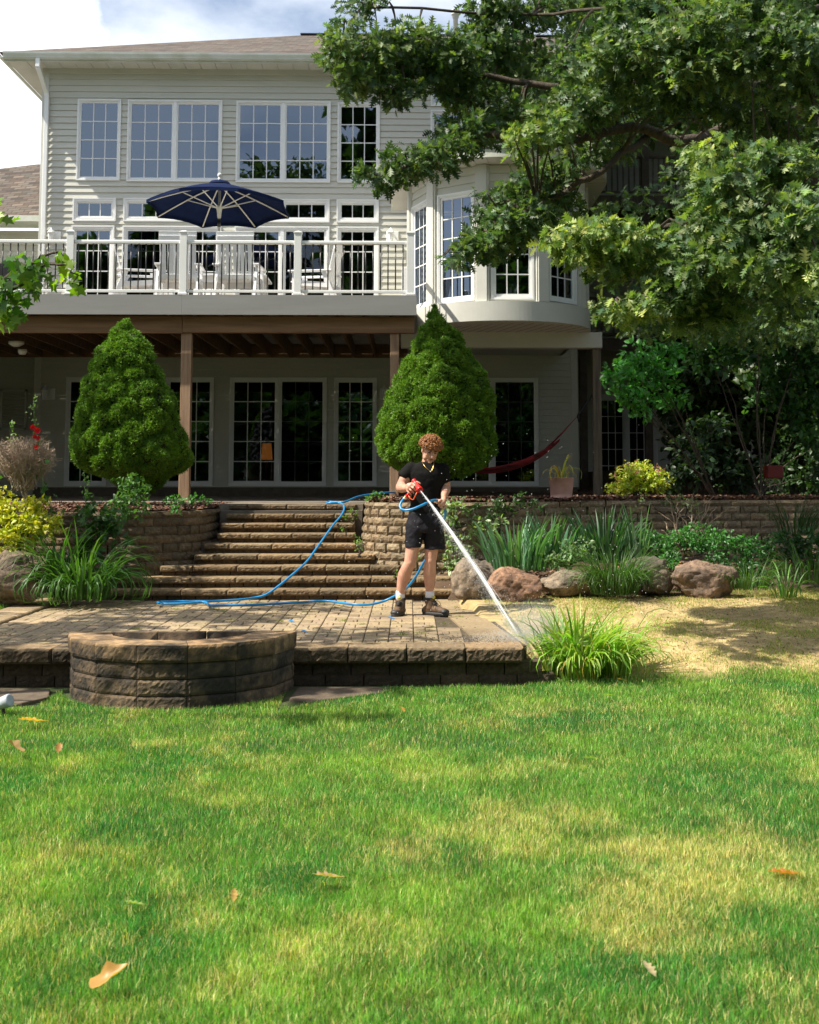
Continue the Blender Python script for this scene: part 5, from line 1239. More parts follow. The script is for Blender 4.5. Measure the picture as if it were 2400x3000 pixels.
o_ = [o for o in col.objects if o.name.startswith('golden_shrub.001')][0]
cen_, rad_ = pads_at([(1850, 1365, 60, 22, 16.7), (1790, 1400, 25, 18, 16.7), (1930, 1375, 30, 20, 16.8)])
leafy('x', o_, cen_, rad_, [14, 6, 7], 6, .022, [(.62, .22, .24), (.6, .35, .3)], spread=.02, nname='flowers')
shrub('euonymus_vine', [(1330, 1490, 40, 45, 14.0), (1300, 1560, 35, 60, 14.0), (1360, 1600, 35, 40, 13.9), (1400, 1545, 35, 30, 14.1), (1450, 1530, 25, 20, 14.1), (1320, 1640, 25, 40, 13.9), (1210, 1640, 20, 22, 14.05)], 26, 7, .05, [(.20, .30, .12), (.34, .42, .22), (.10, .20, .06)], 'variegated vine with pale edged leaves climbing the wall behind the person', spread=.03)
shrub('dark_vine', [(1440, 1500, 70, 45, 14.4), (1500, 1470, 50, 30, 14.5), (1560, 1480, 40, 20, 14.6)], 26, 6, .045, [(.03, .07, .025), (.05, .10, .03)], 'dark leaved creeper spilling over the top of the block wall left of the pot', spread=.04)
shrub('climbing_vine', [(2000, 1480, 50, 30, 15.1), (2040, 1530, 40, 50, 15.1), (1970, 1460, 40, 22, 15.2), (2090, 1550, 40, 30, 15.2), (2020, 1600, 20, 40, 15.0), (1880, 1480, 25, 25, 15.0)], 16, 6, .038, [(.16, .22, .10), (.22, .26, .13), (.10, .16, .06)], 'dry twiggy vine with small pale leaves climbing the wall below the golden shrub', spread=.03)
mb = MB()
for k in range(26):
    a_ = at(2010 + RNG.normal() * 12, 1630, 15.05); b_ = at(2010 + RNG.uniform(-90, 130), RNG.uniform(1440, 1560), 15.0); tree_limbs(mb, [a_, a_.lerp(b_, .5) + Vector((RNG.normal() * .08, -.03, RNG.normal() * .05)), b_], .009, .003, 5)
M['drytwig'] = mat('dry_twigs', (.46, .36, .26), (.28, .20, .14), .8, 30)
mb.build('woody_stems', M['drytwig'], [o for o in col.objects if o.name == 'climbing_vine'][0])
shrub('sage_plant', [(1665, 1620, 45, 40, 13.5), (1630, 1650, 40, 25, 13.4), (1710, 1610, 30, 35, 13.6)], 40, 7, .045, [(.17, .28, .12), (.13, .23, .09)], 'pale green leafy plant between the iris clumps above the flat boulder', spread=.03, cat='plant')
shrub('leafy_groundcover', [(1930, 1600, 60, 40, 13.9), (2010, 1590, 70, 40, 14.1), (2110, 1600, 70, 45, 14.2), (2200, 1610, 60, 45, 14.2), (1960, 1650, 40, 30, 13.5), (2060, 1560, 60, 30, 14.6), (1900, 1570, 40, 30, 14.3)], 46, 8, .04, [(.06, .2, .045), (.075, .24, .055), (.045, .15, .035)], 'low bright green ground cover spreading behind the right boulders', spread=.04, cat='plant')
shrub('leafy_groundcover', [(2290, 1600, 60, 50, 14.6), (2370, 1600, 60, 60, 14.6), (2180, 1660, 60, 30, 13.8), (2100, 1660, 40, 30, 13.8)], 40, 8, .05, [(.03, .09, .025), (.04, .12, .03)], 'darker ground cover under the tree at the right end of the bed', spread=.05, cat='plant')
shrub('rose_bush', [(385, 1420, 50, 40, 14.3), (390, 1475, 50, 45, 14.0), (345, 1500, 40, 40, 13.85), (420, 1440, 30, 30, 14.3)], 30, 7, .05, [(.07, .17, .035), (.10, .22, .05), (.05, .13, .03)], 'leafy green bush growing under the left cone tree and over the dark wall', spread=.04)
shrub('trailing_plant', [(560, 1462, 40, 16, 14.8), (500, 1470, 40, 18, 14.5), (600, 1470, 25, 12, 15.1), (520, 1485, 20, 18, 14.35)], 40, 7, .035, [(.05, .18, .035), (.07, .21, .04)], 'low green plant trailing over the top of the dark wall left of the steps', spread=.03, cat='plant')
shrub('tall_perennial', [(300, 1520, 40, 50, 13.6), (260, 1560, 50, 40, 13.55), (330, 1570, 40, 40, 13.6), (250, 1480, 25, 40, 13.7), (240, 1620, 60, 30, 13.5)], 18, 7, .075, [(.05, .13, .03), (.04, .10, .025)], 'dark green large leaved plants behind the left daylily clump', spread=.05, cat='plant')
shrub('small_weed', [(1105, 1452, 28, 12, 15.0), (1085, 1462, 20, 8, 14.95), (1125, 1460, 18, 8, 15)], 70, 7, .028, [(.14, .32, .05), (.10, .25, .04)], 'small bright green plant on top of the curved wall beside the steps', spread=.02, cat='plant')
for (l, lab) in (([(1036, 1500, 16, 20, 15.1), (1022, 1515, 14, 10, 15)], 'small weed growing at the upper end of the steps beside the curved wall'), ([(1012, 1548, 14, 7, 14.7)], 'tiny weed tuft on a middle step by the curved wall'), ([(1048, 1600, 16, 20, 14.4), (1052, 1580, 12, 10, 14.5)], 'weed hanging down the curved wall beside the lower steps'), ([(1165, 1680, 22, 6, 13.95)], 'thin weeds at the foot of the curved wall on a lower step')):
    shrub('small_weed', l, 60, 6, .026, [(.16, .26, .04), (.12, .24, .04)], lab, spread=.02, cat='plant', group='weeds along the steps')
# dark rhododendron like bushes at the right and dogwood
shrub('dogwood_shrub', [(1870, 1060, 60, 60, 16.5), (1850, 1130, 60, 55, 16.5), (1930, 1100, 70, 70, 16.7), (1880, 1190, 50, 40, 16.6), (1800, 1100, 30, 40, 16.3), (1960, 1020, 60, 40, 16.8), (1980, 1180, 50, 30, 17)], 20, 8, .085, [(.08, .27, .05), (.10, .34, .065), (.06, .2, .045)], 'bright green broad leaved shrub leaning in front of the wooden porch', spread=.06, stems=at(2090, 1440, 17.4))
shrub('dark_shrub', [(2060, 1340, 90, 90, 18.0), (2150, 1380, 90, 60, 18), (1990, 1400, 60, 50, 18), (2080, 1250, 70, 50, 18.4)], 18, 8, .10, [(.025, .055, .025), (.035, .07, .03)], 'dark leathery leaved shrub in deep shade right of the golden shrub', spread=.08)
shrub('small_shade_tree', [(2200, 1000, 120, 80, 17.5), (2330, 1050, 110, 110, 17.8), (2100, 1040, 90, 70, 17.2), (2050, 960, 90, 50, 17.2), (2250, 1150, 90, 60, 18), (2360, 1230, 70, 80, 18), (2380, 900, 90, 90, 17.5), (2230, 900, 110, 60, 17)], 15, 9, .10, [(.03, .085, .02), (.04, .11, .025), (.05, .14, .03)], 'multi stemmed small tree in deep shade at the right, above the red stand', spread=.09, stems=at(2230, 1440, 17.6), cat='tree')
# red plant stand
c = at(2268, 1440, 17.0); M['red'] = mat('red_glaze', (.13, .008, .008), (.09, .006, .006), .35, 5)
shrub('dark_shrub', [(2170, 1410, 70, 40, 18.5), (2290, 1400, 70, 60, 19), (2390, 1400, 70, 70, 18.5), (2400, 1300, 70, 70, 19), (2300, 1320, 70, 60, 20)], 16, 8, .09, [(.03, .07, .02), (.04, .09, .03)], 'dark leafy bushes filling the shade behind the red planter', spread=.08)
rs_ = empty('red_planter', tuple(c), 'red square planter on a lattice stand in the shade at the far right', 'planter')
z0 = c.z; MB().box(c.x - .11, c.x + .11, 16.9, 17.12, z0 + .18, z0 + .36).build('pot', M['red'], rs_, bevel=.01)
mb = MB()
for k in range(4):
    mb.bar((c.x - .09 + k * .05, 16.92, z0), (c.x - .04 + k * .05, 16.92, z0 + .18), .008, .008); mb.bar((c.x - .04 + k * .05, 16.925, z0), (c.x - .09 + k * .05, 16.925, z0 + .18), .008, .008)
mb.build('lattice_stand', M['greywood'], rs_)
# ------------------------------------------------------------------ terracotta pot with aloe
c = at(1645, 1464, 15.75); M['terra'] = mat('dusty_pink_pot', (.60, .34, .29), (.50, .27, .22), .6, 8)
pt_ = empty('flower_pot', tuple(c), 'dusty pink round pot with drooping yellow green succulent on top of the block wall', 'flower pot')
MB().lathe([(0, .0), (.150, 0), (.150, .035), (.136, .04), (.140, .08), (.163, .27), (.168, .275), (.168, .282), (.150, .28), (.145, .24), (0, .24)], 36, c).build('pot', M['terra'], pt_, True)
MB().lathe([(0, .0), (.146, 0)], 24, c + Vector((0, 0, .252))).build('potting_soil', M['mulch'], pt_)
strap('x', pt_, tuple(c + Vector((0, 0, .25))), 16, .50, .024, [(.48, .46, .14), (.38, .42, .12), (.48, .38, .11)], arch=1.7, spreadr=.06, hmin=.6, nname='succulent_leaves')
strap('x', pt_, tuple(c + Vector((0, 0, .25))), 3, .40, .02, [(.14, .28, .10)], arch=.3, spreadr=.03, nname='upright_leaves')
# ------------------------------------------------------------------ brown twiggy standard and hollyhocks
c = at(85, 1590, 13.7); tw = empty('bare_twiggy_shrub', tuple(c), 'leafless tan ball of twigs on a bundled stem at the left edge', 'shrub')
mb = MB(); top = at(72, 1425, 13.7)
for k in range(7): tree_limbs(mb, [c + Vector((RNG.normal() * .04, RNG.normal() * .04, -.2)), c.lerp(top, .5) + Vector((RNG.normal() * .03, RNG.normal() * .03, 0)), top + Vector((RNG.normal() * .03, RNG.normal() * .03, 0))], .014, .010, 6)
mb.build('stem_bundle', M['drytwig'], tw)
mb = MB(); s_ = S(13.7)
for k in range(620):
    q = unit(rn(1, 3))[0]; q[2] = q[2] * .8 + .15; e_ = at(72, 1348, 13.7) + Vector(q * np.array([92 / s_, .34, 82 / s_]) * RNG.uniform(.75, 1.05)); st_ = top + Vector((RNG.normal() * .05, RNG.normal() * .05, RNG.uniform(-.05, .12)))
    md = st_.lerp(e_, .55) + Vector(rn(3) * .03) + Vector((0, 0, .03)); mb.tube([st_, md, e_], [.0045, .003, .0018], 4, False)
    for j in range(3): f_ = md.lerp(e_, RNG.uniform(.2, .9)); mb.tube([f_, f_ + Vector(rn(3) * .05)], [.0022, .0012], 3, False)
mb.build('twig_ball', M['drytwig'], tw)
M['redpetal'] = mat('red_petals', (.62, .012, .02), (.45, .008, .012), .5, 20, trans=.3)
def hollyhock(pts, Y, flowers, buds, label, leaves=()):
    b = at(*pts[0], Y); r_ = empty('hollyhock', tuple(b), label, 'flower', 'hollyhock stalks'); mb = MB(); L_ = tree_limbs(mb, [at(*p, Y) for p in pts], .009, .004, 6); mb.build('stalk', M['leaf'], r_)
    me = r_.children[0].data; a = me.color_attributes.new('Col', 'FLOAT_COLOR', 'POINT'); a.data.foreach_set('color', np.tile([.10, .20, .05, 1], len(me.vertices)).astype(np.float32))
    P = np.array([tuple(p) for p in L_]); n = len(P); k0 = int(n * buds); Q = np.repeat(P[k0:], 6, 0) + rn((n - k0) * 6, 3) * np.array([.025, .025, .02])
    scatter('buds', Q, rn(len(Q), 3) * .5 + np.array([0, 0, .7]), rn(len(Q), 3), .035, LEAF[0], LEAF[1], colmix(len(Q), [(.14, .26, .08), (.20, .32, .12)]), M['leaf'], r_)
    Q = np.repeat(P[:k0], 3, 0) + rn(k0 * 3, 3) * .06
    scatter('leaves', Q, rn(len(Q), 3) * .6 + np.array([0, 0, -.2]), rn(len(Q), 3) * .5 + np.array([0, -.3, .7]), .07, MAPLE[0], MAPLE[1], colmix(len(Q), [(.06, .15, .03)]), M['leaf'], r_)
    for (fx, fy, sz) in flowers:
        c_ = at(fx, fy, Y - .05); mb = MB(); ax = Vector((RNG.normal() * .4, -1, .25 + RNG.normal() * .2)).normalized(); Mq = ax.to_track_quat('Z', 'Y').to_matrix()
        prof = [(.003, -.015), (.009, .0), (.023, .01), (.031, .016), (.035, .022)]
        for r__, z_ in prof:
            for k in range(20): a_ = k / 20 * 2 * math.pi; rr3 = r__ * (1 + .12 * math.sin(5 * a_)) * sz; mb.v.append(tuple(c_ + Mq @ Vector((rr3 * math.cos(a_), rr3 * math.sin(a_), z_ * sz + .004 * math.sin(10 * a_) * r__ / .046))))
        for i in range(4):
            for k in range(20): mb.f.append((i * 20 + k, i * 20 + (k + 1) % 20, (i + 1) * 20 + (k + 1) % 20, (i + 1) * 20 + k))
        mb.build('blossom', M['redpetal'], r_, True)
    return r_
hollyhock([(150, 1520), (125, 1420), (108, 1280), (96, 1170)], 13.6, [(95, 1252, .9), (110, 1262, 1), (102, 1280, .7), (115, 1285, .8), (107, 1310, .7), (42, 1343, .6)], .62, 'tall hollyhock stalk with red blossoms rising from the bare twiggy shrub')
hollyhock([(270, 1720), (255, 1600), (250, 1500), (245, 1395)], 13.5, [], .7, 'green hollyhock stalk without flowers in front of the left cone tree')
hollyhock([(60, 1400), (45, 1320), (38, 1245)], 13.9, [], .4, 'short hollyhock bud stalk left of the red flowers at the left edge')
# ------------------------------------------------------------------ lawn grass
def grass(name, x, y, h, w, colr, label=None, parent=None):
    n = len(x); rs = RNG; z = groundz(x, y); a = rs.uniform(0, 2 * np.pi, n); lean = rs.uniform(.1, .75, n); bend = rs.uniform(0, 2 * np.pi, n)
    b = np.stack([x, y, z - .004], 1); s = np.stack([np.cos(a), np.sin(a), 0 * a], 1) * w[:, None] / 2; ld = np.stack([np.cos(bend), np.sin(bend), 0 * a], 1)
    mid = b + ld * (h * lean * .25)[:, None] + np.array([0, 0, 1]) * (h * .55)[:, None]; tip = b + ld * (h * lean * .85)[:, None] + np.array([0, 0, 1]) * (h * (1 - .25 * lean))[:, None]
    V = np.stack([b - s, b + s, mid + s * .8, mid - s * .8, tip], 1).reshape(-1, 3); i = (np.arange(n) * 5)[:, None]
    C = np.repeat(colr, 5, 0) * np.tile(np.array([.8, .8, 1, 1, 1.15]), n)[:, None]
    return npmesh(name, V, [i + np.array([0, 1, 2, 3]), i + np.array([3, 2, 4])], M['grass'], parent, C.clip(.003, .9))
def grasscol(x, y):
    n = len(x); d = drymask(x, y); t = fbm(x, y, 5, 2.2, 3); u = RNG.random(n)
    t = np.clip((t - .22) * 1.5, 0, 1); g_ = np.array([.06, .245, .045]) * (1 - t[:, None]) + np.array([.22, .40, .055]) * t[:, None]
    dry = np.array([.72, .60, .26]); isdry = u < (.13 + .75 * d); c_ = np.where(isdry[:, None], dry, g_ * (1 - .0 * d[:, None]) + np.array([.10, .06, .0]) * d[:, None])
    return c_ * RNG.uniform(.35, 1.65, (n, 1)) * (.72 + .56 * fbm(x, y, 1, 9, 2))[:, None]
def sample(n, y0, y1, marg=.25):
    y = np.sqrt(RNG.uniform(y0 ** 2, y1 ** 2, n)); x = RNG.uniform(-1, 1, n) * (y / 3 + marg); return x, y
X_, Y_ = [], []
for (n, a_, b_) in ((210000, 3.3, 5.2), (230000, 5.2, 7.5), (220000, 7.5, 10.6)):
    x, y = sample(n, a_, b_); X_.append(x); Y_.append(y)
for (n, a_, b_) in ((90000, 2.2, 7), (80000, 7, 10.6)):
    y = RNG.uniform(a_, b_, n); e_ = y / 3 + .25; x = np.where(RNG.random(n) < .5, -1, 1) * (e_ + RNG.uniform(0, 2.4, n)); X_.append(x); Y_.append(y)
x, y = sample(20000, 1.8, 3.3); X_.append(x); Y_.append(y)
x = np.concatenate(X_); y = np.concatenate(Y_)
keep = RNG.random(len(x)) < lawnmask(x, y)
keep &= ~((x < .93) & (y > 9.72)); keep &= ~(((x - RC[0]) ** 2 + (y - RC[1]) ** 2 < .9 ** 2))
keep &= ~((x > -.93) & (x < -.2) & (y > 9.0 + (x + .8) * .75)); keep &= ~((x < -2.66) & (y > 8.98))
x, y = x[keep], y[keep]; f_ = y / 7
h = RNG.uniform(.018, .043, len(x)) * (1 + .35 * (fbm(x, y, 8, 2.5) - .5)) * (1 + .35 * (1 - np.exp(-((x + 1.8) ** 2 + (y - 9) ** 2)))) ; wd = RNG.uniform(.0016, .0030, len(x)) * np.clip(f_, .9, 1.5)
g = grass('lawn_grass', x, y, h, wd, grasscol(x, y)); tag(g, 'thick green lawn with dry straw coloured patches across the foreground', 'grass', kind='stuff')
# left lawn and sparse grass on bare soil
x = RNG.uniform(-5.4, -4.14, 26000); y = RNG.uniform(10.2, 13.2, 26000)
c_ = np.array([[.10, .24, .03]]) * RNG.uniform(.7, 1.35, (len(x), 1)) * np.array([1, 1, 1]); dr = RNG.random(len(x)) < .15; c_[dr] = np.array([.42, .32, .12])
g = grass('side_lawn_grass', x, y, RNG.uniform(.03, .07, len(x)), np.full(len(x), .005), c_); tag(g, 'bright green strip of lawn left of the patio', 'grass', kind='stuff')
x = RNG.uniform(.5, 5.6, 130000); y = RNG.uniform(10.0, 13.6, 130000); pn = fbm(x, y, 2, 2.5, 3)
keep = (RNG.random(len(x)) < np.clip((pn - .36) * 3.0, .08, 1)) & (x > 1.05 - (y - 9.9) * .1); x, y = x[keep], y[keep]
c_ = np.where((RNG.random(len(x)) < .62)[:, None], np.array([.24, .36, .06]), np.array([.56, .46, .20])) * RNG.uniform(.7, 1.25, (len(x), 1))
g = grass('sparse_grass', x, y, RNG.uniform(.010, .034, len(x)), np.full(len(x), .005), c_); tag(g, 'thin sprouts scattered over the bare tan soil', 'grass', kind='stuff')
# weeds in patio joints, crumbs of soil
x = []; y = []
for k in range(26):
    cx_, cy_ = RNG.uniform(-3.4, .5), RNG.uniform(10.2, 13.6); n = RNG.integers(12, 50); x.append(cx_ + RNG.normal(size=n) * .03); y.append(cy_ + RNG.normal(size=n) * .02)
x = np.concatenate(x); y = np.concatenate(y)
_gz = groundz; groundz = lambda a, b: 0 * np.asarray(a)
g = grass('joint_weeds', x, y, RNG.uniform(.01, .03, len(x)), np.full(len(x), .005), np.tile([[.22, .28, .05]], (len(x), 1))); tag(g, 'tiny weeds sprouting from the patio joints', 'weeds', kind='stuff'); groundz = _gz
n = 700; x = np.concatenate([RNG.uniform(-3.6, .6, n), RNG.normal(.55, .25, 250)]); y = np.concatenate([RNG.uniform(10, 13.7, n), RNG.normal(10.3, .15, 250)])
kk = (y > 9.9) & (x < .85); x, y = x[kk], y[kk]; P = np.stack([x, y, 0 * x + .004], 1)
tet = [(-1, -1, 0), (1, -.6, 0), (0, 1, 0), (0, 0, .8)]
M['crumb'] = mat('soil_crumbs', (.05, .035, .022), None, .9)
g = scatter('soil_crumbs', P, rn(len(P), 3) * np.array([1, 1, 0.01]), np.tile([[0, 0, 1.]], (len(P), 1)), RNG.uniform(.003, .010, len(P)), tet, [np.array([[0, 1, 3], [1, 2, 3], [2, 0, 3]])], np.ones((len(P), 3)), M['crumb']); tag(g, 'dark crumbs of soil and bark scattered over the patio', 'debris', kind='stuff')
n = 3500; x = RNG.uniform(1.0, 5.6, n); y = RNG.uniform(10.1, 13.3, n); P = np.stack([x, y, groundz(x, y) + .002], 1)
M['clod'] = mat('soil_clods', (1, 1, 1), None, .95, attr=True)
g = scatter('soil_clods', P, rn(len(P), 3) * np.array([1, 1, 0.01]), np.tile([[0, 0, 1.]], (len(P), 1)), RNG.uniform(.003, .013, len(P)), tet, [np.array([[0, 1, 3], [1, 2, 3], [2, 0, 3]])], colmix(len(P), [(.42, .27, .13), (.30, .19, .09), (.55, .40, .22), (.12, .08, .04)]), M['clod']); tag(g, 'small clods and crumbs lying on the bare tan soil', 'debris', kind='stuff')
# mulch chips on beds
def chips(n, fn, z, nm, lab):
    P = fn(n); P = np.concatenate([P, z + .015 + RNG.random((len(P), 1)) * .03], 1); tv = [(-.5, -1, 0), (.5, -1, 0), (.4, 1, .05), (-.4, 1, .05)]
    g = scatter(nm, P, rn(len(P), 3) * np.array([1, 1, .35]), rn(len(P), 3) * .4 + np.array([0, 0, 1]), RNG.uniform(.012, .035, len(P)), tv, [np.array([[0, 1, 2, 3]])], colmix(len(P), [(.14, .06, .035), (.08, .035, .02), (.22, .12, .07)]), M['barkchip']); tag(g, lab, 'mulch', kind='stuff')
M['barkchip'] = mat('bark_chips', (1, 1, 1), None, .8, attr=True)
def rightbed(n):
    x = RNG.uniform(-.5, 8, n); y0 = np.interp(x, [-.5, .4, 1.2, 3, 7.5], [14.95, 14.55, 14.95, 16.15, 17.0]); return np.stack([x, y0 + RNG.random(n) ** 1.5 * 2.2], 1)
chips(14000, rightbed, 1.05, 'bark_mulch', 'reddish bark mulch on the bed above the right wall')
def leftbed(n):
    y = RNG.uniform(14.3, 17.3, n); xr = np.interp(y, [14.3, 14.7, 15.2, 17.4], [-3.2, -2.7, -2.5, -2.45]); return np.stack([xr - RNG.random(n) * 3, y], 1)
chips(9000, leftbed, .96, 'bark_mulch', 'reddish bark mulch around the left cone tree')
def bed3(n):
    x = RNG.uniform(.7, 5.5, n); return np.stack([x, RNG.uniform(13.1, 14.4, n) + np.clip(x - 1.5, 0, 3) * .35], 1)
P = bed3(5000); P = np.concatenate([P, (groundz(P[:, 0], P[:, 1]) + .01)[:, None]], 1)
g = scatter('bark_mulch', P, rn(len(P), 3) * np.array([1, 1, .35]), rn(len(P), 3) * .4 + np.array([0, 0, 1]), RNG.uniform(.012, .03, len(P)), [(-.5, -1, 0), (.5, -1, 0), (.4, 1, .05), (-.4, 1, .05)], [np.array([[0, 1, 2, 3]])], colmix(len(P), [(.14, .07, .04), (.10, .05, .03), (.24, .14, .08)]), M['barkchip']); tag(g, 'brown mulch crumbs among the plants behind the boulders', 'mulch', kind='stuff')
# ------------------------------------------------------------------ fallen leaves
def fallen(px, py, L, colr, label, rot, tilt=.25, lift=.03, tmpl=OAK, wd=1.1):
    d = CR @ Vector(((px - PX) / F, (PY - py) / F, -1)); t = (LAWN + .035 - EYE.z) / d.z; p = EYE + d * t; p.z += lift
    V = []
    for (a_, b_, c_) in tmpl[0]:
        V.append((a_ * L * wd, (b_ - .5) * L, (c_ + .5 * (b_ - .5) ** 2 + .9 * a_ * a_) * L))
    Me = Euler((tilt, .2, rot)).to_matrix(); V = np.array([tuple(p + Me @ Vector(v)) for v in V]); n = len(V)
    C = np.tile(np.array([colr]), (n, 1)) * RNG.uniform(.75, 1.15, (n, 1))
    o = npmesh('fallen_leaf', V, tmpl[1], M['leaf'], None, C, True); s = o.modifiers.new('s', 'SUBSURF'); s.levels = s.render_levels = 1
    return tag(o, label, 'fallen leaf', 'fallen leaves on the lawn')
TAN = (.60, .33, .09)
fallen(330, 2905, .15, TAN, 'large curled tan leaf nearest the viewer at the lower left', -1.0, .6, .045, MAPLE, .55)
fallen(968, 2590, .15, (.52, .36, .20), 'pale tan twisted leaf near the middle of the lawn', 1.9, .3)
fallen(2310, 2570, .17, (.50, .20, .05), 'orange brown leaf half sunk in the grass near the right edge', 1.55, .2, .015)
fallen(36, 2212, .16, (.48, .30, .13), 'tan leaf standing in the shaded grass at the left edge', 1.3, .7, .05, MAPLE, .6)
fallen(172, 2208, .08, (.46, .22, .07), 'small orange leaf in the shaded grass right of the tan one', .2, .8)
fallen(100, 2120, .22, (.62, .36, .07), 'long jagged golden leaf lying in front of the fire ring', 1.6, .2, .02)
fallen(685, 2648, .06, (.55, .34, .10), 'tiny tan leaf left of the twisted pale leaf', .3, .9)
fallen(1737, 2237, .11, (.22, .34, .06), 'green fallen leaf on the lawn right of centre', 1.5, .2)
fallen(1785, 2048, .10, (.24, .38, .08), 'green fallen leaf lying just below the bright daylily clump', 1.5, .15)
fallen(1825, 2003, .09, (.55, .32, .10), 'orange leaf beside the foot of the bright daylily clump', 1.2, .3)
fallen(1180, 2092, .07, (.5, .28, .06), 'small orange leaf in the grass below the patio corner', .6, .6)
fallen(1905, 2870, .08, (.5, .40, .22), 'bleached straw coloured leaf near the lower right', .5, .5)
fallen(400, 2672, .09, (.30, .42, .10), 'curved green leaf left of centre in the lawn', 1.7, .3)
fallen(2200, 2003, .07, (.08, .16, .05), 'small dark green leaf on the grass below the bare soil', 1.3, .3)
# path light lying at left
M['zinc'] = mat('zinc_cover', (.42, .46, .50), (.34, .38, .42), .35, 8)
d = at(12, 2020, 8.7); lg = empty('ground_spotlight', (d.x, d.y, LAWN), 'small grey metal garden spotlight in the grass at the left edge', 'garden light')
mb = MB().lathe([(0, -.06), (.040, -.06), (.046, .05), (.038, .06), (.0, .05)], 16, (d.x, d.y, LAWN + .09), Euler((R(70), 0, R(70))).to_matrix()); mb.build('lamp_housing', M['zinc'], lg, True)
MB().tube([(d.x, d.y, LAWN - .05), (d.x, d.y, LAWN + .07)], .012, 8).build('stake', M['black'], lg)
# ------------------------------------------------------------------ person
BY = 12.2
def J(px, py, dy=0): return at(px, py, BY + dy)
person = empty('person', (J(1220, 1795).x, BY, 0), 'person in black t-shirt and shorts with curly ginger hair, spraying a hose', 'person')
M['skin'] = mat('skin', (.56, .31, .215), (.50, .26, .175), .5, 18, .15, 120, dist=.002, c3=(.48, .21, .15), s3=9, thr=(.5, .8), sss=.06)
M['shirt'] = mat('black_cotton', (.006, .006, .006), (.009, .009, .009), .9, 6, .35, 25, dist=.01, spec=.15)
M['shorts'] = mat('black_nylon', (.006, .006, .009), (.010, .0095, .015), .7, 6, .6, 12, dist=.015, spec=.25)
M['hair'] = mat('curly_ginger_hair', (.42, .17, .04), (.20, .07, .018), .35, 60, spec=.7)
M['sock'] = mat('white_sock', (.72, .72, .76), None, .9)
M['bootl'] = mat('boot_leather', (.15, .085, .04), (.07, .04, .022), .7, 30, .4, 80, dist=.003)
M['bootd'] = mat('boot_dark_fabric', (.022, .02, .016), None, .8)
M['sole'] = mat('boot_rubber', (.022, .023, .024), None, .55)
M['yellow'] = mat('yellow_lining', (.65, .5, .02), None, .7)
M['gold'] = mat('gold_chain', (.75, .5, .15), None, .3, metal=1)
M['lip'] = mat('lips', (.30, .10, .085), None, .5)
M['brow'] = mat('brow_hair', (.09, .04, .02), None, .7)
def remesh(o, vox, it=6, fac=.6):
    r = o.modifiers.new('r', 'REMESH'); r.mode = 'VOXEL'; r.voxel_size = vox; r.use_smooth_shade = True
    s = o.modifiers.new('s', 'SMOOTH'); s.iterations = it; s.factor = fac; return o
def limb(mb, pts, n=14):
    "pts: (Vector, r) chain of overlapping spheres + tapered tubes"
    P = [p for p, r in pts]; Rr = [r for p, r in pts]; Q = []; rr = []
    for i in range(len(P) - 1):
        for k in range(4): t = k / 4; Q.append(P[i].lerp(P[i + 1], t)); rr.append(Rr[i] + (Rr[i + 1] - Rr[i]) * t)
    Q.append(P[-1]); rr.append(Rr[-1]); mb.tube(Q, rr, n)
    for p, r in ((P[0], Rr[0]), (P[-1], Rr[-1])): mb.ell(p, (r, r, r), 12, 8)
    for p, r in pts[1:-1]: mb.ell(p, (r * .99,) * 3, 12, 8)
def loft(mb, secs, n=24, pw=1.0):
    "secs: (cx, cy, z, rx, ry)"
    b = len(mb.v)
    for (cx, cy, z, rx_, ry_) in secs:
        for k in range(n):
            a = 2 * math.pi * k / n; ca, sa = math.cos(a), math.sin(a); e = .85
            mb.v.append((cx + rx_ * math.copysign(abs(ca) ** e, ca), cy + ry_ * math.copysign(abs(sa) ** e, sa), z))
    for i in range(len(secs) - 1):
        for k in range(n): mb.f.append((b + i * n + k, b + i * n + (k + 1) % n, b + (i + 1) * n + (k + 1) % n, b + (i + 1) * n + k))
    mb.f.append(tuple(b + k for k in range(n))[::-1]); e = b + (len(secs) - 1) * n; mb.f.append(tuple(e + k for k in range(n)))
def sec(py, l, r, d, dy=0): c = J((l + r) / 2, py, dy); return (c.x, c.y, c.z, (r - l) / 2 / S(BY), d)
# head frame
hc = J(1261, 1319, -.035)
fw = Vector((math.sin(R(15)) * math.cos(R(25)), -math.cos(R(15)) * math.cos(R(25)), -math.sin(R(25)))).normalized()
rt = fw.cross(Vector((0.10, 0, 1))).normalized() * -1   # towards picture right
rt = Vector((abs(rt.x), rt.y if rt.x > 0 else -rt.y, rt.z if rt.x > 0 else -rt.z)); up_ = rt.cross(fw); up_ = up_ if up_.z > 0 else -up_
HM = Matrix((rt, fw, up_)).transposed()
def H(r, f, u): return hc + rt * r + fw * f + up_ * u
bd = MB()
bd.ell(hc + up_ * .022 - fw * .012, (.074, .094, .088), 24, 16, HM)
bd.ell(H(0, .018, -.035), (.064, .072, .066), 20, 14, HM)
bd.ell(H(0, .040, -.078), (.044, .044, .036), 18, 12, HM)
bd.ell(H(0, .072, -.098), (.022, .018, .016), 12, 8, HM)
for s_ in (-1, 1):
    bd.ell(H(s_ * .034, .062, -.022), (.026, .022, .024), 12, 8, HM)      # cheek
    bd.ell(H(s_ * .030, .078, .026), (.028, .014, .010), 12, 8, HM)       # brow
    bd.ell(H(s_ * .048, .022, -.068), (.021, .038, .030), 12, 8, HM)      # jaw
    bd.ell(H(s_ * .077, -.008, -.010), (.010, .020, .032), 12, 10, HM)    # ear
limb(bd, [(H(0, .080, .016), .009), (H(0, .095, -.012), .011), (H(0, .106, -.030), .014)], 10)
for s_ in (-1, 1): bd.ell(H(s_ * .013, .092, -.034), (.009, .010, .008), 8, 6, HM)
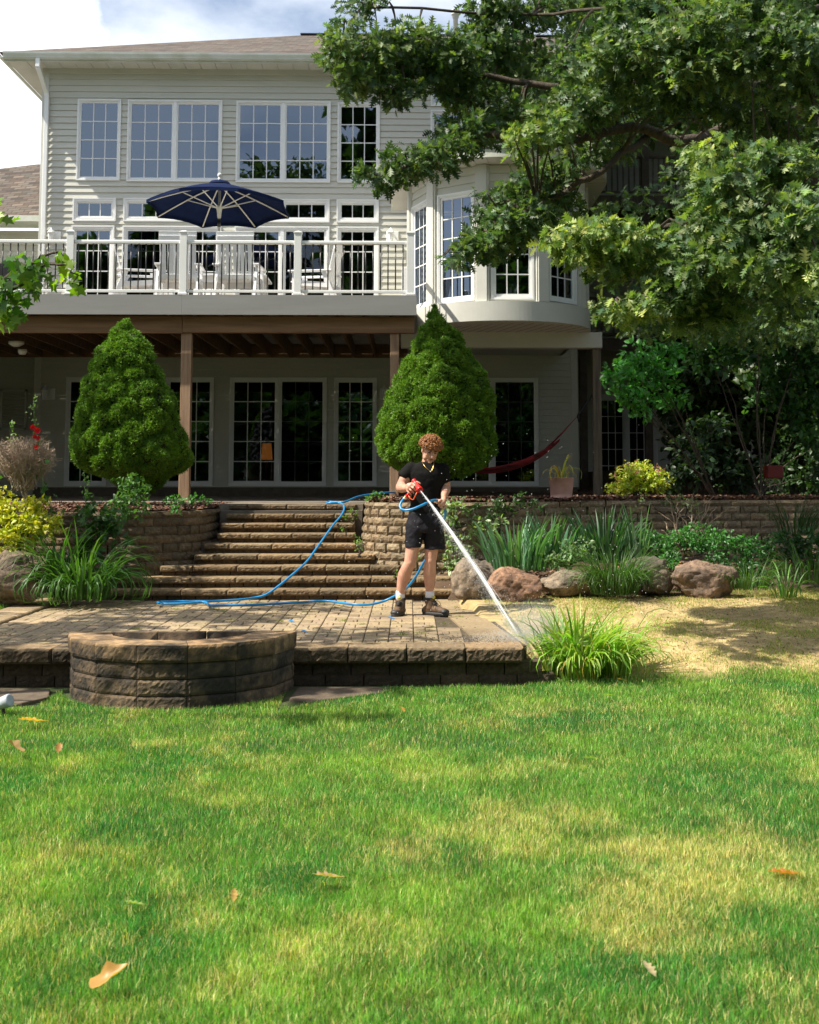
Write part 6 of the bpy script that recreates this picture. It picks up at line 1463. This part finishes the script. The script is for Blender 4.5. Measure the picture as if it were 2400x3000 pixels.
bd.ell(H(0, .080, -.060), (.024, .012, .012), 12, 8, HM)
nb = J(1252, 1362, .02)
limb(bd, [(H(0, -.035, -.05), .058), (hc.lerp(nb, .6) + Vector((0, .02, 0)), .057), (nb, .064)])
# torso under the shirt
loft(bd, [sec(1520, 1203, 1289, .095), sec(1500, 1208, 1286, .088), sec(1450, 1212, 1286, .088), sec(1400, 1207, 1292, .10), sec(1375, 1208, 1294, .09), sec(1362, 1225, 1282, .065)])
shR, shL = J(1203, 1374, .0), J(1299, 1374, .0); elR, elL = J(1173, 1428, -.04), J(1307, 1428, .03); wrR, wrL = J(1190, 1431, -.215), J(1301, 1454, -.12)
limb(bd, [(shR + Vector((.01, 0, -.012)), .054), (shR.lerp(elR, .5), .058), (elR, .047)]); limb(bd, [(elR, .047), (elR.lerp(wrR, .3), .052), (elR.lerp(wrR, .7), .041), (wrR, .031)])
limb(bd, [(shL + Vector((-.01, 0, -.012)), .052), (shL.lerp(elL, .5), .053), (elL, .045)]); limb(bd, [(elL, .045), (elL.lerp(wrL, .3), .050), (elL.lerp(wrL, .7), .038), (wrL, .029)])
# legs
limb(bd, [(J(1224, 1530), .088), (J(1210, 1603, -.02), .071), (J(1201, 1650, -.045), .058), (J(1192, 1668, -.03), .060), (J(1185, 1686, .0), .067), (J(1178, 1712, .01), .053), (J(1174, 1738, .015), .040), (J(1173, 1765, .02), .042)], 18)
bd.ell(J(1201, 1650, -.075), (.036, .03, .042), 12, 8)
limb(bd, [(J(1268, 1530), .088), (J(1265, 1605, 0), .071), (J(1261, 1643, -.01), .057), (J(1260, 1662, .0), .059), (J(1259, 1682, .02), .066), (J(1259, 1710, .025), .052), (J(1259.5, 1738, .03), .039), (J(1259, 1765, .03), .041)], 18)
bd.ell(J(1261, 1643, -.045), (.034, .026, .04), 12, 8)
# right hand round the pistol grip
def PXv(dx, dy): return Vector((dx / S(BY - .27), 0, -dy / S(BY - .27)))
G0, G1 = at(1222, 1421, 11.95), at(1196, 1450, 11.96); gd = (G1 - G0).normalized(); gp = Vector((gd.z, 0, -gd.x));
if gp.z > 0: gp = -gp          # gp points down-right
palm = G0.lerp(G1, .45) - gp * .040
limb(bd, [(wrR, .028), (palm - gp * .01 + Vector((0, .01, 0)), .033), (palm, .032)])
bd.ell(palm + gd * .022, (.026, .03, .03)); bd.ell(palm - gd * .022, (.026, .03, .028))
for i, t in enumerate((.12, .36, .60, .83)):
    g_ = G0.lerp(G1, t); L_ = (1.0, 1.06, 1.0, .85)[i]; r_ = (.0105, .0105, .010, .009)[i]
    k0 = g_ - gp * .036 + Vector((0, -.012, 0)); k1 = g_ - gp * .008 + Vector((0, -.040 * L_, 0)); k2 = g_ + gp * .018 * L_ + Vector((0, -.034 * L_, 0)); k3 = g_ + gp * .026 * L_ + Vector((0, -.010, 0)) + gd * .003
    limb(bd, [(k0, r_ * 1.12), (k1, r_), (k2, r_ * .95), (k3, r_ * .85)], 10)
limb(bd, [(palm - gd * .025 + Vector((0, -.0, 0)), .014), (G0 - gd * .022 - gp * .020 + Vector((0, -.006, 0)), .0125), (G0 - gd * .030 + gp * .012 + Vector((0, -.012, 0)), .0105)], 10)
# left hand round the hose
H0, H1 = at(1284, 1467, 12.02), at(1303, 1490, 12.04); hd = (H1 - H0).normalized(); hp = Vector((hd.z, 0, -hd.x))
if hp.z > 0: hp = -hp          # towards lower left
palm2 = H0.lerp(H1, .45) - hp * .020 + Vector((.004, 0, .004))
limb(bd, [(wrL, .026), (palm2 + Vector((.006, .01, .02)), .03), (palm2, .029)])
for i, t in enumerate((.10, .38, .64, .90)):
    g_ = H0.lerp(H1, t); L_ = (1.0, 1.05, .98, .84)[i]; r_ = (.0105, .0105, .010, .009)[i]
    k0 = g_ - hp * .026 + Vector((0, -.014, 0)); k1 = g_ - hp * .002 + Vector((0, -.034 * L_, 0)); k2 = g_ + hp * .024 * L_ + Vector((0, -.026, 0)); k3 = g_ + hp * .026 * L_ + Vector((0, -.002, 0))
    limb(bd, [(k0, r_ * 1.12), (k1, r_), (k2, r_ * .95), (k3, r_ * .85)], 10)
limb(bd, [(palm2 - hd * .020 + Vector((0, -.004, 0)), .014), (H0 - hd * .018 + hp * .008 + Vector((0, -.008, 0)), .012), (H0 - hd * .012 + hp * .036 + Vector((0, -.008, 0)), .010)], 10)
body = bd.build('body', M['skin'], person, True); remesh(body, .0052, 5, .5)
# face details
for s_ in (-1, 1):
    MB().ell(H(s_ * .030, .0765, .005), (.015, .0075, .0055), 10, 6, HM).build('shaded_eye', M['brow'], person, True)  # dark eye shapes enlarged, with the shade of the sockets put in
    MB().bar(H(s_ * .014, .093, .026), H(s_ * .048, .080, .027), .010, .010).build('eyebrow', M['brow'], person)
MB().ell(H(0, .0905, -.0585), (.021, .005, .0035), 12, 6, HM).ell(H(0, .0895, -.066), (.018, .006, .0045), 12, 6, HM).build('lips', M['lip'], person, True)
# hair: base + curls
hb = MB(); hb.ell(H(0, -.014, .058), (.090, .100, .078), 20, 14, HM); hb.ell(H(0, -.045, .01), (.082, .07, .07), 20, 12, HM)
nC = 980
for k in range(nC):
    q = unit(RNG.normal(size=(1, 3)))[0]; q[2] = abs(q[2]) * 1.0 - .12
    if q[1] > .1 and abs(q[0]) < .75 and q[2] < -.02: continue
    if q[2] < -.06 and q[1] > -.1: continue
    c0 = H(0, -.012, .052) + rt * (q[0] * RNG.uniform(.092, .118)) + fw * (q[1] * RNG.uniform(.098, .124)) + up_ * (q[2] * RNG.uniform(.088, .118))
    ax = Vector(unit(RNG.normal(size=(1, 3)) + q[None] * .4)[0]); e1 = ax.cross(Vector((.3, .5, .8))).normalized(); e2 = ax.cross(e1); rr = RNG.uniform(.008, .014); pts = []
    for j in range(9): a = j * .95; pts.append(c0 + e1 * math.cos(a) * rr + e2 * math.sin(a) * rr + ax * (j * .0016))
    hb.tube(pts, RNG.uniform(.0024, .0040), 4, False)
hb.build('hair', M['hair'], person, True)
# shirt
sb = MB()
loft(sb, [sec(1509, 1200, 1291, .108), sec(1500, 1199, 1291, .108), sec(1470, 1204, 1291, .103), sec(1440, 1205, 1295, .108), sec(1410, 1200, 1301, .118), sec(1388, 1196, 1304, .118), sec(1372, 1200, 1303, .102), sec(1362, 1213, 1293, .082), sec(1354, 1230, 1277, .066)])
sl1 = J(1180, 1401, -.022); sl2 = J(1304, 1414, .022)
limb(sb, [(shR + Vector((.004, 0, .002)), .070), (shR.lerp(sl1, .55), .069)]); sb.tube([shR.lerp(sl1, .4), sl1], [.069, .066], 16)
limb(sb, [(shL + Vector((-.004, 0, .002)), .068), (shL.lerp(sl2, .55), .064)]); sb.tube([shL.lerp(sl2, .4), sl2], [.064, .060], 16)
sh = sb.build('t_shirt', M['shirt'], person, True); remesh(sh, .010, 14, .6)
tx = bpy.data.textures.new('folds', 'CLOUDS'); tx.noise_scale = .11; dm_ = sh.modifiers.new('d', 'DISPLACE'); dm_.texture = tx; dm_.strength = .016; dm_.mid_level = .5
MB().lathe([(.060, 0), (.066, .004), (.066, -.004), (.060, 0)], 30, nb + Vector((0, -.01, .030)), Euler((R(14), 0, R(6))).to_matrix()).build('collar', M['shirt'], person, True)
# shorts
sb = MB()
loft(sb, [sec(1560, 1190, 1300, .112), sec(1545, 1189, 1300, .118), sec(1525, 1193, 1297, .117), sec(1500, 1200, 1291, .106)])
loft(sb, [sec(1604, 1187, 1233, .084, -.02), sec(1580, 1187, 1238, .088, -.01), sec(1556, 1189, 1246, .10), sec(1530, 1196, 1248, .1)])
loft(sb, [sec(1609, 1243, 1304, .088, 0), sec(1580, 1242, 1303, .090, 0), sec(1556, 1243, 1301, .10), sec(1530, 1243, 1296, .1)])
so2 = sb.build('shorts', M['shorts'], person, True); remesh(so2, .007, 3, .5)
tx = bpy.data.textures.new('folds2', 'CLOUDS'); tx.noise_scale = .09; dm_ = so2.modifiers.new('d', 'DISPLACE'); dm_.texture = tx; dm_.strength = .022
# socks and boots
for (px, dy) in ((1173, .018), (1259.5, .03)): MB().tube([J(px, 1768, dy), J(px, 1740, dy), J(px, 1731, dy)], [.046, .044, .043], 16).build('sock', M['sock'], person, True)
def boot(px, dy, ang_, lab):
    c_ = J(px, 1770, dy); c_.z = 0; T = Matrix.Translation(c_) @ Matrix.Rotation(ang_, 4, 'Z')
    u = MB()   # local: +x toe
    u.ell((.0, 0, .06), (.062, .046, .055)); u.ell((.07, 0, .055), (.075, .045, .042)); u.ell((.135, .0, .045), (.062, .048, .032)); u.ell((-.045, 0, .05), (.04, .040, .045))
    u.tube([(0, 0, .06), (.0, 0, .11), (-.012, 0, .155)], [.050, .050, .052], 18); u.xf(T)
    o = u.build('boot', M['bootl'], person, True); remesh(o, .006, 4, .5)
    s = MB(); out = []
    for k in range(28):
        a = 2 * math.pi * k / 28; x = .055 + .148 * math.cos(a); w_ = .042 + .014 * math.cos(a) ** 2 * (1 if x > .05 else -.2) ; out.append((x, w_ * (1 if math.sin(a) > 0 else -1) * abs(math.sin(a)) ** .6))
    s.poly(out, .0, .030); s.ell((.165, 0, .038), (.042, .050, .030)); s.ell((-.075, 0, .04), (.022, .036, .035)); s.xf(T); s.build('sole', M['sole'], o, True, bevel=.004)
    q = MB(); q.tube([(-.014, 0, .145), (-.013, 0, .168)], [.054, .052], 20, True); q.ell((.045, 0, .105), (.035, .024, .035)); q.ell((-.045, 0, .13), (.016, .030, .035)); q.xf(T); q.build('padded_collar', M['bootd'], o, True)
    y_ = MB().tube([(.030, 0, .166), (.040, 0, .160)], [.022, .018], 14); y_.xf(T); y_.build('tongue', M['yellow'], o, True)
    l = MB()
    for k in range(6):
        x = .050 + k * .016; z = .128 - k * .0125; l.tube([(x - .01, -.030, z - .006), (x + .004, 0, z + .008), (x - .006, .030, z - .004)], .0032, 5)
    l.tube([(.05, .01, .14), (.07, .05, .13), (.085, .058, .085)], .003, 5); l.tube([(.05, -.01, .14), (.065, -.05, .12), (.07, -.055, .08)], .003, 5)
    l.xf(T); l.build('laces', M['sole'], o, True)
boot(1173, .015, math.atan2(-.93, -.28), '')
boot(1262, .02, math.atan2(-.55, .83), '')
# necklace
mb = MB(); nk = [J(1237, 1349, -.02), J(1240, 1360, -.085), J(1248, 1370, -.118), J(1256, 1377, -.128), J(1261.5, 1380, -.132), J(1266, 1376, -.13), J(1270, 1366, -.118), J(1272, 1353, -.08)]
mb.tube(nk, .0022, 5); mb.build('necklace', M['gold'], person, True)
MB().ell(J(1261.5, 1381.5, -.135), (.006, .004, .005)).build('pendant', M['plastic_w'], person, True)
# ------------------------------------------------------------------ nozzle
WS = at(1231, 1436, 11.86); WE = Vector((.93, 10.28, .0)); wd_ = (WE - WS).normalized()
nz = empty('spray_nozzle', tuple(G0), 'red pistol grip garden spray nozzle held in the right hand of the person', 'spray nozzle')
M['redp'] = mat('red_nozzle_plastic', (.62, .02, .015), None, .35); M['orange'] = mat('orange_lever', (.75, .09, .015), None, .35)
Mq = wd_.to_track_quat('Z', 'Y').to_matrix()
MB().lathe([(0, -.165), (.020, -.165), (.026, -.155), (.026, -.145), (.019, -.135), (.019, -.085), (.023, -.075), (.024, -.05), (.029, -.035), (.032, -.01), (.032, .002), (.027, .003), (.022, -.012), (0, -.014)], 24, WS - wd_ * .0, Mq).build('nozzle_body', M['redp'], nz, True)
mb = MB(); g2 = at(1189, 1455, 11.96); limb(mb, [(WS - wd_ * .09 + Vector((0, .005, -.005)), .017), (G0.lerp(G1, .5) + Vector((0, .012, 0)), .0145), (at(1193, 1452, 11.97), .015), (g2, .017)], 12); mb.build('grip', M['redp'], nz, True)
mb = MB().tube([at(1197, 1452, 11.94), at(1201, 1459, 11.93), at(1208, 1464.5, 11.92), at(1212, 1463, 11.92), at(1217, 1453, 11.91), at(1222, 1442, 11.90)], [.005, .0055, .006, .006, .0055, .005], 8); mb.build('trigger_guard', M['orange'], nz, True)
mb = MB().tube([g2, at(1186, 1459, 11.95)], .0135, 12); mb.build('connector', M['gold'], nz, True)
MB().tube([at(1186, 1459, 11.95), at(1183, 1462.5, 11.945)], .0145, 12).build('collar_ring', M['alu'], nz, True)
# ------------------------------------------------------------------ hose
hp_ = [(1184, 1461, 11.95), (1177, 1470, 11.92), (1172.5, 1481, 11.90), (1176, 1491, 11.87), (1188, 1495, 11.85), (1206, 1492.5, 11.83), (1226, 1485, 11.83), (1245, 1476, 11.86), (1262, 1468, 11.92), (1276, 1465.5, 11.98), (1286, 1469, 12.02), (1296, 1479, 12.03), (1303, 1490, 12.04), (1305, 1505, 12.06), (1303, 1520, 12.12), (1300, 1545, 12.34), (1282, 1588, 12.46),
       (1262, 1620, 12.5), (1243, 1646, 12.55), (1222, 1684, 12.62), (1200, 1714, 12.72), (1180, 1733, 12.82), (1155, 1747, 12.9), (1125, 1761, 12.93)]
def gy_(y): return 3600 * (1.32 - .014) / (y - 1406)
hp_ += [(x, y, gy_(y)) for (x, y) in ((1082, 1771), (1030, 1770), (956, 1761), (860, 1766), (742, 1772), (700, 1773), (625, 1774), (611, 1771), (606, 1766), (590, 1764), (540, 1768), (490, 1769), (468, 1768), (463, 1765), (480, 1763), (540, 1762), (608, 1761.5), (695, 1757.5))]
hp_ += [(740, 1752, 13.57), (777, 1743, 13.62), (815, 1718, 13.70), (868, 1674, 13.98), (900, 1644, 14.38), (925, 1610, 14.68), (950, 1575, 14.98), (975, 1540, 15.28), (998, 1513, 15.56), (1008, 1494, 15.8), (1006, 1479, 16.02), (992, 1473.5, 16.15), (972, 1474, 16.1), (959, 1472.5, 16.15), (962, 1470, 16.3), (985, 1471, 16.25), (1005, 1471.5, 16.2), (1022, 1466, 16.4), (1040, 1458, 16.7), (1062, 1452, 17), (1100, 1446.5, 17.4), (1150, 1442, 17.9), (1200, 1440, 18.4)]
M['hose'] = mat('blue_hose', (.015, .20, .47), (.02, .24, .52), .35, 20)
mb = MB(); D_ = []
Pp = [at(*q) for q in hp_]
for i in range(len(Pp) - 1):
    a, b, c_, d = Pp[max(i - 1, 0)], Pp[i], Pp[i + 1], Pp[min(i + 2, len(Pp) - 1)]
    for k in range(6): t = k / 6; D_.append(.5 * ((2 * b) + (c_ - a) * t + (2 * a - 5 * b + 4 * c_ - d) * t * t + (3 * b - a - 3 * c_ + d) * t ** 3))
D_.append(Pp[-1]); mb.tube(D_, .0128, 10); tag(mb.build('garden_hose', M['hose'], None, True), 'bright blue garden hose running from the hand across the patio and up the steps', 'hose')
# blue scraps on the pavers
for (x, y, lab) in ((1147, 1812, 'small pale blue scrap lying in front of the boots'), (856, 1822, 'longer blue scrap on the pavers behind the fire ring, right side'), (894, 1852, 'tiny blue scrap on the pavers right of the fire ring')):
    p = at(x, y, 3600 * 1.318 / (y - 1406)); mb = MB()
    mb.tube([p + Vector((-.035, .05, .004)), p + Vector((-.01, .02, .01)), p + Vector((.01, -.02, .006)), p + Vector((.03, -.05, .004))], [.004, .008, .008, .003], 6); tag(mb.build('plastic_scrap', M['hose']), lab, 'scrap')
# ------------------------------------------------------------------ water
M['water'] = mat('white_water', (.86, .90, .93), None, .25, trans=.35)
wm = M['water'].node_tree; ms_ = [n for n in wm.nodes if n.type == 'MIX_SHADER'][0]; wm.nodes['Principled BSDF'].inputs['Base Color'].default_value = (.88, .91, .94, 1)
tr_ = [n for n in wm.nodes if n.type == 'BSDF_TRANSLUCENT'][0]; tr_.inputs[0].default_value = (.9, .93, .96, 1)
def water_mat(nm, alpha):
    m = M['water'].copy(); m.name = nm; n = m.node_tree; t = n.nodes.new('ShaderNodeBsdfTransparent'); x = n.nodes.new('ShaderNodeMixShader'); x.inputs[0].default_value = alpha
    mm = [k for k in n.nodes if k.type == 'MIX_SHADER' and k is not x][0]; n.links.new(t.outputs[0], x.inputs[1]); n.links.new(mm.outputs[0], x.inputs[2]); n.links.new(x.outputs[0], n.nodes['Material Output'].inputs[0]); return m
M['water1'] = water_mat('water_streaks', .40); M['water2'] = water_mat('water_drops', .6); M['water3'] = water_mat('water_spray_fine', .35)
def jet(t):  # slight sag
    return WS.lerp(WE, t) + Vector((0, 0, .16 * t * (1 - t)))
side = wd_.cross(Vector((0, 0, 1))).normalized(); upw = side.cross(wd_)
wj = empty('water_jet', tuple(WE), 'white jet of water shooting from the red nozzle down to the patio corner', 'water')
mb = MB(); mb.tube([jet(t) for t in np.linspace(0, .96, 24)], [.005 + .005 * t for t in np.linspace(0, 1, 24)], 8); mb.build('jet_core', M['water1'], wj, True)
mb = MB()
for k in range(380):
    a = RNG.uniform(0, 6.28); q = abs(RNG.normal()) * .5; t0 = RNG.uniform(0, .8) * RNG.uniform(.2, 1); t1 = min(1, t0 + RNG.uniform(.08, .3)); pts = []
    for j in range(6):
        t = t0 + (t1 - t0) * j / 5; r = (.0035 + .036 * t ** 1.1) * q; pts.append(jet(t) + side * math.cos(a) * r + upw * math.sin(a) * r)
    r0 = RNG.uniform(.0008, .0024); mb.tube(pts, [.0004, r0, r0, r0 * 1.1, r0, .0004], 4, False)
tag(mb.build('water_streaks', M['water1'], wj, True), kind='stuff')
oct_v = [(1, 0, 0), (-1, 0, 0), (0, 1, 0), (0, -1, 0), (0, 0, 1), (0, 0, -1)]; oct_f = [np.array([[0, 2, 4], [2, 1, 4], [1, 3, 4], [3, 0, 4], [2, 0, 5], [1, 2, 5], [3, 1, 5], [0, 3, 5]])]
n = 9000; t = RNG.random(n) ** .7; a = RNG.uniform(0, 6.28, n); q = np.abs(RNG.normal(size=n)) ** 1.2 * (.006 + .10 * t ** 1.3)
P = np.array([tuple(jet(x)) for x in t]) + np.array(side)[None] * (np.cos(a) * q)[:, None] + np.array(upw)[None] * (np.sin(a) * q)[:, None] + np.array([0, 0, -1])[None] * (RNG.exponential(.05, n) * t)[:, None]
scatter('fine_spray', P, rn(n, 3), rn(n, 3), RNG.uniform(.0008, .0028, n), oct_v, oct_f, np.ones((n, 3)), M['water3'], wj)
n = 5200; u = rn(n, 3) * np.array([.26, .22, .0]); P = np.array(WE)[None] + u + np.array([.08, -.0, 0]); P[:, 2] = .01 + RNG.exponential(.07, n) * np.exp(-((u[:, 0] / .3) ** 2)) 
scatter('splash', P, rn(n, 3), rn(n, 3), RNG.uniform(.001, .0032, n), oct_v, oct_f, np.ones((n, 3)), M['water3'], wj)
n = 420; P = np.stack([RNG.uniform(-.6, 2.4, n), RNG.uniform(9.8, 12.6, n), RNG.uniform(.1, 2.0, n) * RNG.uniform(.3, 1, n)], 1)
scatter('stray_drops', P, rn(n, 3), rn(n, 3), RNG.uniform(.002, .0046, n), oct_v, oct_f, np.ones((n, 3)), M['water2'], wj)
for o_ in wj.children:
    if o_.name.split('.')[0] in ('fine_spray', 'splash', 'stray_drops'): o_['kind'] = 'stuff'
# mist where the jet lands
mv_ = bpy.data.materials.new('mist'); mv_.use_nodes = True; nn_ = mv_.node_tree; nn_.nodes.clear(); ou = nn_.nodes.new('ShaderNodeOutputMaterial'); pv = nn_.nodes.new('ShaderNodeVolumePrincipled')
pv.inputs['Color'].default_value = (.95, .97, 1, 1); tcn = nn_.nodes.new('ShaderNodeTexCoord'); gr2 = nn_.nodes.new('ShaderNodeTexGradient'); gr2.gradient_type = 'SPHERICAL'; mu = nn_.nodes.new('ShaderNodeMath'); mu.operation = 'MULTIPLY'; mu.inputs[1].default_value = 2.2
nn_.links.new(tcn.outputs['Object'], gr2.inputs[0]); nn_.links.new(gr2.outputs['Fac'], mu.inputs[0]); nn_.links.new(mu.outputs[0], pv.inputs['Density']); nn_.links.new(pv.outputs[0], ou.inputs['Volume'])
mb = MB().ell((0, 0, 0), (1, 1, 1), 20, 14); o = mb.build('mist', mv_, None, True); o.scale = (.36, .28, .24); o.location = (WE.x + .12, WE.y - .0, .12); tag(o, 'soft cloud of fine mist where the water jet hits the patio corner', 'mist', kind='stuff')
